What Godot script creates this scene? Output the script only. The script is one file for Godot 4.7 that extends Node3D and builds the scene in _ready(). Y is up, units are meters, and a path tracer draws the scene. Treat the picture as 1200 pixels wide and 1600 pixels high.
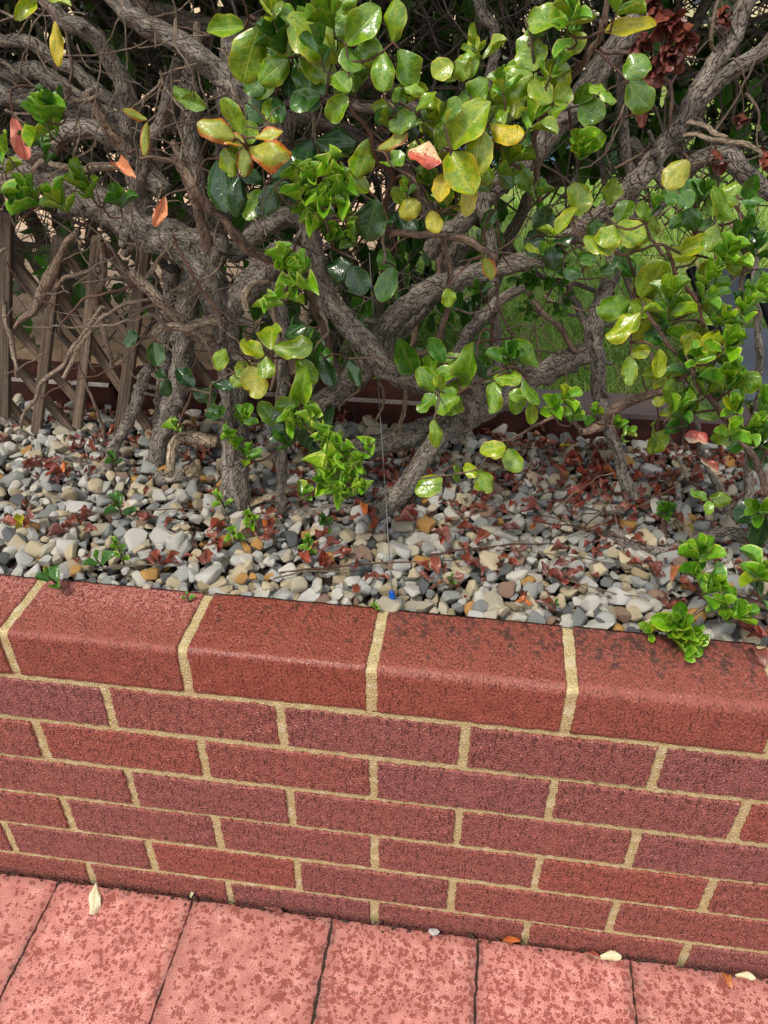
extends Node3D

var rng := RandomNumberGenerator.new()
var counts := {}
var M := {}
var leaf_shapes := {}
var roots := {}
var nodes_of := {}
var jitter := FastNoiseLite.new()

func _ready():
	rng.seed = 20240611
	jitter.seed = 5
	jitter.frequency = 1.0
	jitter.fractal_octaves = 3
	# ---- camera
	var cam := Camera3D.new()
	cam.name = "camera"
	add_child(cam)
	cam.position = Vector3(0.108, 0.685, 0.671)
	cam.rotation = Vector3(-0.5944, 0.1366, 0.0002)
	cam.fov = 66.29
	cam.near = 0.02
	cam.far = 200.0
	cam.current = true
	# ---- sky, exposure, sun: a bright overcast day
	var env := Environment.new()
	var sky_material := ProceduralSkyMaterial.new()
	sky_material.sky_top_color = Color(0.86, 0.87, 0.89)
	sky_material.sky_horizon_color = Color(0.87, 0.87, 0.87)
	sky_material.sky_curve = 0.15
	sky_material.ground_bottom_color = Color(0.22, 0.20, 0.18)
	sky_material.ground_horizon_color = Color(0.45, 0.44, 0.42)
	sky_material.sun_angle_max = 1.0
	var sky := Sky.new()
	sky.sky_material = sky_material
	env.background_mode = Environment.BG_SKY
	env.sky = sky
	env.background_energy_multiplier = 0.88
	env.tonemap_mode = Environment.TONE_MAPPER_LINEAR
	env.tonemap_exposure = 2.1
	env.sdfgi_enabled = true
	env.ssao_enabled = true
	env.ssil_enabled = true
	var we := WorldEnvironment.new()
	we.environment = env
	add_child(we)
	var sun := DirectionalLight3D.new()
	sun.name = "sun"
	sun.light_energy = 0.5
	sun.light_angular_distance = 10.0
	sun.light_color = Color(1.0, 0.97, 0.92)
	sun.shadow_enabled = true
	add_child(sun)
	sun.look_at_from_position(Vector3(-0.6, 1.6, 0.8), Vector3.ZERO)
	# ---- the place
	make_materials()
	make_leaf_shapes()
	make_ground()
	make_pavement()
	make_wall()
	make_gravel()
	make_backdrop()
	make_trellis()
	make_shrubs()
	make_hedge()
	make_seedlings()
	make_fallen_leaves()
	make_small_things()

# ------------------------------------------------------------------ naming
func numbered(parent, called: String) -> String:
	var key := str(parent.get_instance_id()) + called
	var n: int = counts.get(key, 0)
	counts[key] = n + 1
	return called if n == 0 else "%s_%03d" % [called, n]

func put(o: Node3D, called: String, parent = self):
	o.name = numbered(parent, called)
	parent.add_child(o, true)
	return o

func obj(mesh: Mesh, called: String, material: Material, parent = self, at := Transform3D.IDENTITY):
	var o := MeshInstance3D.new()
	o.mesh = mesh
	o.material_override = material
	o.transform = at
	o.cast_shadow = GeometryInstance3D.SHADOW_CASTING_SETTING_ON
	return put(o, called, parent)

func thing(called: String, at: Vector3, label: String, category: String, group := ""):
	var o := Node3D.new()
	o.position = at
	put(o, called)
	return tag(o, label, category, group)

func tag(o, label: String, category: String, group := ""):
	o.set_meta("label", label)
	o.set_meta("category", category)
	if group != "":
		o.set_meta("group", group)
	return o

func setting(o, label := ""):
	o.set_meta("kind", "structure")
	if label != "":
		o.set_meta("label", label)
	return o

# ------------------------------------------------------------------ geometry
func grid(nu: int, nv: int, p: PackedVector3Array, uv: PackedVector2Array, outward: Callable) -> ArrayMesh:
	# a sheet of nu x nv points; outward(index) gives a direction on the visible side
	var n := PackedVector3Array()
	n.resize(p.size())
	var idx := PackedInt32Array()
	for j in nv:
		for i in nu:
			var a := j * nu + i
			var du := p[a + (1 if i < nu - 1 else 0)] - p[a - (1 if i > 0 else 0)]
			var dv := p[a + (nu if j < nv - 1 else 0)] - p[a - (nu if j > 0 else 0)]
			var c := du.cross(dv)
			var w: Vector3 = outward.call(a)
			if c.length_squared() < 1e-20:
				c = w
			n[a] = (c if c.dot(w) >= 0 else -c).normalized()
	for j in nv - 1:
		for i in nu - 1:
			var a := j * nu + i
			var flat := (p[a + 1] - p[a]).cross(p[a + nu] - p[a])
			if flat.dot(n[a]) < 0:
				idx.append_array([a, a + 1, a + nu, a + 1, a + nu + 1, a + nu])
			else:
				idx.append_array([a, a + nu, a + 1, a + 1, a + nu, a + nu + 1])
	return arrays_mesh(p, n, uv, idx)

func arrays_mesh(p, n, uv, idx, color = null) -> ArrayMesh:
	var arr := []
	arr.resize(Mesh.ARRAY_MAX)
	arr[Mesh.ARRAY_VERTEX] = p
	arr[Mesh.ARRAY_NORMAL] = n
	arr[Mesh.ARRAY_TEX_UV] = uv
	arr[Mesh.ARRAY_INDEX] = idx
	if color != null:
		arr[Mesh.ARRAY_COLOR] = color
	var m := ArrayMesh.new()
	m.add_surface_from_arrays(Mesh.PRIMITIVE_TRIANGLES, arr)
	return m

func spline(pts: Array, radii: Array, step: float) -> Array:
	# Catmull-Rom through the points: [centres, radii]
	var c: Array[Vector3] = []
	var r: Array[float] = []
	var n := pts.size()
	for k in n - 1:
		var p0: Vector3 = pts[maxi(k - 1, 0)]
		var p1: Vector3 = pts[k]
		var p2: Vector3 = pts[k + 1]
		var p3: Vector3 = pts[mini(k + 2, n - 1)]
		var m := maxi(2, int(ceil(p1.distance_to(p2) / step)))
		for i in m:
			var t := float(i) / m
			c.append(p1.cubic_interpolate(p2, p0, p3, t))
			r.append(lerpf(radii[k], radii[k + 1], smoothstep(0.0, 1.0, t)))
	c.append(pts[n - 1])
	r.append(radii[n - 1])
	return [c, r]

func add_tube(into: Array, c: Array, r: Array, sides: int, rough: float, wiggle := 0.0):
	# appends a closed tapered tube to [positions, normals, uvs, indices]
	var p: PackedVector3Array = into[0]
	var n: PackedVector3Array = into[1]
	var uv: PackedVector2Array = into[2]
	var idx: PackedInt32Array = into[3]
	var m := c.size()
	var first := p.size()
	var side := Vector3(0.31, 0.2, 0.93)
	var along := rng.randf()
	var biggest := 0.0
	for k in m:
		biggest = maxf(biggest, r[k])
	var around := maxf(1.0, roundf(biggest * TAU / 0.06))
	var u0 := rng.randf()
	for k in m:
		var d: Vector3 = (c[mini(k + 1, m - 1)] - c[maxi(k - 1, 0)])
		if d.length_squared() < 1e-12:
			d = Vector3.UP
		d = d.normalized()
		side = side - d * side.dot(d)
		if side.length_squared() < 1e-6:
			side = d.cross(Vector3(0.7, 0.1, 0.3))
		side = side.normalized()
		var other := d.cross(side)
		var centre: Vector3 = c[k]
		if wiggle > 0.0 and k > 0 and k < m - 1:
			centre += Vector3(jitter.get_noise_3d(centre.x * 14, centre.y * 14, centre.z * 14), jitter.get_noise_3d(centre.x * 14 + 40, centre.y * 14, centre.z * 14), jitter.get_noise_3d(centre.x * 14, centre.y * 14 + 70, centre.z * 14)) * wiggle
		if k > 0:
			along += c[k].distance_to(c[k - 1])
		for s in sides + 1:
			var a := TAU * float(s % sides) / sides
			var dir := side * cos(a) + other * sin(a)
			var rad: float = r[k]
			if rough > 0.0:
				var q: Vector3 = centre + dir * rad
				rad *= 1.0 + rough * (jitter.get_noise_3d(q.x * 45, q.y * 45, q.z * 45) + 0.55 * jitter.get_noise_3d(q.x * 130, q.y * 130, q.z * 130))
			p.append(centre + dir * rad)
			n.append(dir)
			uv.append(Vector2(u0 + around * float(s) / sides, along / 0.17))
	var w := sides + 1
	for k in m - 1:
		for s in sides:
			var a := first + k * w + s
			idx.append_array([a, a + w, a + 1, a + 1, a + w, a + w + 1])
	# true normals from the uneven surface
	if rough > 0.0:
		for k in range(1, m - 1):
			for s in w:
				var a := first + k * w + s
				var l := first + k * w + ((s - 1) if s > 0 else sides - 1)
				var q := first + k * w + ((s + 1) if s < sides else 1)
				var nn := (p[q] - p[l]).cross(p[a + w] - p[a - w])
				if nn.dot(n[a]) < 0:
					nn = -nn
				if nn.length_squared() > 1e-20:
					n[a] = nn.normalized()
	for e in [0, m - 1]:
		var tip := p.size()
		var out: Vector3 = (c[1] - c[0]).normalized() * -1.0 if e == 0 else (c[m - 1] - c[m - 2]).normalized()
		p.append(c[e] + out * r[e] * 0.35)
		n.append(out)
		uv.append(Vector2(u0, along / 0.17))
		for s in sides:
			var a: int = first + e * w + s
			if e == 0:
				idx.append_array([a, a + 1, tip])
			else:
				idx.append_array([a, tip, a + 1])
	into[0] = p
	into[1] = n
	into[2] = uv
	into[3] = idx

func new_mesh() -> Array:
	return [PackedVector3Array(), PackedVector3Array(), PackedVector2Array(), PackedInt32Array()]

func done(a: Array) -> ArrayMesh:
	return arrays_mesh(a[0], a[1], a[2], a[3])

func tube(pts: Array, radii: Array, sides := 12, rough := 0.14, step := 0.009, wiggle := 0.0) -> ArrayMesh:
	var s := spline(pts, radii, step)
	var a := new_mesh()
	add_tube(a, s[0], s[1], sides, rough, wiggle)
	return done(a)

func add_box(into: Array, at: Transform3D, size: Vector3, bevel := 0.002):
	# a box with chamfered edges, each face with its own normals
	var p: PackedVector3Array = into[0]
	var n: PackedVector3Array = into[1]
	var uv: PackedVector2Array = into[2]
	var idx: PackedInt32Array = into[3]
	var h := size * 0.5
	var b := minf(bevel, minf(h.x, minf(h.y, h.z)) * 0.5)
	var u0 := Vector2(rng.randf(), rng.randf())
	var ring := []
	for ax in 3:
		for sg in [-1.0, 1.0]:
			var f := Vector3.ZERO
			f[ax] = sg
			var i1 := (ax + 1) % 3
			var i2 := (ax + 2) % 3
			var first := p.size()
			for q in [[-1, -1], [1, -1], [1, 1], [-1, 1]]:
				var v := Vector3.ZERO
				v[ax] = sg * h[ax]
				v[i1] = q[0] * (h[i1] - b)
				v[i2] = q[1] * (h[i2] - b)
				p.append(at * v)
				n.append((at.basis * f).normalized())
				uv.append(u0 + Vector2(v.x + v.z, v.y + v.z * 0.3))
			if sg > 0:
				idx.append_array([first, first + 2, first + 1, first, first + 3, first + 2])
			else:
				idx.append_array([first, first + 1, first + 2, first, first + 2, first + 3])
			ring.append(first)
	# chamfers between neighbouring faces
	for ax in 3:
		for sa in 2:
			for sb in 2:
				var bx := (ax + 1) % 3
				var fa := Vector3.ZERO
				fa[ax] = 1.0 if sa == 1 else -1.0
				var fb := Vector3.ZERO
				fb[bx] = 1.0 if sb == 1 else -1.0
				var cx := (ax + 2) % 3
				var first := p.size()
				var nn := (at.basis * (fa + fb)).normalized()
				for q in [[0, -1.0], [0, 1.0], [1, 1.0], [1, -1.0]]:
					var v := Vector3.ZERO
					v[cx] = q[1] * (h[cx] - b)
					v[ax] = fa[ax] * (h[ax] if q[0] == 0 else h[ax] - b)
					v[bx] = fb[bx] * (h[bx] - b if q[0] == 0 else h[bx])
					p.append(at * v)
					n.append(nn)
					uv.append(u0 + Vector2(v.x + v.z, v.y))
				var c := (p[first + 1] - p[first]).cross(p[first + 2] - p[first])
				if c.dot(nn) < 0:
					idx.append_array([first, first + 1, first + 2, first, first + 2, first + 3])
				else:
					idx.append_array([first, first + 2, first + 1, first, first + 3, first + 2])
	into[0] = p
	into[1] = n
	into[2] = uv
	into[3] = idx

func box(size: Vector3, bevel := 0.002) -> ArrayMesh:
	var a := new_mesh()
	add_box(a, Transform3D.IDENTITY, size, bevel)
	return done(a)

func edge_lines(l: float, count: int, b: float) -> Array:
	# positions from -l/2 to l/2 with extra lines near both ends
	var o := [-l / 2, -l / 2 + b * 0.25, -l / 2 + b * 0.6, -l / 2 + b * 1.1]
	var a := -l / 2 + b * 2.0
	for i in count:
		o.append(lerpf(a, -a, float(i) / (count - 1)))
	o.append_array([l / 2 - b * 1.1, l / 2 - b * 0.6, l / 2 - b * 0.25, l / 2])
	return o

func block(l: float, h: float, depth: float, b: float, rough: float, seed_at: float, nx := 34, ny := 10) -> ArrayMesh:
	# a brick or paver: a worn face towards +Z with uneven rounded arrises, sides running back
	var xs := edge_lines(l, nx, b)
	var ys := edge_lines(h, ny, b)
	var nu := xs.size() + 2
	var nv := ys.size() + 2
	var p := PackedVector3Array()
	var uv := PackedVector2Array()
	for j in nv:
		for i in nu:
			var x: float = xs[clampi(i - 1, 0, nu - 3)]
			var y: float = ys[clampi(j - 1, 0, nv - 3)]
			var chip := 0.5 + 0.5 * jitter.get_noise_3d(x * 55, y * 55, seed_at)
			var bb := b * (0.55 + 1.0 * chip * chip)
			var d := minf(l / 2 - absf(x), h / 2 - absf(y))
			var z := 0.0
			if d < bb:
				z = -bb + sqrt(maxf(0.0, bb * bb - (bb - d) * (bb - d)))
			z += rough * jitter.get_noise_3d(x * 230, y * 130, seed_at + 9) + rough * 0.8 * jitter.get_noise_3d(x * 25, y * 25, seed_at + 30)
			var ox := 0.0030 * jitter.get_noise_2d(y * 85, seed_at + 3 + signf(x) * 20) * smoothstep(0.3, 1.0, absf(x) * 2 / l)
			var oy := 0.0026 * jitter.get_noise_2d(x * 85, seed_at + 5 + signf(y) * 20) * smoothstep(0.3, 1.0, absf(y) * 2 / h)
			if i == 0 or j == 0 or i == nu - 1 or j == nv - 1:
				z = -depth
			p.append(Vector3(x + ox, y + oy, z))
			uv.append(Vector2(x / l + 0.5, 0.5 - y / h))
	return grid(nu, nv, p, uv, func(_a): return Vector3(0, 0, 1))

# ------------------------------------------------------------------ textures
func nz(w: int, h: int, freq: float, seed_at: int, octaves := 4, kind := FastNoiseLite.FRACTAL_FBM, type := FastNoiseLite.TYPE_SIMPLEX_SMOOTH) -> PackedByteArray:
	var f := FastNoiseLite.new()
	f.seed = seed_at
	f.noise_type = type
	f.frequency = freq
	f.fractal_type = kind
	f.fractal_octaves = octaves
	var im := f.get_seamless_image(w, h, false, false, 0.12, true)
	im.convert(Image.FORMAT_L8)
	var d := im.get_data()
	# even out: mean at one half, one deviation 0.18
	var sum := 0.0
	var sq := 0.0
	for v in d:
		sum += v
		sq += v * v
	var mean := sum / d.size()
	var k := 46.0 / maxf(1.0, sqrt(sq / d.size() - mean * mean))
	for i in d.size():
		d[i] = clampi(int(127.5 + (d[i] - mean) * k), 0, 255)
	return d

func rgb_texture(w: int, h: int, data: PackedByteArray) -> ImageTexture:
	var im := Image.create_from_data(w, h, false, Image.FORMAT_RGB8, data)
	im.generate_mipmaps()
	return ImageTexture.create_from_image(im)

func grey_texture(w: int, h: int, data: PackedByteArray) -> ImageTexture:
	return ImageTexture.create_from_image(Image.create_from_data(w, h, false, Image.FORMAT_L8, data))

func b8(v: float) -> int:
	return clampi(int(v * 255.0), 0, 255)

func surface(color: Color, rough: float, tex: Texture2D = null, height: Texture2D = null, scale_cm := 0.1, rough_tex: Texture2D = null) -> StandardMaterial3D:
	var m := StandardMaterial3D.new()
	m.albedo_color = color
	m.roughness = rough
	if tex:
		m.albedo_texture = tex
	if height:
		m.heightmap_enabled = true
		m.heightmap_texture = height
		m.heightmap_scale = scale_cm
	if rough_tex:
		m.roughness_texture = rough_tex
	return m

func tri(m: StandardMaterial3D, scale: float, world := false) -> StandardMaterial3D:
	m.uv1_triplanar = true
	m.uv1_world_triplanar = world
	m.uv1_scale = Vector3(scale, scale, scale)
	return m

func tinted(m: StandardMaterial3D, c: Color) -> StandardMaterial3D:
	var o: StandardMaterial3D = m.duplicate()
	o.albedo_color = Color(m.albedo_color.r * c.r, m.albedo_color.g * c.g, m.albedo_color.b * c.b)
	return o

func ramp2(a: Color, b: Color, t: float) -> Color:
	return a.lerp(b, clampf(t, 0.0, 1.0))

func noise_colors(w: int, h: int, a: Color, b: Color, c: Color, n1: PackedByteArray, n2: PackedByteArray, k := 0.35) -> PackedByteArray:
	# a to b along the first noise, then towards c where the second is high
	var d := PackedByteArray()
	d.resize(w * h * 3)
	for i in w * h:
		var t := n1[i] / 255.0
		var u := clampf((n2[i] / 255.0 - 0.55) * 3.0, 0.0, 1.0) * k
		var q := a.lerp(b, t).lerp(c, u)
		d[i * 3] = b8(q.r)
		d[i * 3 + 1] = b8(q.g)
		d[i * 3 + 2] = b8(q.b)
	return d

func make_materials():
	var S := 256
	# bark: long fissures between flaking ridges
	var ridge := nz(S, S, 0.035, 11, 4, FastNoiseLite.FRACTAL_RIDGED)
	var fine := nz(S, S, 0.15, 12, 3)
	var patch := nz(S, S, 0.012, 13, 3)
	var bark := PackedByteArray()
	bark.resize(S * S * 3)
	var bark_h := PackedByteArray()
	bark_h.resize(S * S)
	for i in S * S:
		var v := 0.80 - smoothstep(0.50, 0.82, ridge[i] / 255.0) * 0.70 + (fine[i] / 255.0 - 0.5) * 0.55
		bark_h[i] = b8(v)
		var q := ramp2(Color(0.18, 0.16, 0.145), Color(0.63, 0.59, 0.545), v * 0.90 + (patch[i] / 255.0 - 0.5) * 0.55)
		q = q.lerp(Color(0.62, 0.60, 0.57), clampf((patch[i] / 255.0 - 0.66) * 5.0, 0.0, 1.0) * 0.5 * fine[i] / 255.0)
		bark[i * 3] = b8(q.r)
		bark[i * 3 + 1] = b8(q.g)
		bark[i * 3 + 2] = b8(q.b)
	var bt := rgb_texture(S, S, bark)
	var bh := grey_texture(S, S, bark_h)
	M.bark = surface(Color(0.99, 0.985, 0.965), 0.85, bt, bh, 0.25)
	M.twig = surface(Color(0.90, 0.80, 0.72), 0.8, bt, bh, 0.06)
	M.red_twig = surface(Color(0.76, 0.58, 0.49), 0.75, bt, bh, 0.05)
	M.deadwood = surface(Color(1.25, 1.18, 1.08), 0.9, bt, bh, 0.22)
	M.thicket = surface(Color(0.84, 0.80, 0.77), 0.9, bt, bh, 0.1)
	# weathered timber, grain along v
	var grain := PackedByteArray()
	grain.resize(S * S * 3)
	var g1 := nz(S, S, 0.02, 21, 4)
	for y in S:
		for x in S:
			var k: int = g1[((x * 9) % S) + ((y / 2 + S) % S) * S]
			var v := k / 255.0 * 0.7 + fine[y * S + x] / 255.0 * 0.3
			var q := ramp2(Color(0.24, 0.20, 0.17), Color(0.66, 0.61, 0.55), v)
			var i := (y * S + x) * 3
			grain[i] = b8(q.r)
			grain[i + 1] = b8(q.g)
			grain[i + 2] = b8(q.b)
	M.timber = surface(Color(0.88, 0.82, 0.76), 0.85, rgb_texture(S, S, grain))
	M.timber.uv1_scale = Vector3(6, 1.5, 1)
	# wet stained sleeper
	var sl := noise_colors(S, S, Color(0.13, 0.06, 0.055), Color(0.27, 0.125, 0.105), Color(0.32, 0.19, 0.165), g1, fine, 0.4)
	M.sleeper = tri(surface(Color(1, 1, 1), 0.38, rgb_texture(S, S, sl), grey_texture(S, S, fine), 0.02), 5.0)
	# bricks: drag-textured face with pits and pale grog
	M.bricks = []
	M.caps = []
	var BW := 512
	var BH := 192
	for k in 3:
		var mid := nz(BW, BH, 0.03, 31 + k, 3)
		var pit := nz(BW, BH, 0.11, 41 + k, 4)
		var drag := nz(BW, BH, 0.05, 51 + k, 3)
		var face := PackedByteArray()
		face.resize(BW * BH * 3)
		var hh := PackedByteArray()
		hh.resize(BW * BH)
		for y in BH:
			for x in BW:
				var i := y * BW + x
				var j := (y / 4) * BW + x
				var m := mid[i] / 255.0
				var pt := pit[i] / 255.0
				var dg := drag[j] / 255.0
				var hole := clampf((0.29 - pt) * 5.0, 0.0, 1.0)
				hh[i] = b8(0.62 - 0.5 * hole + (pt - 0.5) * 0.9)
				var q := ramp2(Color(0.44, 0.225, 0.195), Color(0.645, 0.38, 0.338), (m - 0.5) * 0.7 + (pt - 0.5) * 0.65 + (dg - 0.5) * 0.3 + 0.48)
				q = q.lerp(Color(0.22, 0.085, 0.08), hole * 0.8)
				var e := i * 3
				face[e] = b8(q.r)
				face[e + 1] = b8(q.g)
				face[e + 2] = b8(q.b)
		# short vertical drag marks left by the cutting wire
		for s in 210:
			var x := rng.randi_range(2, BW - 6)
			var y := rng.randi_range(2, BH - 8)
			var wide := rng.randi_range(1, 3)
			for dy in mini(rng.randi_range(5, 26), BH - y - 1):
				if rng.randf() < 0.2:
					x = clampi(x + rng.randi_range(-1, 1), 1, BW - 5)
				for dx in wide:
					var e := (y + dy) * BW + x + dx
					face[e * 3] = int(face[e * 3] * 0.55)
					face[e * 3 + 1] = int(face[e * 3 + 1] * 0.5)
					face[e * 3 + 2] = int(face[e * 3 + 2] * 0.5)
					hh[e] = int(hh[e] * 0.35)
		for s in 340:
			var x := rng.randi_range(1, BW - 4)
			var y := rng.randi_range(1, BH - 4)
			var c := Color(0.86, 0.70, 0.64).lerp(Color(0.70, 0.40, 0.36), rng.randf())
			for dy in rng.randi_range(1, 3):
				for dx in rng.randi_range(1, 4):
					var e := ((y + dy) * BW + x + dx) * 3
					face[e] = b8(c.r)
					face[e + 1] = b8(c.g)
					face[e + 2] = b8(c.b)
		var ft := rgb_texture(BW, BH, face)
		var fh := grey_texture(BW, BH, hh)
		for t in [Color(1, 1, 1), Color(0.985, 0.995, 1.01), Color(1.03, 0.97, 0.925), Color(0.965, 0.97, 0.98), Color(1.01, 0.99, 0.975), Color(0.97, 0.99, 1.03)]:
			M.bricks.append(surface(t, 0.66, ft, fh, 0.26))
	# capping: smoother, orange-red, with black lichen or pale bloom in patches
	for k in 4:
		var n1 := nz(BW, 256, 0.02, 61 + k, 4)
		var n2 := nz(BW, 256, 0.12, 71 + k, 4)
		var n3 := nz(BW, 256, 0.05, 81 + k, 4)
		var dirt: float = [0.0, 0.24, 0.38, 0.46][k]
		var bloom: float = [0.55, 0.02, 0.02, 0.02][k]
		var face := PackedByteArray()
		face.resize(BW * 256 * 3)
		var hh := PackedByteArray()
		hh.resize(BW * 256)
		for y in 256:
			for x in BW:
				var i := y * BW + x
				var a := n1[i] / 255.0
				var f := n2[i] / 255.0
				var c := n3[i] / 255.0
				var q := ramp2(Color(0.435, 0.212, 0.172), Color(0.61, 0.33, 0.27), (a - 0.5) * 0.6 + (f - 0.5) * 0.8 + 0.48)
				hh[i] = b8(0.6 + (f - 0.5) * 0.9)
				# v runs from the foot of the face (1) over the arris to the back of the top (0)
				var back := clampf((0.62 - y / 256.0) * 2.2, 0.0, 1.0)
				var grime := clampf((c * 0.7 + f * 0.5 + (a - 0.5) * 0.7 - (0.92 - dirt * back)) * 2.6, 0.0, 1.0)
				q = q.lerp(Color(0.20, 0.13, 0.11), grime * 0.72)
				var pale := clampf((c * 0.5 + f * 0.6 - (0.98 - bloom * back)) * 4.0, 0.0, 1.0)
				q = q.lerp(Color(0.70, 0.47, 0.44), pale * 0.7)
				var hole := clampf((0.30 - f) * 6.0, 0.0, 1.0)
				q = q.lerp(Color(0.22, 0.09, 0.08), hole * 0.75)
				face[i * 3] = b8(q.r)
				face[i * 3 + 1] = b8(q.g)
				face[i * 3 + 2] = b8(q.b)
		for s in 90:
			var x := rng.randi_range(2, BW - 6)
			var y := rng.randi_range(142, 236)
			var wide := rng.randi_range(1, 3)
			for dy in mini(rng.randi_range(4, 20), 254 - y):
				for dx in wide:
					var e := (y + dy) * BW + x + dx
					face[e * 3] = int(face[e * 3] * 0.74)
					face[e * 3 + 1] = int(face[e * 3 + 1] * 0.68)
					face[e * 3 + 2] = int(face[e * 3 + 2] * 0.68)
					hh[e] = int(hh[e] * 0.4)
		for s in 150:
			var x := rng.randi_range(1, BW - 4)
			var y := rng.randi_range(1, 250)
			for dx in rng.randi_range(1, 3):
				var e := (y * BW + x + dx) * 3
				face[e] = 214
				face[e + 1] = 180
				face[e + 2] = 168
		M.caps.append(surface(Color(1, 1, 1), [0.65, 0.38, 0.52, 0.68][k], rgb_texture(BW, 256, face), grey_texture(BW, 256, hh), 0.16))
	# mortar
	var sand := nz(S, S, 0.13, 91, 4)
	var mt := noise_colors(S, S, Color(0.58, 0.50, 0.34), Color(0.90, 0.82, 0.61), Color(0.90, 0.86, 0.75), sand, patch, 0.5)
	M.mortar = tri(surface(Color(1, 1, 1), 0.95, rgb_texture(S, S, mt), grey_texture(S, S, sand), 0.3), 11.0, true)
	# pavers: pale dry concrete with rain-wet spots of three densities
	M.pavers = []
	var P := 512
	for k in 4:
		var speck := nz(P, P, 0.17, 101 + k, 4)
		var cloud := nz(P, P, 0.012, 111 + k, 4)
		var warp := nz(P, P, 0.05, 121 + k, 4)
		var wet := PackedFloat32Array()
		wet.resize(P * P)
		var drops: int = [520, 1000, 1300, 520][k]
		var big: int = [5, 10, 14, 46][k]
		for s in drops + big:
			var r := rng.randf_range(2.5, 6.5) if s >= big else rng.randf_range(10.0, 24.0)
			if s >= big and rng.randf() < 0.3:
				r = rng.randf_range(7.0, 11.0)
			var cx := rng.randf() * P
			var cy := rng.randf() * P
			var stretch := rng.randf_range(0.75, 1.3)
			for y in range(int(cy - r * 1.5), int(cy + r * 1.5) + 1):
				for x in range(int(cx - r * 1.5), int(cx + r * 1.5) + 1):
					var xx := posmod(x, P)
					var yy := posmod(y, P)
					var dd := Vector2((x - cx) * stretch, (y - cy) / stretch).length() / r
					dd += (warp[yy * P + xx] / 255.0 - 0.5) * 1.3 + (speck[yy * P + xx] / 255.0 - 0.5) * 0.8
					if dd < 1.0:
						wet[yy * P + xx] = maxf(wet[yy * P + xx], clampf((1.0 - dd) * 3.0, 0.0, 1.0))
		var face := PackedByteArray()
		face.resize(P * P * 3)
		var hh := PackedByteArray()
		hh.resize(P * P)
		var rr := PackedByteArray()
		rr.resize(P * P)
		for i in P * P:
			var f := speck[i] / 255.0
			var c := cloud[i] / 255.0
			var q := ramp2(Color(0.58, 0.345, 0.31), Color(0.82, 0.56, 0.51), (c - 0.5) * 0.7 + (f - 0.5) * 1.0 + 0.55)
			q = q.lerp(Color(0.43, 0.195, 0.165).lerp(Color(0.60, 0.305, 0.265), f), wet[i] * 0.88)
			var px := (i % P) / float(P)
			var py := (i / P) / float(P)
			var bloom := clampf((c * 0.7 + f * 0.5 - 0.80) * 5.0, 0.0, 1.0)
			q = q.lerp(Color(0.80, 0.67, 0.65), bloom * 0.45)
			var rim := minf(minf(px, 1.0 - px), minf(py, 1.0 - py))
			var grime := clampf((0.055 - rim) * 14.0 + (f - 0.62) * 3.0 + (c - 0.5) * 1.5, 0.0, 1.0) * (1.0 if rim < 0.075 else 0.0)
			q = q.lerp(Color(0.34, 0.23, 0.21), grime * 0.7)
			if f > 0.90:
				q = q.lerp(Color(0.92, 0.80, 0.78), 0.6)
			elif f < 0.10:
				q = q.lerp(Color(0.35, 0.18, 0.17), 0.6)
			hh[i] = b8(f)
			rr[i] = b8(0.9 - 0.2 * wet[i])
			face[i * 3] = b8(q.r)
			face[i * 3 + 1] = b8(q.g)
			face[i * 3 + 2] = b8(q.b)
		M.pavers.append(surface(Color(1, 1, 1), 1.0, rgb_texture(P, P, face), grey_texture(P, P, hh), 0.06, grey_texture(P, P, rr)))
	# stone: veined and mottled, coloured per stone
	var vein := nz(S, S, 0.02, 131, 4, FastNoiseLite.FRACTAL_RIDGED)
	var st := noise_colors(S, S, Color(0.60, 0.61, 0.62), Color(1, 1, 1), Color(1.0, 0.86, 0.62), nz(S, S, 0.03, 133, 4), nz(S, S, 0.014, 134, 3), 0.85)
	for i in S * S:
		if vein[i] > 215:
			for e in 3:
				st[i * 3 + e] = mini(255, st[i * 3 + e] + 40)
		elif vein[i] < 60:
			for e in 3:
				st[i * 3 + e] = int(st[i * 3 + e] * 0.8)
	M.stone_texture = rgb_texture(S, S, st)
	M.stone_height = grey_texture(S, S, fine)
	var stone := tri(surface(Color(1, 1, 1), 0.4, M.stone_texture, M.stone_height, 0.12), 17.0)
	stone.vertex_color_use_as_albedo = true
	M.small_stone = stone
	M.stone_tones = [Color(0.88, 0.89, 0.89), Color(0.68, 0.70, 0.71), Color(0.97, 0.97, 0.95), Color(0.48, 0.50, 0.52), Color(1.0, 0.99, 0.95), Color(0.98, 0.92, 0.79), Color(0.93, 0.72, 0.42), Color(0.85, 0.78, 0.65), Color(0.78, 0.80, 0.80), Color(1.0, 1.0, 1.0), Color(0.72, 0.60, 0.53), Color(0.92, 0.89, 0.80)]
	M.stones = []
	for c in M.stone_tones:
		M.stones.append(tri(surface(c, 0.30, M.stone_texture, M.stone_height, 0.12), 17.0))
	var earth := noise_colors(S, S, Color(0.15, 0.115, 0.09), Color(0.30, 0.23, 0.18), Color(0.30, 0.16, 0.11), fine, g1, 0.6)
	M.soil = tri(surface(Color(1, 1, 1), 0.95, rgb_texture(S, S, earth), grey_texture(S, S, fine), 0.4), 6.0, true)
	var turf := noise_colors(S, S, Color(0.30, 0.38, 0.12), Color(0.48, 0.56, 0.20), Color(0.55, 0.47, 0.30), fine, g1, 0.6)
	M.turf = tri(surface(Color(1, 1, 1), 0.95, rgb_texture(S, S, turf)), 3.0, true)
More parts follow.
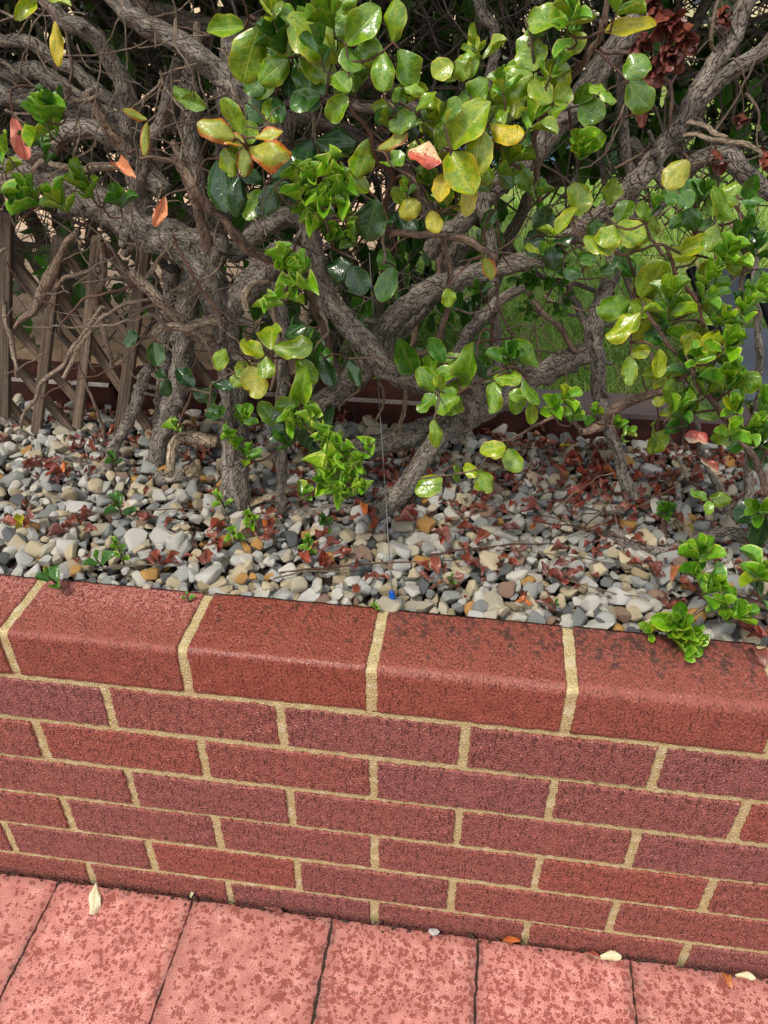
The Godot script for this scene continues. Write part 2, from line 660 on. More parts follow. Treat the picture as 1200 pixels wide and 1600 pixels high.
	var sandy := noise_colors(S, S, Color(0.62, 0.50, 0.39), Color(0.78, 0.66, 0.53), Color(0.84, 0.76, 0.66), fine, g1, 0.6)
	M.sandy = tri(surface(Color(1, 1, 1), 0.9, rgb_texture(S, S, sandy)), 2.0, true)
	var render := noise_colors(S, S, Color(0.74, 0.68, 0.54), Color(0.88, 0.83, 0.70), Color(0.68, 0.60, 0.48), patch, g1, 0.5)
	M.cream = tri(surface(Color(1, 1, 1), 0.9, rgb_texture(S, S, render), grey_texture(S, S, fine), 0.3), 0.8, true)
	M.grass = surface(Color(1, 1, 1), 0.6)
	M.grass.vertex_color_use_as_albedo = true
	M.grass.backlight_enabled = true
	M.grass.backlight = Color(0.7, 0.8, 0.4)
	M.black = surface(Color(0.10, 0.105, 0.115), 0.35)
	M.blue = surface(Color(0.52, 0.74, 0.93), 0.4)
	M.grey_cloth = surface(Color(0.40, 0.43, 0.48), 0.6)
	M.clip = surface(Color(0.05, 0.32, 0.70), 0.3)
	M.wire = surface(Color(0.34, 0.32, 0.31), 0.5)
	M.ground = tri(surface(Color(0.42, 0.36, 0.33), 0.95, M.stone_texture), 2.0, true)
	make_leaf_materials()

# ------------------------------------------------------------------ leaves
const LEAF_KINDS := {
	# base, mottle, margin, vein, roughness, translucency
	"g": [Color(0.33, 0.50, 0.08), Color(0.47, 0.59, 0.11), Color(0.64, 0.68, 0.25), Color(0.55, 0.64, 0.28), 0.26, 0.5],
	"y": [Color(0.42, 0.56, 0.08), Color(0.58, 0.64, 0.11), Color(0.74, 0.70, 0.26), Color(0.64, 0.68, 0.30), 0.28, 0.6],
	"Y": [Color(0.62, 0.62, 0.14), Color(0.76, 0.70, 0.16), Color(0.80, 0.70, 0.18), Color(0.80, 0.75, 0.35), 0.4, 0.7],
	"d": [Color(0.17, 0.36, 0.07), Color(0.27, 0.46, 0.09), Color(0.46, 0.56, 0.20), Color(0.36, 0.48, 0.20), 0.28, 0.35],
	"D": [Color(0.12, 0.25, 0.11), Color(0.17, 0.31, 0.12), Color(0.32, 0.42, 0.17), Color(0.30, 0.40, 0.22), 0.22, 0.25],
	"r": [Color(0.32, 0.55, 0.08), Color(0.45, 0.64, 0.11), Color(0.68, 0.76, 0.36), Color(0.44, 0.60, 0.24), 0.30, 0.5],
	"c": [Color(0.38, 0.60, 0.09), Color(0.52, 0.69, 0.12), Color(0.74, 0.80, 0.40), Color(0.50, 0.66, 0.24), 0.32, 0.6],
	"R": [Color(0.58, 0.22, 0.18), Color(0.70, 0.34, 0.26), Color(0.62, 0.24, 0.18), Color(0.76, 0.46, 0.38), 0.38, 0.4],
	"B": [Color(0.50, 0.57, 0.16), Color(0.62, 0.62, 0.20), Color(0.70, 0.40, 0.16), Color(0.66, 0.66, 0.30), 0.4, 0.6],
	"P": [Color(0.82, 0.47, 0.40), Color(0.88, 0.57, 0.48), Color(0.84, 0.52, 0.46), Color(0.74, 0.38, 0.32), 0.6, 0.3],
	"T": [Color(0.70, 0.45, 0.33), Color(0.78, 0.55, 0.42), Color(0.62, 0.38, 0.28), Color(0.60, 0.36, 0.26), 0.6, 0.3],
	"x": [Color(0.38, 0.19, 0.16), Color(0.50, 0.28, 0.23), Color(0.46, 0.24, 0.19), Color(0.56, 0.34, 0.28), 0.38, 0.3],
	"q": [Color(0.44, 0.18, 0.14), Color(0.54, 0.26, 0.20), Color(0.44, 0.20, 0.16), Color(0.58, 0.33, 0.27), 0.35, 0.3],
	"o": [Color(0.64, 0.34, 0.18), Color(0.74, 0.46, 0.24), Color(0.60, 0.30, 0.18), Color(0.70, 0.46, 0.30), 0.5, 0.3],
	"w": [Color(0.84, 0.79, 0.64), Color(0.90, 0.86, 0.74), Color(0.66, 0.56, 0.38), Color(0.64, 0.54, 0.36), 0.7, 0.3],
}

func make_leaf_materials():
	var w := 96
	var h := 160
	M.leaf = {}
	var n1 := nz(w, h, 0.02, 201, 3)
	var n2 := nz(w, h, 0.07, 202, 3)
	var net := nz(w, h, 0.10, 203, 2, FastNoiseLite.FRACTAL_RIDGED)
	for k in LEAF_KINDS:
		var c: Array = LEAF_KINDS[k]
		var d := PackedByteArray()
		d.resize(w * h * 3)
		var hh := PackedByteArray()
		hh.resize(w * h)
		var edge := 0.80 if k in ["r", "c"] else (0.66 if k == "B" else 0.86)
		for y in h:
			for x in w:
				var i := y * w + x
				var u := (x + 0.5) / w
				var v := 1.0 - (y + 0.5) / h
				var s := absf(u - 0.5) * 2.0
				var f := n2[i] / 255.0
				var q: Color = c[0].lerp(c[1], clampf((n1[i] / 255.0 - 0.5) * 2.2 + 0.5, 0.0, 1.0))
				q = q.lerp(c[0].darkened(0.25), clampf(f - 0.55, 0.0, 1.0) * 1.2)
				var ph := v * 6.5 - s * 1.7 + (0.4 if u < 0.5 else 0.0) + (f - 0.5) * 0.35
				var line := clampf((absf(ph - floorf(ph) - 0.5) * 2.0 - 0.84) * 8.0, 0.0, 1.0) * (1.0 - s * 0.6)
				var mid := clampf((0.055 - s) * 40.0, 0.0, 1.0)
				var mesh := clampf((net[i] / 255.0 - 0.78) * 5.0, 0.0, 1.0) * 0.35
				q = q.lerp(c[3], maxf(mid * 0.9, maxf(line * 0.55, mesh)))
				var rim := maxf(s, 1.15 * absf(v - 0.42) + 0.30)
				q = q.lerp(c[2], clampf((s + (f - 0.5) * 0.22 - edge) * 7.0, 0.0, 1.0) * 0.9)
				if k == "B":
					var burn := clampf((rim + (f - 0.5) * 0.6 - 0.92) * 5.0, 0.0, 1.0)
					q = q.lerp(Color(0.46, 0.22, 0.12), burn * 0.85)
				if f > 0.86 and k in ["y", "g", "Y"]:
					q = q.lerp(Color(0.38, 0.25, 0.10), 0.6)
				if k == "R" and u + (f - 0.5) * 0.5 > 0.62:
					q = q.lerp(Color(0.84, 0.78, 0.66), 0.85)
				hh[i] = b8(0.72 - maxf(mid * 0.7, line * 0.5) - mesh * 0.5 + (f - 0.5) * 0.25)
				d[i * 3] = b8(q.r)
				d[i * 3 + 1] = b8(q.g)
				d[i * 3 + 2] = b8(q.b)
		var m := surface(Color(1, 1, 1), c[4], rgb_texture(w, h, d), grey_texture(w, h, hh), 0.05)
		m.backlight_enabled = true
		m.backlight = Color(1, 1, 1) * float(c[5])
		m.metallic_specular = 0.6
		M.leaf[k] = [m, tinted(m, Color(0.86, 0.90, 0.86)), tinted(m, Color(1.08, 1.03, 0.92))]

func leaf_mesh(a: float, b: float, fold: float, curl: float, camber: float, wave: float, seed_at: int, nl := 12, nw := 8) -> ArrayMesh:
	# one blade: stalk end at the origin, tip at y = 1, width 1, upper side towards +Z
	var r := RandomNumberGenerator.new()
	r.seed = seed_at
	var ph := r.randf() * TAU
	var ph2 := r.randf() * TAU
	var bite := r.randf_range(0.35, 0.85)
	var bend := r.randf_range(-0.10, 0.10)
	var top := pow(a / (a + b), a) * pow(b / (a + b), b)
	var p := PackedVector3Array()
	var uv := PackedVector2Array()
	for j in nl + 1:
		var t := float(j) / nl
		t = 0.5 - 0.5 * cos(PI * t) if j > 0 else 0.0
		var half := 0.5 * pow(t, a) * pow(1.0 - t, b) / top
		if j == 0:
			half = 0.012
		elif j == nl:
			half = 0.006
		half *= 1.0 + 0.05 * sin(t * 17.0 + ph)
		for i in nw + 1:
			var s := (float(i) / nw) * 2.0 - 1.0
			s = signf(s) * pow(absf(s), 0.8)
			var x := s * half
			if seed_at % 4 == 1 and s > 0.0:
				x *= 1.0 - 0.42 * exp(-pow((t - bite) / 0.07, 2.0)) * s
			var z := fold * absf(x) - curl * t * t - camber * s * s * half
			z += wave * sin(t * 8.0 + ph2 + (1.6 if s > 0 else 0.0)) * s * s * half
			p.append(Vector3(x + bend * sin(t * PI) * 0.5, t, z + 0.03 * sin(t * 5.0 + ph)))
			uv.append(Vector2(0.5 + s * 0.5, 1.0 - t))
	return grid(nw + 1, nl + 1, p, uv, func(_a): return Vector3(0, 0, 1))

func make_leaf_shapes():
	leaf_shapes.broad = []
	for k in 9:
		leaf_shapes.broad.append(leaf_mesh(0.66 + 0.05 * (k % 3), 0.56 + 0.07 * (k % 2), 0.16 + 0.06 * (k % 4), -0.08 + 0.08 * (k % 5), [0.35, 0.1, 0.5, -0.15, 0.3, 0.45, 0.05, 0.6, -0.3][k], 0.10 + 0.10 * (k % 3), 300 + k, 16, 10))
	leaf_shapes.small = []
	for k in 5:
		leaf_shapes.small.append(leaf_mesh(0.85, 0.45, 0.40 + 0.08 * k, -0.05 + 0.06 * (k % 3), -0.10, 0.15, 320 + k, 8, 6))
	leaf_shapes.curled = []
	for k in 5:
		leaf_shapes.curled.append(leaf_mesh(0.8, 0.42, 0.10, 0.30 + 0.08 * (k % 3), -0.9 - 0.2 * (k % 2), 0.55, 340 + k, 9, 8))
	leaf_shapes.dry = []
	for k in 6:
		leaf_shapes.dry.append(leaf_mesh(0.75, 0.6, 0.15 + 0.13 * k, 0.10 - 0.10 * (k % 3), -0.35 + 0.3 * (k % 3), 0.4, 360 + k, 8, 6))
	leaf_shapes.low = leaf_mesh(0.75, 0.5, 0.3, 0.1, 0.1, 0.1, 380, 4, 2)

func leaf_at(base: Vector3, dir: Vector3, normal: Vector3, width: float) -> Transform3D:
	var l := dir.length()
	var y := dir / l
	var z := (normal - y * normal.dot(y)).normalized()
	var x := y.cross(z)
	return Transform3D(Basis(x * width, dir, z * l), base)

func leaf_material(kind: String) -> Material:
	return M.leaf[kind][rng.randi_range(0, 2)]

# ------------------------------------------------------------------ setting
func make_ground():
	var p := PlaneMesh.new()
	p.size = Vector2(120, 120)
	setting(obj(p, "ground", M.ground, self, Transform3D(Basis.IDENTITY, Vector3(0, -0.635, 0))), "bare earth around the garden")
	var lawn = obj(box(Vector3(10.0, 0.55, 8.0), 0.01), "lawn", M.turf, self, Transform3D(Basis.IDENTITY, Vector3(4.75, -0.33, -4.75)))
	setting(lawn, "green lawn behind the garden bed")
	var path = obj(box(Vector3(9.0, 0.55, 8.0), 0.01), "path", M.sandy, self, Transform3D(Basis.IDENTITY, Vector3(-4.755, -0.325, -4.75)))
	setting(path, "pale sandy path behind the wooden trellis")
	# grass blades
	var blade := new_mesh()
	var p0: PackedVector3Array = blade[0]
	var n0: PackedVector3Array = blade[1]
	var u0: PackedVector2Array = blade[2]
	var i0: PackedInt32Array = blade[3]
	for k in 9:
		var a := rng.randf() * TAU
		var d := Vector3(cos(a), 0, sin(a))
		var s := Vector3(-d.z, 0, d.x)
		var foot := Vector3(rng.randf_range(-0.02, 0.02), 0, rng.randf_range(-0.02, 0.02))
		var hgt := rng.randf_range(0.03, 0.065)
		var lean := rng.randf_range(0.015, 0.06)
		var first := p0.size()
		for j in 4:
			var t := j / 3.0
			var c := foot + Vector3(0, hgt * t * (1.0 - 0.25 * t), 0) + d * lean * t * t
			for e in [-1.0, 1.0]:
				p0.append(c + s * e * 0.0022 * (1.0 - t * 0.9))
				n0.append((Vector3.UP * lean * t * 2.0 - d * hgt).normalized())
				u0.append(Vector2(0.5, t))
		for j in 3:
			var q := first + j * 2
			var cr := (p0[q + 1] - p0[q]).cross(p0[q + 2] - p0[q])
			if cr.dot(n0[q]) < 0:
				i0.append_array([q, q + 1, q + 2, q + 1, q + 3, q + 2])
			else:
				i0.append_array([q, q + 2, q + 1, q + 1, q + 2, q + 3])
	var mm := MultiMesh.new()
	mm.transform_format = MultiMesh.TRANSFORM_3D
	mm.use_colors = true
	mm.mesh = arrays_mesh(p0, n0, u0, i0)
	var spots := []
	while spots.size() < 9000:
		var z := -0.80 - 3.6 * pow(rng.randf(), 1.7)
		var x := rng.randf_range(-0.22, 2.6)
		spots.append(Vector3(x, -0.056, z))
	mm.instance_count = spots.size()
	for k in spots.size():
		var sc := rng.randf_range(0.7, 1.5)
		mm.set_instance_transform(k, Transform3D(Basis(Vector3.UP, rng.randf() * TAU).scaled(Vector3(sc, sc, sc)), spots[k]))
		var dry := 1.0 if rng.randf() < 0.14 else 0.0
		mm.set_instance_color(k, Color(0.20, 0.34, 0.06).lerp(Color(0.36, 0.52, 0.11), rng.randf()).lerp(Color(0.42, 0.33, 0.16), dry))
	var g := MultiMeshInstance3D.new()
	g.multimesh = mm
	g.material_override = M.grass
	put(g, "grass")
	tag(g, "short green grass growing on the lawn behind the bed", "grass")
	g.set_meta("kind", "stuff")

func make_pavement():
	var pave := Node3D.new()
	put(pave, "pavement")
	setting(pave, "pink square pavers spotted with rain below the brick wall")
	var shapes := []
	for k in 3:
		shapes.append(block(0.2312, 0.2312, 0.05, 0.0018, 0.0004, 400.0 + k * 17, 26, 26))
	var look := [0, 0, 0, 0, 1, 3, 2, 2, 1, 2, 1, 0, 2]
	for row in 5:
		for col in 13:
			var x := -0.534 + 0.2335 * (col - 3.5)
			var z := 0.006 + 0.2335 * (row + 0.5)
			var m: StandardMaterial3D = M.pavers[look[col] if row == 0 else rng.randi_range(0, 2)]
			var o = m.duplicate()
			var flip: int = rng.randi_range(0, 3)
			o.uv1_scale = Vector3(-1 if flip % 2 else 1, -1 if flip > 1 else 1, 1)
			o.albedo_color = Color(1, 1, 1) * rng.randf_range(0.94, 1.03)
			var t := Transform3D(Basis(Vector3.RIGHT, -PI / 2).rotated(Vector3.UP, rng.randf_range(-0.004, 0.004)), Vector3(x + rng.randf_range(-0.0012, 0.0012), -0.5675 + rng.randf_range(-0.0012, 0.0012), z))
			obj(shapes[rng.randi_range(0, 2)], "paver", o, pave, t)
	var bed = obj(box(Vector3(3.1, 0.03, 1.2), 0.002), "sand_bed", M.soil, pave, Transform3D(Basis.IDENTITY, Vector3(-0.5, -0.5862, 0.605)))
	bed.set_meta("label", "dark dirt in the joints between the pavers")
	# crumbs of dirt gathered where the wall meets the pavers
	var crumbs := new_mesh()
	for k in 420:
		var at := Vector3(rng.randf_range(-1.3, 1.3), -0.5665, 0.003 + absf(rng.randfn()) * 0.006)
		var size := rng.randf_range(0.0008, 0.0026)
		add_tube(crumbs, [at - Vector3(size, 0, 0), at + Vector3(0, size * 0.5, 0), at + Vector3(size, 0, rng.randfn() * 0.001)], [size * 0.6, size, size * 0.5], 5, 0.3)
	var dirt = obj(done(crumbs), "dirt", M.soil, pave)
	dirt.set_meta("kind", "stuff")

func cap_profile(s: float, r: float) -> Array:
	# 0 at the foot of the front face, over the arris, 1 at the back of the top: [y, z, normal]
	var face := 0.078 - r
	var arc := r * PI / 2
	var top := 0.112 - r
	var d := s * (face + arc + top)
	if d < face:
		return [-0.082 + d, 0.0, Vector3(0, 0, 1)]
	if d < face + arc:
		var a := (d - face) / r
		return [-0.004 - r + r * sin(a), -r + r * cos(a), Vector3(0, sin(a), cos(a))]
	return [-0.004, -r - (d - face - arc), Vector3(0, 1, 0)]

func cap_mesh(l: float, r: float, b: float, seed_at: float, inset := 0.0) -> ArrayMesh:
	var xs := edge_lines(l, 26, b)
	var nu := xs.size() + 2
	var nv := 42
	var p := PackedVector3Array()
	var uv := PackedVector2Array()
	var out := PackedVector3Array()
	for j in nv:
		var s := clampf(float(j - 1) / (nv - 3), 0.0, 1.0)
		var q := cap_profile(s, r)
		for i in nu:
			var x: float = xs[clampi(i - 1, 0, nu - 3)]
			var chip := 0.5 + 0.5 * jitter.get_noise_3d(x * 50, s * 8, seed_at)
			var bb := b * (0.5 + 1.1 * chip * chip)
			var d := minf(l / 2 - absf(x), minf(s, 1.2) * 0.17)
			var down := inset
			if d < bb:
				down += bb - sqrt(maxf(0.0, bb * bb - (bb - d) * (bb - d)))
			down -= 0.0006 * jitter.get_noise_3d(x * 140, s * 25, seed_at + 4) + 0.0011 * jitter.get_noise_3d(x * 22, s * 5, seed_at + 8)
			if i == 0 or i == nu - 1 or j == 0:
				down = 0.02
			var nn: Vector3 = q[2]
			var pos := Vector3(x + 0.0014 * jitter.get_noise_2d(s * 9, seed_at + signf(x) * 9) * smoothstep(0.3, 1.0, absf(x) * 2 / l), q[0], q[1]) - nn * down
			if j == nv - 1:
				pos.y = -0.08
			p.append(pos)
			out.append(nn)
			uv.append(Vector2(x / l + 0.5, 1.0 - s))
	return grid(nu, nv, p, uv, func(a): return out[a])

func make_wall():
	var wall = thing("brick_wall", Vector3(0, -0.6, -0.055), "low red brick garden wall with cream mortar and a rounded brick capping", "wall")
	var off := Vector3(0, 0.6, 0.055)
	# mortar body: an uneven sheet just behind the faces of the bricks
	var nu := 440
	var nv := 92
	var p := PackedVector3Array()
	var uv := PackedVector2Array()
	for j in nv:
		for i in nu:
			var x := lerpf(-1.47, 1.47, float(i) / (nu - 1))
			var y := lerpf(-0.60, -0.03, float(j) / (nv - 1))
			var z := -0.0036 + 0.0016 * jitter.get_noise_3d(x * 60, y * 60, 1.0) + 0.0014 * jitter.get_noise_3d(x * 200, y * 200, 4.0)
			p.append(Vector3(x, y, z) + off)
			uv.append(Vector2(x, y))
	obj(grid(nu, nv, p, uv, func(_a): return Vector3(0, 0, 1)), "mortar", M.mortar, wall)
	obj(box(Vector3(2.94, 0.55, 0.09), 0.003), "mortar", M.mortar, wall, Transform3D(Basis.IDENTITY, Vector3(0, -0.325, -0.057) + off))
	# courses of stretchers
	var shapes := []
	for k in 7:
		shapes.append(block(0.2272, 0.0752, 0.03, 0.0032, 0.0007, 100.0 + k * 13, 64, 20))
	for course in range(2, 8):
		var y := -0.086 * (course - 0.5)
		var shift := 0.12 if course % 2 == 0 else 0.0
		for k in range(-6, 6):
			var x := 0.12 + 0.24 * k - shift + rng.randf_range(-0.0015, 0.0015)
			var t := Transform3D(Basis(Vector3(0, 0, 1), rng.randf_range(-0.004, 0.004) + (PI if rng.randf() < 0.5 else 0.0)), Vector3(x, y + rng.randf_range(-0.001, 0.001), rng.randf_range(-0.0012, 0.0012)) + off)
			if absf(x) > 1.42:
				continue
			obj(shapes[rng.randi_range(0, 6)], "brick", M.bricks[rng.randi_range(0, M.bricks.size() - 1)], wall, t)
	# capping bricks and the mortar between them
	for k in range(-6, 6):
		var look := 0 if k <= -2 else (1 if k == -1 else (2 if k == 0 else 3))
		var r: float = [0.0065, 0.0065, 0.012, 0.014][look]
		var o = obj(cap_mesh(0.2265, r, 0.0035, 40.0 + k * 7), "capping_brick", M.caps[look], wall, Transform3D(Basis(Vector3.UP, rng.randf_range(-0.006, 0.006)), Vector3(0.12 + 0.24 * k, rng.randf_range(-0.001, 0.001), rng.randf_range(-0.001, 0.001)) + off))
		o.set_meta("label", ["capping brick dusted with pale bloom", "glossy wet capping brick with dark specks", "orange red capping brick with black lichen at the back", "dull capping brick blackened along the back"][look])
		obj(cap_mesh(0.020, 0.011, 0.001, 140.0 + k * 7, 0.0030), "mortar", M.mortar, wall, Transform3D(Basis.IDENTITY, Vector3(0.24 * k, -0.0005, 0) + off))

func stone_mesh(seed_at: int) -> ArrayMesh:
	# a broken pebble: a fine ball cut by random planes
	var r := RandomNumberGenerator.new()
	r.seed = seed_at
	var t := (1.0 + sqrt(5.0)) / 2.0
	var v: Array[Vector3] = []
	for q in [[-1, t, 0], [1, t, 0], [-1, -t, 0], [1, -t, 0], [0, -1, t], [0, 1, t], [0, -1, -t], [0, 1, -t], [t, 0, -1], [t, 0, 1], [-t, 0, -1], [-t, 0, 1]]:
		v.append(Vector3(q[0], q[1], q[2]).normalized())
	var f := [[0, 11, 5], [0, 5, 1], [0, 1, 7], [0, 7, 10], [0, 10, 11], [1, 5, 9], [5, 11, 4], [11, 10, 2], [10, 7, 6], [7, 1, 8], [3, 9, 4], [3, 4, 2], [3, 2, 6], [3, 6, 8], [3, 8, 9], [4, 9, 5], [2, 4, 11], [6, 2, 10], [8, 6, 7], [9, 8, 1]]
	for level in 2:
		var cache := {}
		var g := []
		for tr in f:
			var m := []
			for e in 3:
				var a: int = tr[e]
				var b: int = tr[(e + 1) % 3]
				var key := mini(a, b) * 100000 + maxi(a, b)
				if not cache.has(key):
					v.append((v[a] + v[b]).normalized())
					cache[key] = v.size() - 1
				m.append(cache[key])
			g.append([tr[0], m[0], m[2]])
			g.append([tr[1], m[1], m[0]])
			g.append([tr[2], m[2], m[1]])
			g.append([m[0], m[1], m[2]])
		f = g
	for k in 15:
		var n := Vector3(r.randfn(), r.randfn(), r.randfn()).normalized()
		var d := r.randf_range(0.42, 0.74)
		for i in v.size():
			var e := v[i].dot(n) - d
			if e > 0:
				v[i] -= n * e
	var sx := Vector3(1.0, r.randf_range(0.52, 0.75), r.randf_range(0.65, 0.95))
	var p := PackedVector3Array()
	var nn := PackedVector3Array()
	var uv := PackedVector2Array()
	var idx := PackedInt32Array()
	for i in v.size():
		p.append(v[i] * sx * 0.80)
		nn.append(Vector3.ZERO)
		uv.append(Vector2.ZERO)
	for tr in f:
		var c := (p[tr[1]] - p[tr[0]]).cross(p[tr[2]] - p[tr[0]])
		var outw := p[tr[0]] + p[tr[1]] + p[tr[2]]
		if c.dot(outw) < 0:
			c = -c
			idx.append_array([tr[0], tr[1], tr[2]])
		else:
			idx.append_array([tr[0], tr[2], tr[1]])
		var w := c
		for e in 3:
			nn[tr[e]] += w
	for i in nn.size():
		nn[i] = nn[i].normalized()
	return arrays_mesh(p, nn, uv, idx)

func gravel_top(x: float, z: float) -> float:
	return -0.012 + 0.006 * jitter.get_noise_2d(x * 4 + 7, z * 4)

func make_gravel():
	var bed = obj(box(Vector3(3.2, 0.5, 0.62), 0.004), "garden_bed", M.soil, self, Transform3D(Basis.IDENTITY, Vector3(0, -0.284, -0.424)))
	setting(bed, "gravel garden bed of grey white and ochre stones behind the wall")
	var lift := Vector3(0, 0.284, 0.424)
	var shapes := []
	for k in 12:
		shapes.append(stone_mesh(700 + k))
	var weights := [5, 11, 4, 7, 0, 0, 0, 0, 1, 1, 1, 2, 2, 2, 3, 3, 4, 4, 4, 5, 5, 5, 6, 7, 8, 8, 8, 9, 9, 10, 11, 0, 2, 11]
	var single := []
	var rest := []
	# a jittered lattice of stones in two layers
	for layer in 2:
		var pitch := 0.0185 if layer == 0 else 0.0208
		var nz_ := int(0.60 / pitch)
		var nx_ := int(2.3 / pitch)
		for j in nz_:
			for i in nx_:
				var x := -1.25 + pitch * (i + 0.5 * (j % 2)) + rng.randf_range(-0.4, 0.4) * pitch
				var z := -0.108 - pitch * (j + 0.2) + rng.randf_range(-0.4, 0.4) * pitch
				var size := rng.randf_range(0.011, 0.024) if rng.randf() < 0.82 else rng.randf_range(0.024, 0.033)
				if layer == 0:
					size *= 0.85
				var y := gravel_top(x, z) + (-0.014 if layer == 0 else rng.randf_range(-0.006, 0.005))
				z = minf(z, -0.111 - size * 0.5)
				var q := Basis.from_euler(Vector3(rng.randf_range(-0.6, 0.6), rng.randf() * TAU, rng.randf_range(-0.6, 0.6)))
				var t := Transform3D(q.scaled(Vector3(size, size, size)), Vector3(x, y, z) + lift)
				var tone: int = weights[rng.randi_range(0, weights.size() - 1)]
				var shape := rng.randi_range(0, 11)
				if layer == 1 and absf(x + 0.03) < 0.66 and z > -0.27:
					single.append([-z - size * 1.5, t, tone, shape])
				else:
					rest.append([t, tone, shape])
	single.sort_custom(func(a, b): return a[0] < b[0])
	for k in single.size():
		var s: Array = single[k]
		if k < 300:
			obj(shapes[s[3]], "stone", M.stones[s[2]], bed, s[1])
		else:
			rest.append([s[1], s[2], s[3]])
	for k in 12:
		var mine := rest.filter(func(e): return e[2] == k)
		var mm := MultiMesh.new()
		mm.transform_format = MultiMesh.TRANSFORM_3D
		mm.use_colors = true
		mm.mesh = shapes[k]
		mm.instance_count = mine.size()
		for e in mine.size():
			mm.set_instance_transform(e, mine[e][0])
			mm.set_instance_color(e, (M.stone_tones[mine[e][1]] as Color).srgb_to_linear() * rng.randf_range(0.85, 1.1))
		var g := MultiMeshInstance3D.new()
		g.multimesh = mm
		g.material_override = M.small_stone
		put(g, "gravel", bed)
		g.set_meta("kind", "stuff")
	make_litter(bed, lift)

func make_litter(bed, lift: Vector3):
	# broken leaf scraps past counting, caught between the stones under the shrubs
	for k in 3:
		var mm := MultiMesh.new()
		mm.transform_format = MultiMesh.TRANSFORM_3D
		mm.mesh = leaf_shapes.dry[k * 2]
		var spots := []
		while spots.size() < 400:
			var x := rng.randf_range(-0.85, 0.75)
			var z := -0.62 + 0.46 * pow(rng.randf(), 1.5)
			if jitter.get_noise_2d(x * 7 + 3, z * 7) + (0.3 if x > 0.05 else 0.0) - (0.3 if z > -0.24 else 0.0) > 0.10:
				spots.append(Vector3(x, gravel_top(x, z) + rng.randf_range(0.001, 0.011), z))
		mm.instance_count = spots.size()
		for i in spots.size():
			var l := rng.randf_range(0.008, 0.024)
			var a := rng.randf() * TAU
			var t := leaf_at(spots[i] + lift, Vector3(cos(a), rng.randf_range(-0.5, 0.5), sin(a)) * l, Vector3(rng.randfn() * 0.5, 1, rng.randfn() * 0.5), l * 0.42)
			mm.set_instance_transform(i, t)
		var g := MultiMeshInstance3D.new()
		g.multimesh = mm
		g.material_override = M.leaf.x[k]
		put(g, "leaf_litter", bed)
		g.set_meta("kind", "stuff")

func make_backdrop():
	# timber edging behind the bed, in lengths
	var e = thing("garden_edging", Vector3(0, -0.06, -0.69), "dark wet red timber edging along the back of the gravel bed", "edging")
	for k in 3:
		obj(box(Vector3(1.19, 0.10, 0.098), 0.006), "sleeper", M.sleeper, e, Transform3D(Basis(Vector3.UP, 0.006 * (k - 1)), Vector3(-1.2 + 1.2 * k, 0.05, 0.0)))
	# cream house wall far behind
	var h = thing("house_wall", Vector3(0, -0.05, -8.0), "cream rendered house wall glimpsed through the branches", "wall")
	obj(box(Vector3(17.0, 2.7, 0.25), 0.01), "wall", M.cream, h, Transform3D(Basis.IDENTITY, Vector3(0, 1.35, 0)))
	obj(box(Vector3(17.2, 0.18, 0.5), 0.01), "eave", M.timber, h, Transform3D(Basis.IDENTITY, Vector3(0, 2.80, 0.1)))
	# blue sheet behind wire mesh
	var f = thing("mesh_panel", Vector3(0.135, -0.05, -2.1), "light blue sheet behind black wire mesh on a black rail standing on the lawn", "fence panel")
	obj(box(Vector3(0.40, 0.30, 0.012), 0.003), "blue_sheet", M.blue, f, Transform3D(Basis.IDENTITY, Vector3(0, 0.385, -0.06)))
	for k in 15:
		for sgn in [-1.0, 1.0]:
			var x := -0.28 + 0.04 * k
			var a := Vector3(x - 0.09 * sgn, 0.24, 0.004 * sgn)
			var b := Vector3(x + 0.09 * sgn, 0.54, 0.004 * sgn)
			if absf(a.x) < 0.22 and absf(b.x) < 0.22:
				obj(tube([a, (a + b) / 2, b], [0.0026, 0.0026, 0.0026], 5, 0.0, 0.2), "wire", M.black, f)
	for y in [0.20, 0.55]:
		obj(tube([Vector3(-0.22, y, 0), Vector3(0, y, 0), Vector3(0.22, y, 0)], [0.020, 0.020, 0.020], 10, 0.0, 0.1), "rail", M.black, f)
	for x in [-0.22, 0.22]:
		obj(tube([Vector3(x, 0, 0), Vector3(x, 0.3, 0), Vector3(x, 0.57, 0)], [0.014, 0.014, 0.014], 10, 0.0, 0.1), "post", M.black, f)
	# grey garden seat with a black tube frame
	var c = thing("garden_chair", Vector3(0.66, -0.05, -0.98), "grey chair with a black tube frame on the lawn behind the edging", "chair")
	obj(box(Vector3(0.24, 0.012, 0.22), 0.003), "seat", M.grey_cloth, c, Transform3D(Basis(Vector3.RIGHT, 0.35), Vector3(0.07, 0.07, 0.02)))
	obj(box(Vector3(0.20, 0.09, 0.012), 0.003), "backrest", M.grey_cloth, c, Transform3D(Basis(Vector3.RIGHT, -0.3), Vector3(0.0, 0.20, -0.06)))
	for x in [-0.06, 0.06, 0.20]:
		obj(tube([Vector3(x + 0.03, 0.0, 0.12), Vector3(x, 0.09, 0.07), Vector3(x - 0.08, 0.24, -0.06)], [0.012, 0.012, 0.012], 9, 0.0, 0.03), "frame_tube", M.black, c)
	obj(tube([Vector3(-0.06, 0.014, 0.12), Vector3(0.08, 0.014, 0.12), Vector3(0.23, 0.014, 0.12)], [0.012, 0.012, 0.012], 9, 0.0, 0.05), "foot_rail", M.black, c)

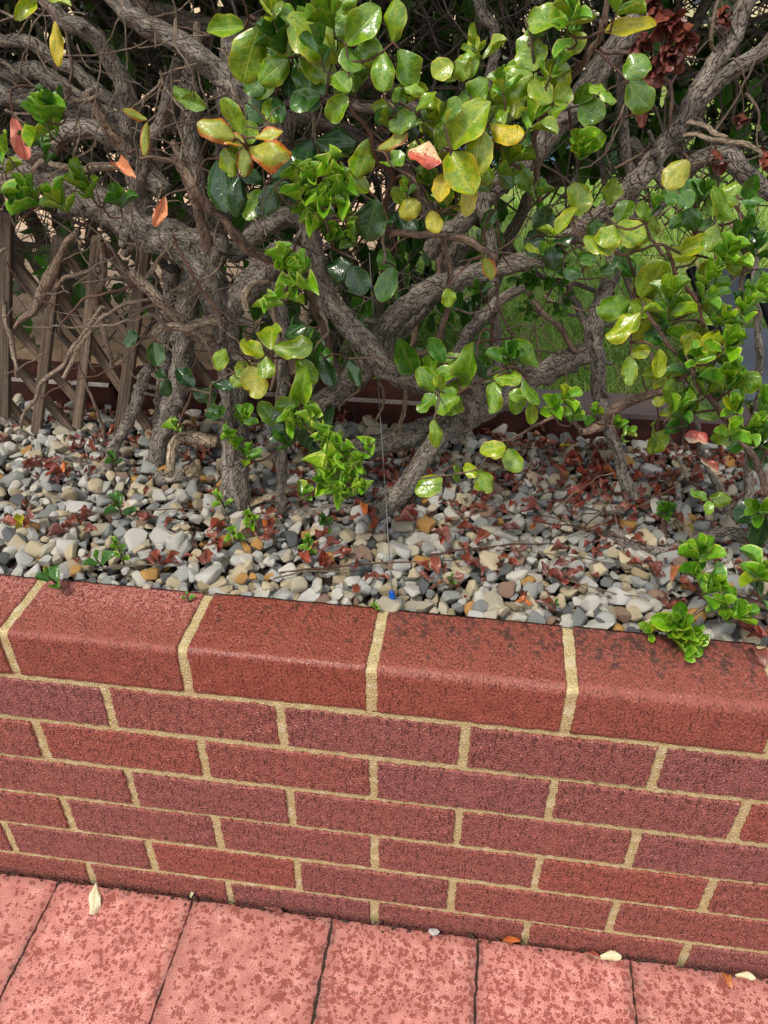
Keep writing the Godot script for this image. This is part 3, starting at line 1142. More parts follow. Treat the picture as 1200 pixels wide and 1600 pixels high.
func make_trellis():
	var t = thing("trellis", Vector3(-0.65, -0.015, -0.535), "weathered grey diamond trellis standing in the gravel beside the shrub", "trellis")
	for s in SLATS:
		var a: Vector3 = Vector3(s[0], s[1], s[2]) - t.position
		var b: Vector3 = Vector3(s[3], s[4], s[5]) - t.position
		var y := (b - a).normalized()
		var z := Vector3(0, 0, 1)
		var x := y.cross(z).normalized()
		obj(box(Vector3(s[6], a.distance_to(b), 0.011), 0.0015), "slat", tinted(M.timber, Color(1, 1, 1) * rng.randf_range(0.8, 1.1)), t, Transform3D(Basis(x, y, x.cross(y)), (a + b) / 2))

# ------------------------------------------------------------------ plants
const SHRUBS := {
	"C": [Vector3(-0.281, -0.01, -0.36), "gnarled shrub with a thick grey trunk and a long limb arching down over the gravel"],
	"K": [Vector3(-0.20, -0.01, -0.342), "slim stemmed shrub with a low tuft of bright curled leaves over the gravel"],
	"L": [Vector3(-0.45, -0.01, -0.45), "old shrub with twisted dark limbs and roots in front of the trellis"],
	"R": [Vector3(0.36, -0.01, -0.448), "leaning shrub with a crooked trunk in front of the lawn and timber edging"],
	"S": [Vector3(0.54, -0.01, -0.40), "leafy shrub with glossy pale edged leaves and a root lying on the gravel"],
}

func make_shrubs():
	for k in SHRUBS:
		roots[k] = thing("shrub", SHRUBS[k][0], SHRUBS[k][1], "shrub", "shrubs growing in the gravel bed")
		nodes_of[k] = PackedVector3Array()
	for b in BRANCHES:
		var root: Node3D = roots[b[0]]
		var v: Array = b[2]
		var pts := []
		var radii := []
		for i in v.size() / 4:
			pts.append(Vector3(v[i * 4], v[i * 4 + 1], v[i * 4 + 2]) - root.position)
			radii.append(maxf(v[i * 4 + 3] * 0.80, 0.0009))
		var kind: String = b[1]
		var thick: float = radii.max()
		var sides := 18 if thick > 0.012 else (12 if thick > 0.006 else 8)
		var m: Material = {"trunk": M.bark, "limb": M.bark, "branch": M.twig, "stub": M.bark, "root": M.bark, "deadwood": M.deadwood, "twig": M.twig}[kind]
		if kind == "twig":
			m = M.deadwood if rng.randf() < (0.75 if b[0] in ["L", "C"] else 0.35) else (M.red_twig if rng.randf() < 0.4 else M.twig)
		var rough := 0.25 if kind != "deadwood" else 0.34
		var centres: Array = spline(pts, radii, 0.012)
		for c in centres[0]:
			nodes_of[b[0]].append(c + root.position)
		var called: String = {"stub": "broken_stub", "deadwood": "dead_branch"}.get(kind, kind)
		var wood := new_mesh()
		var line := spline(pts, radii, 0.007 if thick > 0.006 else 0.006)
		add_tube(wood, line[0], line[1], sides, rough, 0.008)
		# broken spurs and knots along the older wood
		if thick > 0.009:
			for e in maxi(2, int(line[0].size() / 14.0)):
				var at := rng.randi_range(2, line[0].size() - 3)
				var way := Vector3(rng.randfn(), rng.randfn() * 0.8 + 0.2, rng.randfn() + 0.3).normalized()
				var r0: float = line[1][at]
				var c0: Vector3 = line[0][at] + way * r0 * 0.5
				var l0 := r0 * rng.randf_range(0.9, 2.4)
				var w0 := r0 * rng.randf_range(0.18, 0.40)
				add_tube(wood, [c0, c0 + way * l0 * 0.5, c0 + way * l0 + Vector3(rng.randfn(), rng.randfn(), rng.randfn()) * 0.002], [w0 * 1.5, w0, w0 * 0.8], 8, 0.25)
		obj(done(wood), called, m, root)
	# single broad leaves, those nearest to the wood first
	var todo := []
	for l in LEAVES:
		var v: Array = l[2]
		var base := Vector3(v[0], v[1], v[2])
		todo.append([nearest(l[0], base).distance_to(base), l])
	todo.sort_custom(func(a, b): return a[0] < b[0])
	var to_lens := Vector3(0.108, 0.685, 0.671)
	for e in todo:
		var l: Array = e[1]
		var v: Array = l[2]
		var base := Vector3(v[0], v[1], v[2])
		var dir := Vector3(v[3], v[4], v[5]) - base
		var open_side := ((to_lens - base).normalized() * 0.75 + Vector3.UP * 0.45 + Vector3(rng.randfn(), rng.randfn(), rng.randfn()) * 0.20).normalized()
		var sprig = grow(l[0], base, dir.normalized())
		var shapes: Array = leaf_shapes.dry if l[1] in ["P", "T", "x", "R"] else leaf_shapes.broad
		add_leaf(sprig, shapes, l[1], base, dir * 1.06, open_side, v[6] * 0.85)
		# leaves stand in pairs: a partner on the other side of the twig for some
		if rng.randf() < 0.45 and not l[1] in ["P", "T", "R", "x", "Y"]:
			var other := (dir.bounce(open_side.cross(dir).normalized()) * -0.35 + open_side.cross(dir) * (1.0 if rng.randf() < 0.5 else -1.0) * 0.9 + dir * 0.25).normalized() * dir.length() * rng.randf_range(0.6, 1.0)
			add_leaf(sprig, shapes, l[1], base - dir.normalized() * 0.003, other, open_side + Vector3(rng.randfn(), rng.randfn(), rng.randfn()) * 0.3, v[6] * 0.8)
	# tufts of small leaves
	for s in SPRIGS:
		var v: Array = s[2]
		var base := Vector3(v[0], v[1], v[2])
		var axis := Vector3(v[3], v[4], v[5])
		var sprig = grow(s[0], base - axis * v[7] * 0.5, axis, base)
		tuft(sprig, base, axis, v[6], v[7], s[1])

func nearest(k: String, p: Vector3) -> Vector3:
	var best := 1e9
	var at := p
	for q in nodes_of[k]:
		var d: float = q.distance_squared_to(p)
		if d < best:
			best = d
			at = q
	return at

func grow(k: String, base: Vector3, dir: Vector3, to = null):
	# a twig from the nearest wood of this shrub to the foot of a leaf or tuft
	var root: Node3D = roots[k]
	var from := nearest(k, base)
	var d := from.distance_to(base)
	var mid := (from + base) / 2 - dir * d * 0.18 + Vector3(rng.randfn(), rng.randfn(), rng.randfn()) * d * 0.10
	var pts := [from - root.position, mid - root.position, base - root.position]
	var radii := [0.0014 + d * 0.008, 0.0012 + d * 0.004, 0.0010]
	if to != null:
		pts.append(to - root.position)
		radii.append(0.0009)
	for c in spline(pts, radii, 0.02)[0]:
		nodes_of[k].append(c + root.position)
	return obj(tube(pts, radii, 6, 0.12, 0.008, 0.003), "sprig", M.red_twig if rng.randf() < 0.6 else M.twig, root)

func add_leaf(sprig, shapes: Array, kind: String, base: Vector3, dir: Vector3, normal: Vector3, width: float):
	var t := leaf_at(base - sprig.get_parent().position, dir, normal, width)
	obj(shapes[rng.randi_range(0, shapes.size() - 1)], "leaf", leaf_material(kind), sprig, t)

func tuft(sprig, base: Vector3, axis: Vector3, n: int, l: float, kind: String):
	var side := axis.cross(Vector3(0.3, 0.9, 0.2)).normalized()
	var other := axis.cross(side)
	var shapes: Array = leaf_shapes.curled if kind == "c" else (leaf_shapes.dry if kind == "x" else leaf_shapes.small)
	var turn := rng.randf() * TAU
	l *= rng.randf_range(0.82, 1.22)
	var open := rng.randf_range(0.75, 1.15)
	for i in n:
		var t := (i + 0.6) / n
		var a := turn + i * 2.3999
		var radial := side * cos(a) + other * sin(a)
		var tilt := lerpf(0.30, 1.35, t) * open + rng.randf_range(-0.25, 0.25)
		if kind == "x":
			tilt = rng.randf_range(0.1, 0.9)
		var dir := axis * cos(tilt) + radial * sin(tilt)
		var nrm := axis * sin(tilt) - radial * cos(tilt) + Vector3(rng.randfn(), rng.randfn(), rng.randfn()) * 0.16
		var len := l * lerpf(0.45, 1.0, sqrt(t)) * rng.randf_range(0.7, 1.2)
		var foot := base + axis * l * (0.45 - 0.75 * t)
		var kd := kind
		if kind == "r" and rng.randf() < 0.25:
			kd = ["d", "g", "y"][rng.randi_range(0, 2)] if t > 0.45 else "c"
		elif kind == "c" and rng.randf() < 0.25:
			kd = "r"
		add_leaf(sprig, shapes, kd, foot, dir * len, nrm, len * rng.randf_range(0.50, 0.64))

func make_hedge():
	var h = thing("hedge", Vector3(0, -0.05, -1.15), "dense tangled brown hedge with a dark leafy top behind the shrubs", "hedge")
	var r := RandomNumberGenerator.new()
	r.seed = 77
	# stems
	for k in 34:
		var x := r.randf_range(-1.9, 1.9)
		if x > 0.05 and x < 0.95 and k % 3 > 0:
			x -= 1.2
		var z := r.randf_range(-1.5, -0.82)
		var pts := []
		var radii := []
		var p := Vector3(x, -0.06, z)
		var d := Vector3(r.randf_range(-0.5, 0.5), 1, r.randf_range(-0.2, 0.35)).normalized()
		var rad := r.randf_range(0.010, 0.022)
		for i in 8:
			pts.append(p - h.position)
			radii.append(rad * (1.0 - i * 0.09))
			p += d * r.randf_range(0.15, 0.24)
			d = (d + Vector3(r.randfn() * 0.35, r.randfn() * 0.2 + 0.1, r.randfn() * 0.25)).normalized()
		obj(tube(pts, radii, 9, 0.18, 0.03, 0.01), "stem", M.thicket, h)
	# limbs that cross behind the picture's upper half
	for k in 95:
		var p := Vector3(r.randf_range(-1.7, 1.7), r.randf_range(0.30, 1.0), r.randf_range(-1.3, -0.70))
		var d := Vector3(r.randfn(), r.randfn() * 0.5, r.randfn() * 0.25).normalized()
		var pts := []
		var radii := []
		var rad := r.randf_range(0.006, 0.018)
		for i in 6:
			pts.append(p - h.position)
			radii.append(rad * (1.0 - i * 0.1))
			p += d * r.randf_range(0.10, 0.18)
			d = (d + Vector3(r.randfn(), r.randfn() * 0.7, r.randfn() * 0.4) * 0.35).normalized()
		obj(tube(pts, radii, 9, 0.18, 0.03, 0.01), "limb", M.thicket, h)
	# twigs past counting
	var a := new_mesh()
	for k in 6500:
		var x := r.randf_range(-1.9, 1.6)
		var low := 0.34 if x > 0.0 else 0.10
		var p := Vector3(x, low + pow(r.randf(), 0.8) * 0.9, r.randf_range(-1.45 if x < 0.0 else -1.1, -0.62))
		var d := Vector3(r.randfn(), r.randfn(), r.randfn() * 0.5).normalized()
		var rad := r.randf_range(0.0008, 0.0030)
		var c := []
		var rr := []
		for i in 6:
			c.append(p - h.position)
			rr.append(rad * (1.0 - i * 0.13))
			p += d * r.randf_range(0.03, 0.06)
			d = (d + Vector3(r.randfn(), r.randfn(), r.randfn()) * 0.28).normalized()
		add_tube(a, c, rr, 4, 0.0)
	var tw = obj(done(a), "twigs", M.thicket, h)
	tw.set_meta("kind", "stuff")
	# foliage
	var mm := MultiMesh.new()
	mm.transform_format = MultiMesh.TRANSFORM_3D
	mm.mesh = leaf_shapes.low
	var spots := []
	while spots.size() < 17000:
		var x := r.randf_range(-2.2, 2.2)
		var y := r.randf_range(0.50, 1.55)
		var z := r.randf_range(-1.15, -0.34)
		if x > 0.0 and (z < -0.95 or y > 1.15):
			continue
		var clump := jitter.get_noise_3d(x * 3.5, y * 3.5, z * 3.5)
		var need := -0.25
		if y < 0.76:
			need = 0.26 if z < -0.75 else 9.0
		elif z > -0.48:
			need = 0.12
		if clump < need:
			continue
		spots.append(Vector3(x, y, z))
	# the leafy back of the hedge
	while spots.size() < 35000:
		var x := r.randf_range(-2.2, 2.2)
		var y := r.randf_range(0.25 if x < -0.1 else 0.38, 1.15)
		var z := r.randf_range(-1.5, -1.15)
		if x > 0.0:
			z += 0.36
			y = minf(y, 0.95)
		if jitter.get_noise_3d(x * 5, y * 5, z * 5) > -0.30:
			spots.append(Vector3(x, y, z))
	# low dark leaves behind the edging
	for k in 700:
		var x := r.randf_range(-0.42, 0.12)
		if k % 4 == 0:
			x = r.randf_range(-1.2, -0.3)
		spots.append(Vector3(x, r.randf_range(-0.02, 0.32), r.randf_range(-1.25, -0.82)))
	mm.instance_count = spots.size()
	for k in spots.size():
		var q := Basis.from_euler(Vector3(r.randf_range(-1.6, 0.3), r.randf() * TAU, r.randf_range(-0.6, 0.6)))
		var s := r.randf_range(0.035, 0.062)
		mm.set_instance_transform(k, Transform3D(q.scaled(Vector3(s * 0.62, s, s)), spots[k] - h.position))
	var g := MultiMeshInstance3D.new()
	g.multimesh = mm
	g.material_override = M.leaf.d[0]
	put(g, "foliage", h)
	g.set_meta("kind", "stuff")

func make_seedlings():
	for s in SEEDLINGS:
		var v: Array = s[1]
		var foot := Vector3(v[0], -0.012, v[2])
		var t = thing("seedling", foot, s[2], "seedling", "seedlings sprouting in the gravel")
		var axis := Vector3(rng.randf_range(-0.3, 0.3), 1, rng.randf_range(0.1, 0.5)).normalized()
		var top: Vector3 = axis * (v[5] + 0.012)
		var stem = obj(tube([Vector3.ZERO, top * 0.5 + Vector3(0.002, 0, 0.001), top], [0.0015, 0.0012, 0.0009], 6, 0.1, 0.006), "stem", M.red_twig, t)
		var n: int = v[3]
		var l: float = v[4]
		var side := axis.cross(Vector3(0.3, 0.2, 0.9)).normalized()
		var other := axis.cross(side)
		for i in n:
			var a := i * (PI if n < 4 else 2.3999) + 0.4
			var tt := (i + 0.6) / n
			var radial := side * cos(a) + other * sin(a)
			var tilt := lerpf(0.4, 1.35, tt)
			var dir := axis * cos(tilt) + radial * sin(tilt)
			var len := l * lerpf(0.6, 1.0, tt)
			var foot_l := top * (1.0 - 0.75 * tt)
			var shapes: Array = leaf_shapes.curled if s[0] == "c" else leaf_shapes.small
			obj(shapes[i % 5], "leaf", leaf_material(s[0]), t, leaf_at(foot_l, dir * len, axis * sin(tilt) - radial * cos(tilt), len * 0.62))
		stem.set_meta("label", "thin reddish stem")

func make_fallen_leaves():
	for f in FALLEN:
		var x: float = f[0]
		var z: float = f[1]
		var roll := rng.randf()
		var kind := "x" if roll < 0.62 else ("q" if roll < 0.92 else ("o" if roll < 0.97 else "Y"))
		var l := rng.randf_range(0.018, 0.034)
		var y := gravel_top(x, z) + 0.013 + rng.randf_range(0.0, 0.006)
		var a := rng.randf() * TAU
		var dir := Vector3(cos(a), rng.randf_range(-0.25, 0.35), sin(a)) * l
		var up := Vector3(rng.randfn() * 0.28, 1, rng.randfn() * 0.28 + 0.1).normalized()
		var t := leaf_at(Vector3(x, y, z), dir, up, l * rng.randf_range(0.36, 0.52))
		var o = obj(leaf_shapes.dry[rng.randi_range(0, 5)], "fallen_leaf", leaf_material(kind), self, t)
		var label: String = {"x": "dry dark red brown leaf fallen on the grey gravel", "q": "fallen brick red leaf lying on the gravel", "o": "fallen orange brown leaf lying on the gravel", "Y": "fallen yellow leaf lying on the gravel"}[kind]
		tag(o, label, "leaf", "fallen leaves on the gravel")

func make_small_things():
	# thin wire with a blue clip
	var w = thing("wire", Vector3(0.009, -0.005, -0.13), "thin grey wire slanting up into the shrub from a blue clip behind the capping", "wire")
	obj(tube([Vector3(0, 0.0, 0), Vector3(-0.029, 0.099, -0.138), Vector3(-0.059, 0.199, -0.277), Vector3(-0.098, 0.329, -0.459)], [0.0009, 0.0009, 0.0009, 0.0009], 7, 0.0, 0.03), "strand", M.wire, w)
	var clip = obj(tube([Vector3(0.0, -0.006, 0), Vector3(0.0, 0.004, 0), Vector3(-0.001, 0.016, 0)], [0.0044, 0.0046, 0.0034], 12, 0.0, 0.004), "clip", M.clip, w)
	clip.set_meta("label", "bright blue plastic clip")
	obj(tube([Vector3(0.001, -0.016, 0.004), Vector3(0.0, -0.010, 0.002), Vector3(0.0, -0.005, 0)], [0.0032, 0.0033, 0.0033], 10, 0.0, 0.004), "clip_base", M.black, w)
	# straws and twigs on the gravel
	var straws := [[-0.155, -0.165, 0.09, -0.225, 0.0013], [-0.16, -0.15, -0.05, -0.175, 0.0012], [0.05, -0.235, 0.24, -0.29, 0.0016], [0.21, -0.21, 0.35, -0.17, 0.0010], [0.20, -0.34, 0.36, -0.30, 0.0013], [-0.56, -0.24, -0.30, -0.30, 0.0012], [-0.33, -0.16, -0.42, -0.13, 0.0011], [0.14, -0.26, 0.33, -0.24, 0.0010]]
	for s in straws:
		var a := Vector3(s[0], gravel_top(s[0], s[1]) + 0.012, s[1])
		var b := Vector3(s[2], gravel_top(s[2], s[3]) + 0.012, s[3])
		var m := (a + b) / 2 + Vector3(0, 0.004, rng.randf_range(-0.01, 0.01))
		var o = obj(tube([a, m, b], [s[4], s[4], s[4] * 0.6], 6, 0.15, 0.01, 0.003), "fallen_twig", M.deadwood if s[4] < 0.00125 else M.red_twig)
		tag(o, "pale dry straw lying across the gravel" if s[4] < 0.00125 else "thin reddish twig lying across the gravel", "twig", "dry twigs on the gravel")
	# litter at the foot of the wall
	var bits := [
		[-0.470, 0.005, 0.35, 0.056, 0.021, "w", "pale curled dry leaf with a long stalk on the pavers"],
		[-0.305, 0.008, 2.9, 0.030, 0.009, "w", "small pale seed husk at the foot of the wall"],
		[-0.18, 0.007, 1.4, 0.034, 0.008, "x", "dark red leaf scrap lying along the wall foot"],
		[0.205, 0.008, 1.6, 0.028, 0.009, "o", "orange curled leaf bit beside a white pebble"],
		[0.33, 0.010, 1.4, 0.026, 0.008, "R", "red leaf bit touching a pale leaf by the wall"],
		[0.352, 0.014, 1.7, 0.036, 0.014, "w", "cream curled leaf by the wall foot"],
		[0.535, 0.010, 0.4, 0.026, 0.011, "o", "upright tan leaf scrap by the wall foot"],
		[0.555, 0.012, 1.5, 0.030, 0.010, "w", "pale flat leaf scrap by the wall foot"],
	]
	for s in bits:
		var d: Vector3 = Vector3(sin(s[2]), 0.12, cos(s[2])) * s[3]
		var o = obj((leaf_shapes.broad[2] if s[3] > 0.05 else leaf_shapes.dry[rng.randi_range(0, 5)]), "dry_leaf", leaf_material(s[5]), self, leaf_at(Vector3(s[0], -0.563, s[1]), d, Vector3(0.1, 1, 0.3), s[4]))
		tag(o, s[6], "leaf")
	var pebble = obj(stone_mesh(999), "pebble", M.stones[9], self, Transform3D(Basis.IDENTITY.scaled(Vector3(0.013, 0.013, 0.013)), Vector3(0.098, -0.5625, 0.009)))
	tag(pebble, "small white pebble on the paver against the wall", "pebble")

# ------------------------------------------------------------------ where the wood and leaves stand (metres)
const BRANCHES := [
	["C","trunk",[-0.274,-0.028,-0.34,0.0301,-0.272,0.077,-0.365,0.0262,-0.273,0.177,-0.385,0.0244,-0.281,0.273,-0.4,0.0254,-0.301,0.335,-0.41,0.0286,-0.323,0.372,-0.42,0.0292]],
	["C","trunk",[-0.292,-0.014,-0.335,0.0134,-0.273,0.097,-0.35,0.0109,-0.274,0.189,-0.36,0.0076,-0.275,0.282,-0.375,0.006,-0.284,0.342,-0.39,0.005]],
	["C","limb",[-0.283,0.263,-0.4,0.0208,-0.244,0.32,-0.42,0.026,-0.201,0.353,-0.43,0.0257,-0.142,0.365,-0.42,0.018]],
	["K","trunk",[-0.195,-0.01,-0.325,0.0111,-0.191,0.078,-0.335,0.0103,-0.19,0.157,-0.35,0.011,-0.187,0.246,-0.38,0.013,-0.202,0.308,-0.42,0.0177,-0.226,0.361,-0.44,0.0212]],
	["C","limb",[-0.527,0.902,-0.411,0.0084,-0.36,0.683,-0.36,0.014,-0.284,0.63,-0.36,0.0158,-0.205,0.571,-0.36,0.017,-0.168,0.532,-0.365,0.0186,-0.147,0.48,-0.37,0.0179,-0.135,0.423,-0.365,0.0176,-0.124,0.366,-0.36,0.0176,-0.102,0.318,-0.355,0.0188,-0.061,0.266,-0.36,0.0202,-0.017,0.218,-0.375,0.0213,0.023,0.191,-0.4,0.02,0.066,0.191,-0.43,0.0232,0.093,0.151,-0.45,0.0249,0.082,0.107,-0.455,0.0225]],
	["C","stub",[-0.164,0.508,-0.36,0.0096,-0.148,0.535,-0.35,0.0093,-0.141,0.557,-0.345,0.008]],
	["C","limb",[-0.169,0.007,-0.46,0.0131,-0.089,0.041,-0.45,0.0234,-0.004,0.074,-0.45,0.025,0.077,0.104,-0.46,0.0267,0.135,0.135,-0.48,0.0255,0.183,0.163,-0.5,0.0234,0.231,0.188,-0.51,0.0242,0.279,0.216,-0.52,0.0219]],
	["C","trunk",[-0.042,-0.01,-0.335,0.0221,0.006,0.044,-0.37,0.019,0.041,0.088,-0.41,0.0181,0.073,0.11,-0.44,0.0182]],
	["K","root",[-0.306,-0.038,-0.31,0.0072,-0.235,-0.022,-0.325,0.0092,-0.132,-0.005,-0.335,0.0091,-0.04,0.002,-0.335,0.013]],
	["C","limb",[-0.258,0.003,-0.5,0.0147,-0.185,0.071,-0.5,0.024,-0.111,0.135,-0.5,0.0253,-0.065,0.187,-0.5,0.0236,-0.047,0.239,-0.5,0.0221,-0.003,0.285,-0.5,0.0215,0.063,0.315,-0.51,0.0193,0.128,0.333,-0.52,0.0172,0.203,0.344,-0.53,0.0152]],
	["C","limb",[-0.066,0.174,-0.52,0.0157,-0.018,0.231,-0.55,0.0187,0.041,0.303,-0.56,0.0191,0.058,0.353,-0.56,0.0167]],
	["C","branch",[-0.282,0.511,-0.3,0.0054,-0.271,0.495,-0.3,0.0077,-0.254,0.474,-0.3,0.0078,-0.235,0.438,-0.315,0.0081,-0.205,0.395,-0.335,0.0092,-0.172,0.38,-0.36,0.0107,-0.136,0.375,-0.38,0.0087]],
	["C","limb",[-0.273,0.352,-0.45,0.0178,-0.223,0.391,-0.455,0.0184,-0.162,0.407,-0.46,0.0173,-0.122,0.415,-0.47,0.0136]],
	["C","branch",[-0.299,0.303,-0.42,0.0123,-0.293,0.38,-0.41,0.0099,-0.298,0.434,-0.4,0.0087,-0.305,0.482,-0.39,0.0076,-0.313,0.515,-0.39,0.0058]],
	["C","deadwood",[-0.364,0.37,-0.3,0.0063,-0.349,0.355,-0.305,0.0102,-0.333,0.337,-0.31,0.0094,-0.322,0.305,-0.33,0.0084,-0.312,0.267,-0.36,0.0092,-0.292,0.241,-0.39,0.0105]],
	["C","deadwood",[-0.358,0.276,-0.32,0.0054,-0.333,0.285,-0.325,0.0071,-0.302,0.288,-0.34,0.0081,-0.274,0.28,-0.38,0.0102]],
	["C","twig",[-0.29,0.424,-0.29,0.002,-0.273,0.39,-0.28,0.0028,-0.255,0.35,-0.28,0.0025,-0.241,0.327,-0.28,0.0021,-0.237,0.307,-0.28,0.0017]],
	["C","twig",[-0.291,0.421,-0.3,0.0024,-0.315,0.391,-0.3,0.0029,-0.34,0.365,-0.3,0.0038]],
	["C","twig",[-0.358,0.361,-0.3,0.0025,-0.394,0.362,-0.3,0.0021,-0.426,0.357,-0.29,0.0013]],
	["C","twig",[-0.356,0.354,-0.3,0.003,-0.386,0.345,-0.3,0.0026,-0.435,0.328,-0.3,0.0022,-0.461,0.306,-0.29,0.0017,-0.475,0.274,-0.29,0.0013]],
	["C","twig",[-0.324,0.327,-0.32,0.0035,-0.37,0.328,-0.31,0.0035,-0.412,0.309,-0.3,0.003,-0.456,0.263,-0.3,0.0036,-0.474,0.233,-0.3,0.0041,-0.484,0.216,-0.29,0.0037]],
	["C","twig",[-0.325,0.323,-0.32,0.0022,-0.379,0.312,-0.31,0.0022,-0.438,0.301,-0.3,0.0013]],
	["C","twig",[-0.329,0.288,-0.32,0.0027,-0.343,0.309,-0.31,0.0026,-0.389,0.301,-0.3,0.0022,-0.469,0.292,-0.29,0.0018,-0.52,0.296,-0.28,0.0009]],
	["C","twig",[-0.304,0.328,-0.36,0.0027,-0.332,0.33,-0.35,0.0031,-0.273,0.351,-0.36,0.0026,-0.252,0.378,-0.36,0.0017]],
	["C","deadwood",[-0.192,0.346,-0.36,0.0039,-0.211,0.343,-0.35,0.0061,-0.222,0.329,-0.345,0.0066,-0.222,0.31,-0.345,0.0062]],
	["C","deadwood",[-0.312,0.067,-0.4,0.0125,-0.354,0.073,-0.4,0.0125,-0.375,0.064,-0.385,0.0114,-0.385,0.04,-0.37,0.0093,-0.389,0.016,-0.365,0.0078]],
	["C","branch",[-0.018,0.432,-0.29,0.005,0.043,0.437,-0.29,0.0061,0.079,0.427,-0.28,0.0061,0.113,0.417,-0.265,0.0045]],
	["C","branch",[0.037,0.402,-0.42,0.0052,0.049,0.338,-0.42,0.0054,0.046,0.278,-0.43,0.0065,0.032,0.225,-0.45,0.0077,-0.008,0.219,-0.46,0.0059]],
	["C","twig",[-0.058,0.586,-0.24,0.0017,-0.047,0.565,-0.24,0.0027,-0.038,0.548,-0.25,0.0031,-0.027,0.524,-0.26,0.0032,-0.015,0.501,-0.28,0.0033,-0.025,0.457,-0.3,0.0035,-0.02,0.43,-0.3,0.0031]],
	["C","twig",[-0.107,0.579,-0.3,0.0025,-0.105,0.546,-0.3,0.0029,-0.103,0.51,-0.31,0.0034,-0.103,0.473,-0.32,0.0039,-0.111,0.424,-0.33,0.0049]],
	["C","twig",[-0.005,0.194,-0.39,0.0038,-0.011,0.145,-0.4,0.0044,-0.019,0.089,-0.42,0.0046]],
	["C","twig",[-0.022,0.462,-0.28,0.0023,-0.019,0.424,-0.27,0.0027,-0.022,0.405,-0.265,0.0019]],
	["C","twig",[-0.035,0.448,-0.29,0.0023,-0.055,0.451,-0.29,0.0023,-0.088,0.444,-0.3,0.0027]],
	["C","twig",[-0.19,0.319,-0.36,0.0062,-0.187,0.273,-0.36,0.0041,-0.192,0.229,-0.35,0.0032,-0.198,0.193,-0.34,0.0023]],
	["C","twig",[-0.118,0.316,-0.34,0.003,-0.109,0.289,-0.33,0.0022,-0.125,0.266,-0.32,0.0018]],
	["C","branch",[-0.112,0.112,-0.5,0.0064,-0.141,0.17,-0.52,0.0085,-0.159,0.235,-0.52,0.0093,-0.172,0.303,-0.5,0.0099]],
	["C","branch",[-0.02,0.152,-0.58,0.0055,-0.012,0.213,-0.6,0.0075,0.018,0.279,-0.6,0.0084,0.026,0.341,-0.6,0.0091,0.032,0.418,-0.6,0.0078]],
	["C","twig",[-0.123,0.102,-0.47,0.0026,-0.088,0.155,-0.46,0.0025,-0.095,0.219,-0.46,0.003,-0.12,0.279,-0.46,0.0029]],
	["C","twig",[-0.063,0.088,-0.46,0.0026,-0.047,0.135,-0.46,0.0026,-0.057,0.168,-0.46,0.0025]],
	["L","limb",[-0.626,0.902,-0.451,0.0079,-0.464,0.679,-0.4,0.0131,-0.412,0.64,-0.4,0.0126,-0.388,0.599,-0.41,0.0138,-0.381,0.547,-0.42,0.0151,-0.392,0.491,-0.43,0.0166,-0.397,0.431,-0.44,0.0191,-0.381,0.387,-0.44,0.0204]],
	["L","limb",[-0.778,0.828,-0.504,0.006,-0.576,0.641,-0.45,0.01,-0.504,0.613,-0.45,0.0109,-0.455,0.576,-0.46,0.0112,-0.4,0.534,-0.46,0.0105,-0.369,0.468,-0.47,0.0118]],
	["L","limb",[-0.833,0.773,-0.556,0.008,-0.619,0.601,-0.5,0.0133,-0.548,0.581,-0.5,0.0152,-0.497,0.56,-0.5,0.0135,-0.43,0.516,-0.5,0.0128,-0.389,0.479,-0.5,0.012]],
	["L","limb",[-0.875,0.737,-0.586,0.0145,-0.656,0.571,-0.53,0.0241,-0.545,0.544,-0.53,0.0223,-0.454,0.507,-0.53,0.0197,-0.378,0.427,-0.5,0.0189]],
	["L","limb",[-0.539,0.489,-0.42,0.0167,-0.478,0.513,-0.42,0.0173,-0.422,0.519,-0.42,0.0163,-0.395,0.495,-0.43,0.0157,-0.391,0.441,-0.43,0.0152]],
	["L","limb",[-0.865,0.617,-0.498,0.0175,-0.633,0.471,-0.44,0.0291,-0.539,0.459,-0.44,0.0272,-0.487,0.437,-0.44,0.0283,-0.417,0.399,-0.44,0.0314,-0.341,0.375,-0.43,0.035,-0.275,0.365,-0.43,0.0294]],
	["L","limb",[-0.397,0.435,-0.42,0.0125,-0.354,0.509,-0.41,0.0114,-0.316,0.561,-0.4,0.0106,-0.293,0.605,-0.39,0.0086]],
	["L","limb",[-0.336,0.591,-0.52,0.0176,-0.336,0.494,-0.52,0.0167,-0.333,0.408,-0.51,0.0153,-0.317,0.326,-0.5,0.0158]],
	["L","limb",[-0.264,0.62,-0.55,0.0221,-0.286,0.54,-0.56,0.0204,-0.305,0.453,-0.56,0.0194,-0.321,0.342,-0.55,0.0172]],
	["L","trunk",[-0.312,0.355,-0.45,0.0216,-0.354,0.278,-0.46,0.0227,-0.376,0.182,-0.46,0.0217,-0.406,0.093,-0.45,0.0203,-0.447,-0.014,-0.44,0.0201]],
	["L","trunk",[-0.379,0.32,-0.48,0.0167,-0.413,0.196,-0.5,0.0169,-0.431,0.115,-0.5,0.0148,-0.455,0.012,-0.48,0.0136]],
	["L","trunk",[-0.44,0.162,-0.47,0.0116,-0.478,0.085,-0.46,0.013,-0.514,0.024,-0.45,0.0122,-0.517,0.003,-0.42,0.0143,-0.525,-0.011,-0.395,0.0109,-0.571,-0.022,-0.395,0.011,-0.631,-0.018,-0.4,0.0089]],
	["L","root",[-0.778,-0.041,-0.455,0.014,-0.691,-0.036,-0.435,0.0154,-0.621,-0.012,-0.43,0.014,-0.548,-0.013,-0.425,0.0134,-0.486,-0.025,-0.41,0.0055]],
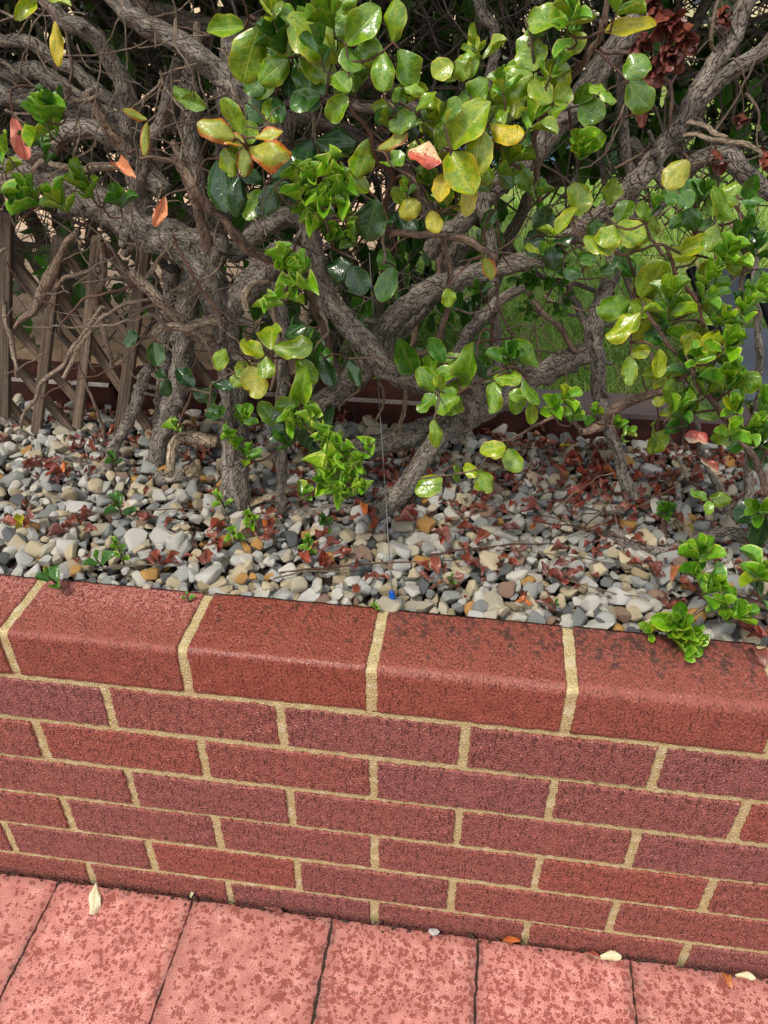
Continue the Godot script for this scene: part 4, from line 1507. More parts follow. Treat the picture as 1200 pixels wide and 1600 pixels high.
	["L","root",[-0.458,-0.018,-0.43,0.0089,-0.388,-0.007,-0.4,0.013,-0.452,-0.021,-0.4,0.0098,-0.35,-0.004,-0.39,0.0064]],
	["L","trunk",[-0.813,0.024,-0.56,0.0133,-0.755,-0.013,-0.53,0.0169,-0.711,-0.033,-0.49,0.0171,-0.691,-0.053,-0.455,0.014]],
	["L","branch",[-0.486,0.388,-0.42,0.0064,-0.525,0.35,-0.42,0.0071,-0.552,0.311,-0.42,0.012,-0.587,0.266,-0.42,0.0084,-0.621,0.238,-0.41,0.003]],
	["L","branch",[-0.46,0.335,-0.41,0.0047,-0.506,0.326,-0.41,0.0043,-0.543,0.3,-0.42,0.0044,-0.572,0.271,-0.42,0.0039]],
	["L","twig",[-0.458,0.283,-0.4,0.0043,-0.506,0.236,-0.4,0.0044,-0.545,0.192,-0.4,0.0045,-0.583,0.16,-0.4,0.0046,-0.621,0.117,-0.4,0.0042,-0.644,0.087,-0.4,0.0037,-0.652,0.065,-0.4,0.0032]],
	["L","branch",[-0.468,0.363,-0.45,0.0062,-0.481,0.315,-0.45,0.0073,-0.498,0.264,-0.45,0.0065,-0.49,0.216,-0.44,0.0056,-0.485,0.171,-0.43,0.0041]],
	["L","twig",[-0.688,0.248,-0.5,0.0053,-0.693,0.193,-0.5,0.006,-0.694,0.146,-0.5,0.0055,-0.703,0.11,-0.5,0.0034]],
	["L","twig",[-0.394,0.659,-0.3,0.0014,-0.385,0.632,-0.3,0.0018,-0.383,0.601,-0.3,0.0022,-0.4,0.573,-0.31,0.0023,-0.424,0.562,-0.32,0.0019]],
	["L","twig",[-0.402,0.566,-0.31,0.0027,-0.395,0.568,-0.33,0.0035,-0.393,0.568,-0.36,0.0047]],
	["L","deadwood",[-0.399,0.575,-0.36,0.0087,-0.396,0.537,-0.38,0.0098,-0.389,0.504,-0.4,0.011]],
	["L","deadwood",[-0.266,0.61,-0.42,0.0052,-0.271,0.62,-0.415,0.0071,-0.272,0.644,-0.41,0.0047]],
	["L","twig",[-0.311,0.586,-0.37,0.002,-0.325,0.569,-0.36,0.002,-0.35,0.553,-0.36,0.002]],
	["L","twig",[-0.313,0.595,-0.38,0.0024,-0.303,0.575,-0.37,0.0027,-0.289,0.559,-0.36,0.002,-0.273,0.542,-0.35,0.0016]],
	["L","twig",[-0.268,0.543,-0.34,0.0019,-0.278,0.521,-0.33,0.0023,-0.282,0.504,-0.32,0.0027]],
	["L","twig",[-0.552,0.458,-0.33,0.005,-0.509,0.472,-0.34,0.0037,-0.482,0.494,-0.35,0.0041,-0.454,0.486,-0.36,0.005,-0.376,0.484,-0.38,0.0059]],
	["L","twig",[-0.481,0.558,-0.3,0.0023,-0.467,0.558,-0.3,0.0019,-0.452,0.56,-0.31,0.0019,-0.432,0.567,-0.33,0.0019]],
	["L","twig",[-0.336,0.539,-0.32,0.0012,-0.305,0.533,-0.31,0.0011,-0.286,0.524,-0.31,0.0015]],
	["L","twig",[-0.355,0.433,-0.36,0.0013,-0.322,0.448,-0.34,0.0012,-0.292,0.449,-0.34,0.0012]],
	["L","twig",[-0.342,0.503,-0.34,0.0028,-0.313,0.506,-0.33,0.0024,-0.291,0.503,-0.32,0.0031]],
	["L","twig",[-0.485,0.628,-0.36,0.0015,-0.454,0.651,-0.36,0.0015,-0.441,0.67,-0.36,0.0015]],
	["L","root",[-0.497,-0.01,-0.39,0.0027,-0.486,-0.028,-0.35,0.0021,-0.48,-0.043,-0.335,0.0016]],
	["L","twig",[-0.542,0.179,-0.43,0.0026,-0.527,0.095,-0.43,0.0032,-0.522,0.034,-0.43,0.0033]],
	["R","trunk",[0.366,-0.012,-0.435,0.0124,0.332,0.047,-0.46,0.0118,0.303,0.115,-0.48,0.0132,0.282,0.182,-0.5,0.0155,0.272,0.24,-0.51,0.0176,0.28,0.297,-0.52,0.0149,0.287,0.335,-0.52,0.0127,0.266,0.387,-0.53,0.0111]],
	["R","limb",[0.272,0.23,-0.51,0.0128,0.245,0.272,-0.53,0.0074,0.226,0.31,-0.53,0.0068,0.202,0.348,-0.53,0.0067]],
	["R","limb",[0.428,0.953,-0.467,0.0072,0.371,0.683,-0.42,0.012,0.348,0.612,-0.42,0.013,0.319,0.545,-0.42,0.0151,0.286,0.48,-0.43,0.0167,0.248,0.427,-0.45,0.015,0.212,0.392,-0.47,0.0138,0.178,0.348,-0.5,0.0121]],
	["R","limb",[0.528,0.917,-0.423,0.0063,0.413,0.663,-0.4,0.0105,0.369,0.603,-0.41,0.0114,0.333,0.562,-0.42,0.0107,0.316,0.538,-0.42,0.0078]],
	["R","limb",[0.272,0.645,-0.55,0.0189,0.207,0.558,-0.54,0.0202,0.158,0.499,-0.53,0.0195,0.101,0.437,-0.52,0.0187,0.053,0.391,-0.52,0.0178,0.012,0.345,-0.53,0.0155]],
	["R","limb",[0.139,0.142,-0.52,0.0115,0.121,0.249,-0.52,0.0115,0.106,0.35,-0.51,0.0109,0.086,0.43,-0.51,0.0123,0.075,0.488,-0.51,0.0106,0.083,0.558,-0.52,0.0086,0.09,0.631,-0.53,0.0083,0.058,0.679,-0.53,0.0097,-0.048,0.934,-0.578,0.0058]],
	["R","limb",[0.261,0.591,-0.6,0.0088,0.28,0.512,-0.6,0.0101,0.302,0.435,-0.6,0.0104,0.316,0.39,-0.6,0.0097]],
	["R","limb",[0.052,0.166,-0.48,0.0112,0.078,0.237,-0.49,0.0118,0.118,0.281,-0.5,0.0107,0.168,0.311,-0.52,0.0096]],
	["R","branch",[0.212,0.622,-0.4,0.0033,0.244,0.615,-0.4,0.0033,0.269,0.604,-0.4,0.0033,0.294,0.584,-0.41,0.0034,0.305,0.565,-0.41,0.0034,0.307,0.54,-0.42,0.0031,0.286,0.514,-0.42,0.0024,0.253,0.489,-0.43,0.002]],
	["R","deadwood",[0.316,0.538,-0.36,0.0033,0.346,0.54,-0.33,0.0036,0.369,0.539,-0.31,0.0039,0.386,0.529,-0.29,0.0028]],
	["R","deadwood",[0.319,0.55,-0.37,0.0041,0.338,0.546,-0.35,0.004,0.356,0.541,-0.33,0.0032]],
	["R","branch",[0.196,0.952,-0.296,0.0022,0.196,0.676,-0.25,0.0037,0.196,0.657,-0.25,0.004,0.194,0.638,-0.26,0.0045,0.186,0.616,-0.28,0.0046,0.174,0.597,-0.3,0.0041,0.155,0.575,-0.31,0.0046,0.149,0.548,-0.32,0.0043,0.153,0.502,-0.34,0.0042,0.158,0.447,-0.37,0.0044,0.178,0.368,-0.44,0.0062]],
	["S","branch",[0.491,0.133,-0.22,0.0061,0.422,0.226,-0.24,0.0055,0.397,0.247,-0.25,0.0051,0.367,0.277,-0.25,0.0043,0.338,0.311,-0.25,0.0035,0.303,0.345,-0.26,0.003,0.285,0.372,-0.27,0.0023]],
	["R","branch",[0.345,0.257,-0.3,0.0066,0.335,0.249,-0.3,0.007,0.309,0.223,-0.32,0.0077,0.285,0.2,-0.33,0.0083,0.277,0.17,-0.34,0.0099,0.248,0.158,-0.34,0.0063]],
	["S","branch",[0.342,0.255,-0.3,0.005,0.355,0.283,-0.27,0.004,0.36,0.304,-0.26,0.0031]],
	["S","trunk",[0.532,0.006,-0.4,0.0109,0.511,0.085,-0.42,0.0082,0.503,0.17,-0.42,0.007,0.487,0.267,-0.42,0.0062,0.457,0.343,-0.43,0.006,0.447,0.408,-0.44,0.0059]],
	["S","trunk",[0.499,0.009,-0.4,0.0074,0.468,0.053,-0.42,0.0064,0.445,0.096,-0.45,0.0059,0.426,0.151,-0.47,0.0044,0.395,0.218,-0.48,0.0038]],
	["S","root",[0.317,-0.003,-0.332,0.0116,0.345,-0.008,-0.305,0.0114,0.383,-0.011,-0.3,0.0113,0.42,-0.007,-0.315,0.0123,0.461,-0.006,-0.34,0.0135,0.5,-0.007,-0.35,0.0145,0.574,-0.017,-0.33,0.0142]],
	["S","root",[0.445,-0.008,-0.24,0.0045,0.471,-0.008,-0.215,0.007,0.519,-0.021,-0.2,0.0087]],
	["S","branch",[0.523,-0.014,-0.19,0.0056,0.451,0.029,-0.155,0.0037,0.407,0.029,-0.13,0.0028,0.381,0.004,-0.112,0.002,0.347,-0.004,-0.11,0.0012]],
	["R","twig",[0.095,0.211,-0.36,0.0023,0.116,0.237,-0.34,0.0026,0.146,0.244,-0.35,0.0031,0.175,0.222,-0.37,0.0041]],
	["R","twig",[0.017,0.107,-0.26,0.0013,0.061,0.119,-0.255,0.0018,0.108,0.138,-0.26,0.0017,0.128,0.161,-0.27,0.0017,0.153,0.172,-0.28,0.0022,0.178,0.183,-0.3,0.0026,0.211,0.195,-0.31,0.0031,0.246,0.165,-0.33,0.004]],
	["R","twig",[0.091,0.216,-0.35,0.0022,0.062,0.184,-0.33,0.0018,0.043,0.173,-0.32,0.0014]],
	["R","twig",[0.191,0.427,-0.33,0.0023,0.227,0.425,-0.3,0.0023,0.264,0.418,-0.29,0.0023,0.297,0.433,-0.28,0.0022,0.334,0.424,-0.28,0.0018,0.363,0.413,-0.27,0.0018]],
	["S","twig",[0.306,0.431,-0.29,0.003,0.324,0.401,-0.28,0.0034,0.346,0.375,-0.27,0.003,0.361,0.348,-0.26,0.0026]],
	["R","twig",[0.276,0.481,-0.3,0.0015,0.286,0.446,-0.3,0.0022,0.308,0.42,-0.29,0.003]],
	["R","twig",[0.314,0.519,-0.3,0.0007,0.296,0.496,-0.31,0.0011,0.275,0.479,-0.34,0.0015,0.239,0.447,-0.38,0.002]],
	["R","twig",[0.159,0.445,-0.36,0.002,0.188,0.455,-0.34,0.0019,0.199,0.481,-0.32,0.0015,0.142,0.521,-0.3,0.0018]],
	["R","twig",[0.13,0.576,-0.27,0.002,0.131,0.61,-0.26,0.0023,0.127,0.633,-0.25,0.0019,0.122,0.657,-0.25,0.0013]],
	["R","twig",[0.131,0.61,-0.26,0.002,0.142,0.612,-0.27,0.0017,0.158,0.62,-0.28,0.0017,0.174,0.599,-0.29,0.002]],
	["R","twig",[0.052,0.536,-0.24,0.0021,0.072,0.549,-0.24,0.0024,0.064,0.57,-0.24,0.002,0.084,0.555,-0.26,0.0024,0.113,0.527,-0.28,0.0021,0.153,0.485,-0.33,0.0023]],
	["R","twig",[0.008,0.517,-0.27,0.0018,0.007,0.491,-0.28,0.0022,0.032,0.467,-0.28,0.0019,0.007,0.501,-0.28,0.0022,-0.016,0.494,-0.29,0.0026]],
	["R","limb",[0.417,0.429,-0.6,0.0122,0.372,0.428,-0.6,0.0142,0.322,0.467,-0.62,0.0142,0.29,0.492,-0.62,0.0122]],
	["R","limb",[0.767,0.44,-0.595,0.0091,0.491,0.442,-0.55,0.0152,0.413,0.488,-0.56,0.016,0.369,0.446,-0.6,0.0141,0.327,0.371,-0.6,0.0117]],
	["S","twig",[0.375,0.463,-0.3,0.0025,0.396,0.421,-0.3,0.0034,0.402,0.368,-0.3,0.0035,0.394,0.318,-0.28,0.0031]],
	["R","twig",[0.323,0.669,-0.36,0.0024,0.325,0.646,-0.36,0.0028,0.336,0.621,-0.38,0.0029]],
	["R","twig",[0.377,0.67,-0.3,0.0009,0.361,0.607,-0.32,0.0014,0.351,0.556,-0.34,0.0014,0.337,0.477,-0.36,0.0015]],
	["R","twig",[0.052,0.348,-0.36,0.0013,0.003,0.369,-0.34,0.0012,-0.036,0.382,-0.32,0.0012]],
	["R","twig",[0.111,0.347,-0.4,0.0022,0.133,0.286,-0.42,0.0023,0.176,0.222,-0.44,0.0024]],
	["R","branch",[0.251,0.212,-0.5,0.0059,0.202,0.26,-0.5,0.0049,0.169,0.298,-0.5,0.0057,0.161,0.336,-0.5,0.0056]],
	["L","twig",[-0.331,0.466,-0.277,0.0019,-0.313,0.504,-0.279,0.0015,-0.312,0.541,-0.274,0.0011,-0.3,0.574,-0.286,0.0007]],
	["L","twig",[-0.387,0.5,-0.372,0.0013,-0.346,0.496,-0.382,0.001,-0.309,0.481,-0.393,0.0008,-0.279,0.454,-0.404,0.0007]],
	["L","twig",[-0.41,0.614,-0.287,0.0011,-0.365,0.618,-0.281,0.0009,-0.317,0.622,-0.268,0.0007,-0.272,0.635,-0.254,0.0005]],
	["L","twig",[-0.421,0.621,-0.392,0.0013,-0.403,0.599,-0.386,0.001,-0.377,0.587,-0.392,0.0008,-0.345,0.58,-0.392,0.0006]],
	["L","twig",[-0.325,0.651,-0.397,0.0019,-0.281,0.657,-0.388,0.0015,-0.246,0.676,-0.386,0.0011,-0.22,0.698,-0.4,0.0007]],
	["L","twig",[-0.449,0.458,-0.278,0.0013,-0.419,0.471,-0.269,0.001,-0.389,0.483,-0.262,0.0008,-0.363,0.501,-0.251,0.0006]],
	["L","twig",[-0.446,0.58,-0.281,0.0012,-0.476,0.601,-0.286,0.001,-0.506,0.624,-0.296,0.0007,-0.543,0.641,-0.306,0.0006]],
	["L","twig",[-0.435,0.655,-0.331,0.0013,-0.409,0.657,-0.321,0.0011,-0.39,0.657,-0.323,0.0008,-0.364,0.658,-0.311,0.0006]],
	["L","twig",[-0.247,0.637,-0.277,0.0016,-0.247,0.665,-0.278,0.0012,-0.256,0.688,-0.268,0.0009,-0.279,0.706,-0.27,0.0006]],
	["L","twig",[-0.236,0.549,-0.305,0.0015,-0.262,0.546,-0.316,0.0012,-0.279,0.544,-0.301,0.0009,-0.299,0.539,-0.297,0.0006]],
	["L","twig",[-0.446,0.598,-0.287,0.0013,-0.427,0.628,-0.281,0.001,-0.399,0.655,-0.274,0.0007,-0.369,0.677,-0.267,0.0005]],
	["L","twig",[-0.289,0.483,-0.277,0.0018,-0.302,0.455,-0.276,0.0014,-0.298,0.427,-0.271,0.0011,-0.283,0.402,-0.261,0.0007]],
	["L","twig",[-0.407,0.491,-0.292,0.0013,-0.399,0.528,-0.287,0.001,-0.373,0.563,-0.273,0.0007,-0.34,0.587,-0.272,0.0006]],
	["L","twig",[-0.247,0.542,-0.306,0.0019,-0.251,0.557,-0.304,0.0015,-0.251,0.572,-0.306,0.0011,-0.244,0.589,-0.298,0.0007]],
	["L","twig",[-0.469,0.626,-0.315,0.0011,-0.514,0.615,-0.329,0.0009,-0.557,0.607,-0.337,0.0007,-0.603,0.597,-0.348,0.0006]],
	["L","twig",[-0.437,0.658,-0.351,0.0017,-0.463,0.653,-0.338,0.0013,-0.496,0.641,-0.341,0.001,-0.523,0.618,-0.344,0.0007]],
	["L","twig",[-0.408,0.657,-0.388,0.0016,-0.416,0.67,-0.374,0.0013,-0.431,0.683,-0.376,0.0009,-0.435,0.7,-0.372,0.0006]],
	["L","twig",[-0.326,0.52,-0.274,0.0017,-0.309,0.524,-0.289,0.0013,-0.284,0.522,-0.287,0.001,-0.264,0.527,-0.298,0.0007]],
	["L","twig",[-0.421,0.545,-0.362,0.0024,-0.415,0.524,-0.35,0.0019,-0.433,0.5,-0.357,0.0015,-0.449,0.477,-0.357,0.001]],
	["L","twig",[-0.247,0.533,-0.338,0.001,-0.26,0.503,-0.344,0.0008,-0.267,0.474,-0.334,0.0006,-0.286,0.445,-0.333,0.0007]],
	["L","twig",[-0.306,0.6,-0.38,0.0023,-0.312,0.58,-0.381,0.0019,-0.319,0.561,-0.378,0.0014,-0.336,0.54,-0.389,0.001]],
	["L","twig",[-0.356,0.578,-0.331,0.0015,-0.366,0.557,-0.328,0.0012,-0.387,0.537,-0.336,0.0009,-0.388,0.517,-0.323,0.0006]],
	["L","twig",[-0.533,0.438,-0.325,0.002,-0.564,0.425,-0.313,0.0016,-0.605,0.407,-0.316,0.0012,-0.652,0.383,-0.325,0.0008]],
	["L","twig",[-0.535,0.413,-0.344,0.0014,-0.546,0.448,-0.354,0.0011,-0.532,0.486,-0.353,0.0008,-0.523,0.522,-0.358,0.0007]],
	["L","twig",[-0.257,0.652,-0.293,0.0018,-0.255,0.627,-0.287,0.0015,-0.235,0.606,-0.272,0.0011,-0.24,0.578,-0.285,0.0007]],
	["L","twig",[-0.387,0.367,-0.382,0.0014,-0.389,0.412,-0.379,0.0011,-0.413,0.446,-0.389,0.0008,-0.444,0.477,-0.403,0.0007]],
	["L","twig",[-0.443,0.654,-0.303,0.002,-0.46,0.659,-0.309,0.0016,-0.474,0.665,-0.309,0.0012,-0.49,0.671,-0.313,0.0008]],
	["L","twig",[-0.454,0.496,-0.282,0.0016,-0.487,0.497,-0.28,0.0013,-0.518,0.491,-0.273,0.001,-0.562,0.474,-0.284,0.0007]],
	["L","twig",[-0.289,0.623,-0.315,0.0008,-0.296,0.648,-0.326,0.0007,-0.315,0.669,-0.334,0.0006,-0.328,0.691,-0.335,0.0006]],
	["L","twig",[-0.559,0.443,-0.38,0.0025,-0.53,0.429,-0.392,0.0021,-0.486,0.43,-0.387,0.0015,-0.461,0.409,-0.398,0.001]],
	["L","twig",[-0.449,0.575,-0.355,0.0014,-0.458,0.585,-0.35,0.0011,-0.465,0.598,-0.352,0.0008,-0.465,0.613,-0.352,0.0006]],
	["L","twig",[-0.331,0.553,-0.396,0.0011,-0.32,0.546,-0.396,0.0009,-0.319,0.533,-0.411,0.0007,-0.312,0.521,-0.4,0.0007]],
	["L","twig",[-0.383,0.64,-0.379,0.0013,-0.377,0.622,-0.39,0.0011,-0.378,0.6,-0.396,0.0008,-0.373,0.579,-0.403,0.0006]],
	["L","twig",[-0.512,0.401,-0.278,0.002,-0.537,0.377,-0.265,0.0016,-0.568,0.35,-0.26,0.0012,-0.589,0.315,-0.254,0.0008]],
	["L","twig",[-0.455,0.66,-0.39,0.0014,-0.461,0.623,-0.395,0.0011,-0.462,0.585,-0.402,0.0009,-0.454,0.547,-0.395,0.0007]],
	["L","twig",[-0.36,0.383,-0.344,0.0025,-0.363,0.396,-0.336,0.002,-0.382,0.398,-0.349,0.0015,-0.388,0.407,-0.335,0.001]],
	["L","twig",[-0.457,0.649,-0.336,0.0021,-0.451,0.656,-0.35,0.0017,-0.446,0.665,-0.363,0.0013,-0.437,0.675,-0.366,0.0009]],
	["L","twig",[-0.552,0.367,-0.334,0.0016,-0.548,0.335,-0.339,0.0013,-0.526,0.314,-0.338,0.001,-0.492,0.305,-0.335,0.0007]],
	["L","twig",[-0.51,0.515,-0.326,0.0014,-0.539,0.514,-0.313,0.0011,-0.574,0.517,-0.315,0.0008,-0.617,0.513,-0.323,0.0006]],
	["L","twig",[-0.532,0.432,-0.359,0.0011,-0.528,0.444,-0.372,0.0009,-0.519,0.461,-0.369,0.0007,-0.52,0.474,-0.383,0.0007]],
	["L","twig",[-0.473,0.585,-0.387,0.0015,-0.494,0.57,-0.386,0.0012,-0.516,0.56,-0.381,0.0009,-0.541,0.556,-0.379,0.0007]],
	["L","twig",[-0.35,0.388,-0.309,0.0013,-0.353,0.424,-0.32,0.001,-0.362,0.459,-0.33,0.0008,-0.38,0.489,-0.325,0.0006]],
	["L","twig",[-0.332,0.503,-0.393,0.0011,-0.301,0.502,-0.38,0.0008,-0.283,0.489,-0.388,0.0007,-0.264,0.474,-0.392,0.0007]],
	["L","twig",[-0.4,0.41,-0.388,0.0018,-0.4,0.43,-0.389,0.0014,-0.39,0.451,-0.38,0.0011,-0.38,0.467,-0.386,0.0007]],
	["L","twig",[-0.363,0.554,-0.278,0.0015,-0.356,0.589,-0.29,0.0012,-0.342,0.623,-0.293,0.0009,-0.309,0.653,-0.278,0.0006]],
	["L","twig",[-0.427,0.394,-0.372,0.0014,-0.451,0.378,-0.376,0.0011,-0.477,0.363,-0.384,0.0008,-0.506,0.351,-0.392,0.0007]],
	["L","twig",[-0.272,0.265,-0.38,0.0017,-0.312,0.235,-0.39,0.0014,-0.334,0.199,-0.383,0.001,-0.348,0.15,-0.392,0.0008]],
	["L","twig",[-0.297,0.249,-0.288,0.0011,-0.307,0.263,-0.285,0.0009,-0.32,0.274,-0.289,0.0007,-0.341,0.276,-0.303,0.0007]],
	["L","twig",[-0.344,0.289,-0.262,0.0015,-0.391,0.256,-0.257,0.0012,-0.442,0.233,-0.248,0.0009,-0.498,0.208,-0.246,0.0007]],
	["L","twig",[-0.423,0.377,-0.35,0.0013,-0.389,0.352,-0.356,0.0011,-0.362,0.318,-0.363,0.0008,-0.357,0.268,-0.376,0.0007]],
	["L","twig",[-0.211,0.25,-0.283,0.0015,-0.222,0.288,-0.282,0.0011,-0.247,0.316,-0.29,0.0009,-0.253,0.354,-0.289,0.0007]],
	["L","twig",[-0.356,0.383,-0.274,0.0015,-0.379,0.409,-0.286,0.0012,-0.399,0.437,-0.284,0.0009,-0.414,0.466,-0.288,0.0006]],
	["L","twig",[-0.385,0.366,-0.274,0.0008,-0.413,0.389,-0.283,0.0007,-0.426,0.422,-0.281,0.0006,-0.447,0.444,-0.269,0.0006]],
	["L","twig",[-0.4,0.286,-0.358,0.001,-0.363,0.309,-0.367,0.0008,-0.323,0.312,-0.379,0.0007,-0.283,0.339,-0.375,0.0007]],
	["L","twig",[-0.322,0.288,-0.298,0.0008,-0.324,0.327,-0.284,0.0007,-0.315,0.365,-0.274,0.0007,-0.311,0.401,-0.261,0.0006]],
	["L","twig",[-0.269,0.297,-0.373,0.0009,-0.251,0.286,-0.369,0.0007,-0.227,0.284,-0.362,0.0007,-0.202,0.291,-0.352,0.0007]],
	["L","twig",[-0.216,0.245,-0.265,0.0008,-0.233,0.256,-0.274,0.0007,-0.253,0.262,-0.275,0.0007,-0.271,0.269,-0.268,0.0007]],
	["L","twig",[-0.337,0.334,-0.316,0.0011,-0.302,0.311,-0.303,0.0009,-0.278,0.277,-0.315,0.0007,-0.264,0.237,-0.309,0.0007]],
	["L","twig",[-0.335,0.353,-0.271,0.001,-0.33,0.382,-0.266,0.0008,-0.326,0.408,-0.263,0.0006,-0.318,0.432,-0.268,0.0006]],
	["L","twig",[-0.489,0.321,-0.307,0.0008,-0.494,0.292,-0.307,0.0007,-0.486,0.266,-0.306,0.0007,-0.486,0.241,-0.293,0.0007]],
	["L","twig",[-0.259,0.397,-0.349,0.0007,-0.254,0.421,-0.353,0.0007,-0.254,0.443,-0.366,0.0007,-0.244,0.47,-0.352,0.0007]],
	["L","twig",[-0.469,0.35,-0.304,0.0012,-0.443,0.36,-0.295,0.001,-0.421,0.369,-0.293,0.0007,-0.4,0.379,-0.288,0.0007]],
	["L","twig",[-0.497,0.261,-0.278,0.0016,-0.544,0.235,-0.263,0.0013,-0.593,0.202,-0.251,0.001,-0.648,0.178,-0.242,0.0007]],
	["L","twig",[-0.212,0.355,-0.362,0.0012,-0.243,0.337,-0.373,0.001,-0.273,0.326,-0.375,0.0007,-0.301,0.305,-0.378,0.0007]],
	["L","twig",[-0.402,0.412,-0.265,0.0012,-0.381,0.433,-0.253,0.0009,-0.38,0.449,-0.267,0.0007,-0.364,0.464,-0.269,0.0006]],
	["L","twig",[-0.412,0.244,-0.327,0.0018,-0.397,0.199,-0.339,0.0015,-0.36,0.173,-0.343,0.0011,-0.326,0.141,-0.344,0.0008]],
	["L","twig",[-0.444,0.288,-0.324,0.0015,-0.448,0.265,-0.317,0.0012,-0.451,0.244,-0.309,0.0009,-0.445,0.221,-0.309,0.0007]],
	["L","twig",[-0.515,0.29,-0.346,0.0011,-0.497,0.286,-0.348,0.0009,-0.469,0.291,-0.335,0.0007,-0.45,0.288,-0.334,0.0007]],
	["L","twig",[-0.247,0.186,-0.377,0.0018,-0.254,0.165,-0.37,0.0015,-0.264,0.139,-0.373,0.0011,-0.277,0.11,-0.379,0.0008]],
	["L","twig",[-0.466,0.331,-0.321,0.0009,-0.511,0.324,-0.333,0.0008,-0.557,0.301,-0.344,0.0007,-0.6,0.274,-0.351,0.0008]],
	["L","twig",[-0.272,0.359,-0.312,0.0011,-0.25,0.393,-0.319,0.0008,-0.237,0.43,-0.321,0.0007,-0.214,0.458,-0.331,0.0006]],
	["L","twig",[-0.312,0.27,-0.394,0.0017,-0.277,0.264,-0.408,0.0014,-0.246,0.244,-0.419,0.001,-0.211,0.226,-0.416,0.0008]],
	["L","twig",[-0.205,0.392,-0.304,0.0007,-0.186,0.387,-0.3,0.0007,-0.167,0.383,-0.293,0.0006,-0.153,0.372,-0.289,0.0006]],
	["L","twig",[-0.301,0.331,-0.4,0.0016,-0.319,0.292,-0.401,0.0013,-0.355,0.256,-0.409,0.001,-0.371,0.22,-0.396,0.0008]],
	["L","twig",[-0.383,0.389,-0.313,0.0013,-0.408,0.377,-0.313,0.0011,-0.429,0.358,-0.315,0.0008,-0.446,0.347,-0.302,0.0007]],
	["L","twig",[-0.361,0.299,-0.322,0.0014,-0.324,0.324,-0.312,0.0011,-0.295,0.333,-0.324,0.0008,-0.265,0.351,-0.328,0.0007]],
	["L","twig",[-0.279,0.54,-0.32,0.0012,-0.25,0.548,-0.316,0.0009,-0.226,0.563,-0.313,0.0007,-0.196,0.573,-0.299,0.0006]],
	["L","twig",[-0.233,0.613,-0.3,0.0006,-0.249,0.605,-0.303,0.0006,-0.271,0.598,-0.316,0.0006,-0.293,0.597,-0.326,0.0006]],
	["L","twig",[-0.186,0.571,-0.293,0.0007,-0.176,0.562,-0.299,0.0006,-0.164,0.553,-0.299,0.0006,-0.146,0.55,-0.285,0.0006]],
	["L","twig",[-0.224,0.637,-0.322,0.0012,-0.257,0.643,-0.329,0.001,-0.283,0.648,-0.315,0.0007,-0.318,0.653,-0.324,0.0006]],
	["L","twig",[-0.348,0.543,-0.301,0.0012,-0.321,0.556,-0.314,0.001,-0.296,0.579,-0.315,0.0007,-0.259,0.592,-0.303,0.0006]],
	["L","twig",[-0.376,0.523,-0.288,0.0012,-0.39,0.488,-0.297,0.001,-0.381,0.457,-0.29,0.0007,-0.376,0.426,-0.275,0.0006]],
	["L","twig",[-0.404,0.582,-0.253,0.0007,-0.425,0.604,-0.25,0.0006,-0.46,0.614,-0.255,0.0006,-0.492,0.617,-0.248,0.0006]],
	["L","twig",[-0.353,0.553,-0.286,0.0012,-0.379,0.582,-0.291,0.001,-0.416,0.604,-0.302,0.0007,-0.433,0.636,-0.305,0.0006]],
	["L","twig",[-0.278,0.516,-0.33,0.0013,-0.276,0.54,-0.325,0.001,-0.264,0.564,-0.315,0.0008,-0.259,0.586,-0.32,0.0006]],
	["L","twig",[-0.251,0.547,-0.316,0.001,-0.242,0.561,-0.308,0.0008,-0.237,0.57,-0.321,0.0006,-0.224,0.579,-0.322,0.0006]],
	["L","twig",[-0.158,0.513,-0.255,0.001,-0.16,0.486,-0.264,0.0008,-0.169,0.456,-0.278,0.0007,-0.166,0.43,-0.276,0.0006]],
	["L","twig",[-0.318,0.604,-0.296,0.001,-0.313,0.637,-0.291,0.0008,-0.315,0.668,-0.298,0.0006,-0.336,0.693,-0.309,0.0006]],
	["L","twig",[-0.214,0.64,-0.291,0.0011,-0.249,0.633,-0.305,0.0009,-0.276,0.627,-0.297,0.0007,-0.301,0.629,-0.287,0.0006]],
	["L","twig",[-0.188,0.556,-0.25,0.0012,-0.169,0.553,-0.255,0.001,-0.149,0.559,-0.259,0.0007,-0.135,0.57,-0.268,0.0006]],
	["L","twig",[-0.384,0.522,-0.315,0.0013,-0.433,0.491,-0.324,0.0011,-0.484,0.468,-0.325,0.0008,-0.544,0.436,-0.339,0.0007]],
	["L","twig",[-0.243,0.508,-0.261,0.0012,-0.257,0.544,-0.264,0.0009,-0.255,0.583,-0.259,0.0007,-0.246,0.619,-0.253,0.0005]],
	["C","twig",[-0.202,0.564,-0.328,0.001,-0.212,0.583,-0.332,0.0008,-0.211,0.605,-0.329,0.0006,-0.224,0.622,-0.339,0.0006]],
	["C","twig",[-0.271,0.496,-0.419,0.0018,-0.244,0.474,-0.424,0.0014,-0.229,0.441,-0.437,0.0011,-0.23,0.399,-0.452,0.0008]],
	["C","twig",[-0.143,0.492,-0.366,0.0023,-0.134,0.515,-0.376,0.0018,-0.123,0.538,-0.378,0.0013,-0.116,0.561,-0.386,0.0009]],
	["C","twig",[-0.263,0.475,-0.34,0.0018,-0.263,0.46,-0.343,0.0014,-0.261,0.447,-0.332,0.0011,-0.263,0.43,-0.338,0.0007]],
	["C","twig",[-0.161,0.612,-0.31,0.0016,-0.169,0.62,-0.311,0.0013,-0.179,0.628,-0.321,0.001,-0.188,0.636,-0.323,0.0007]],
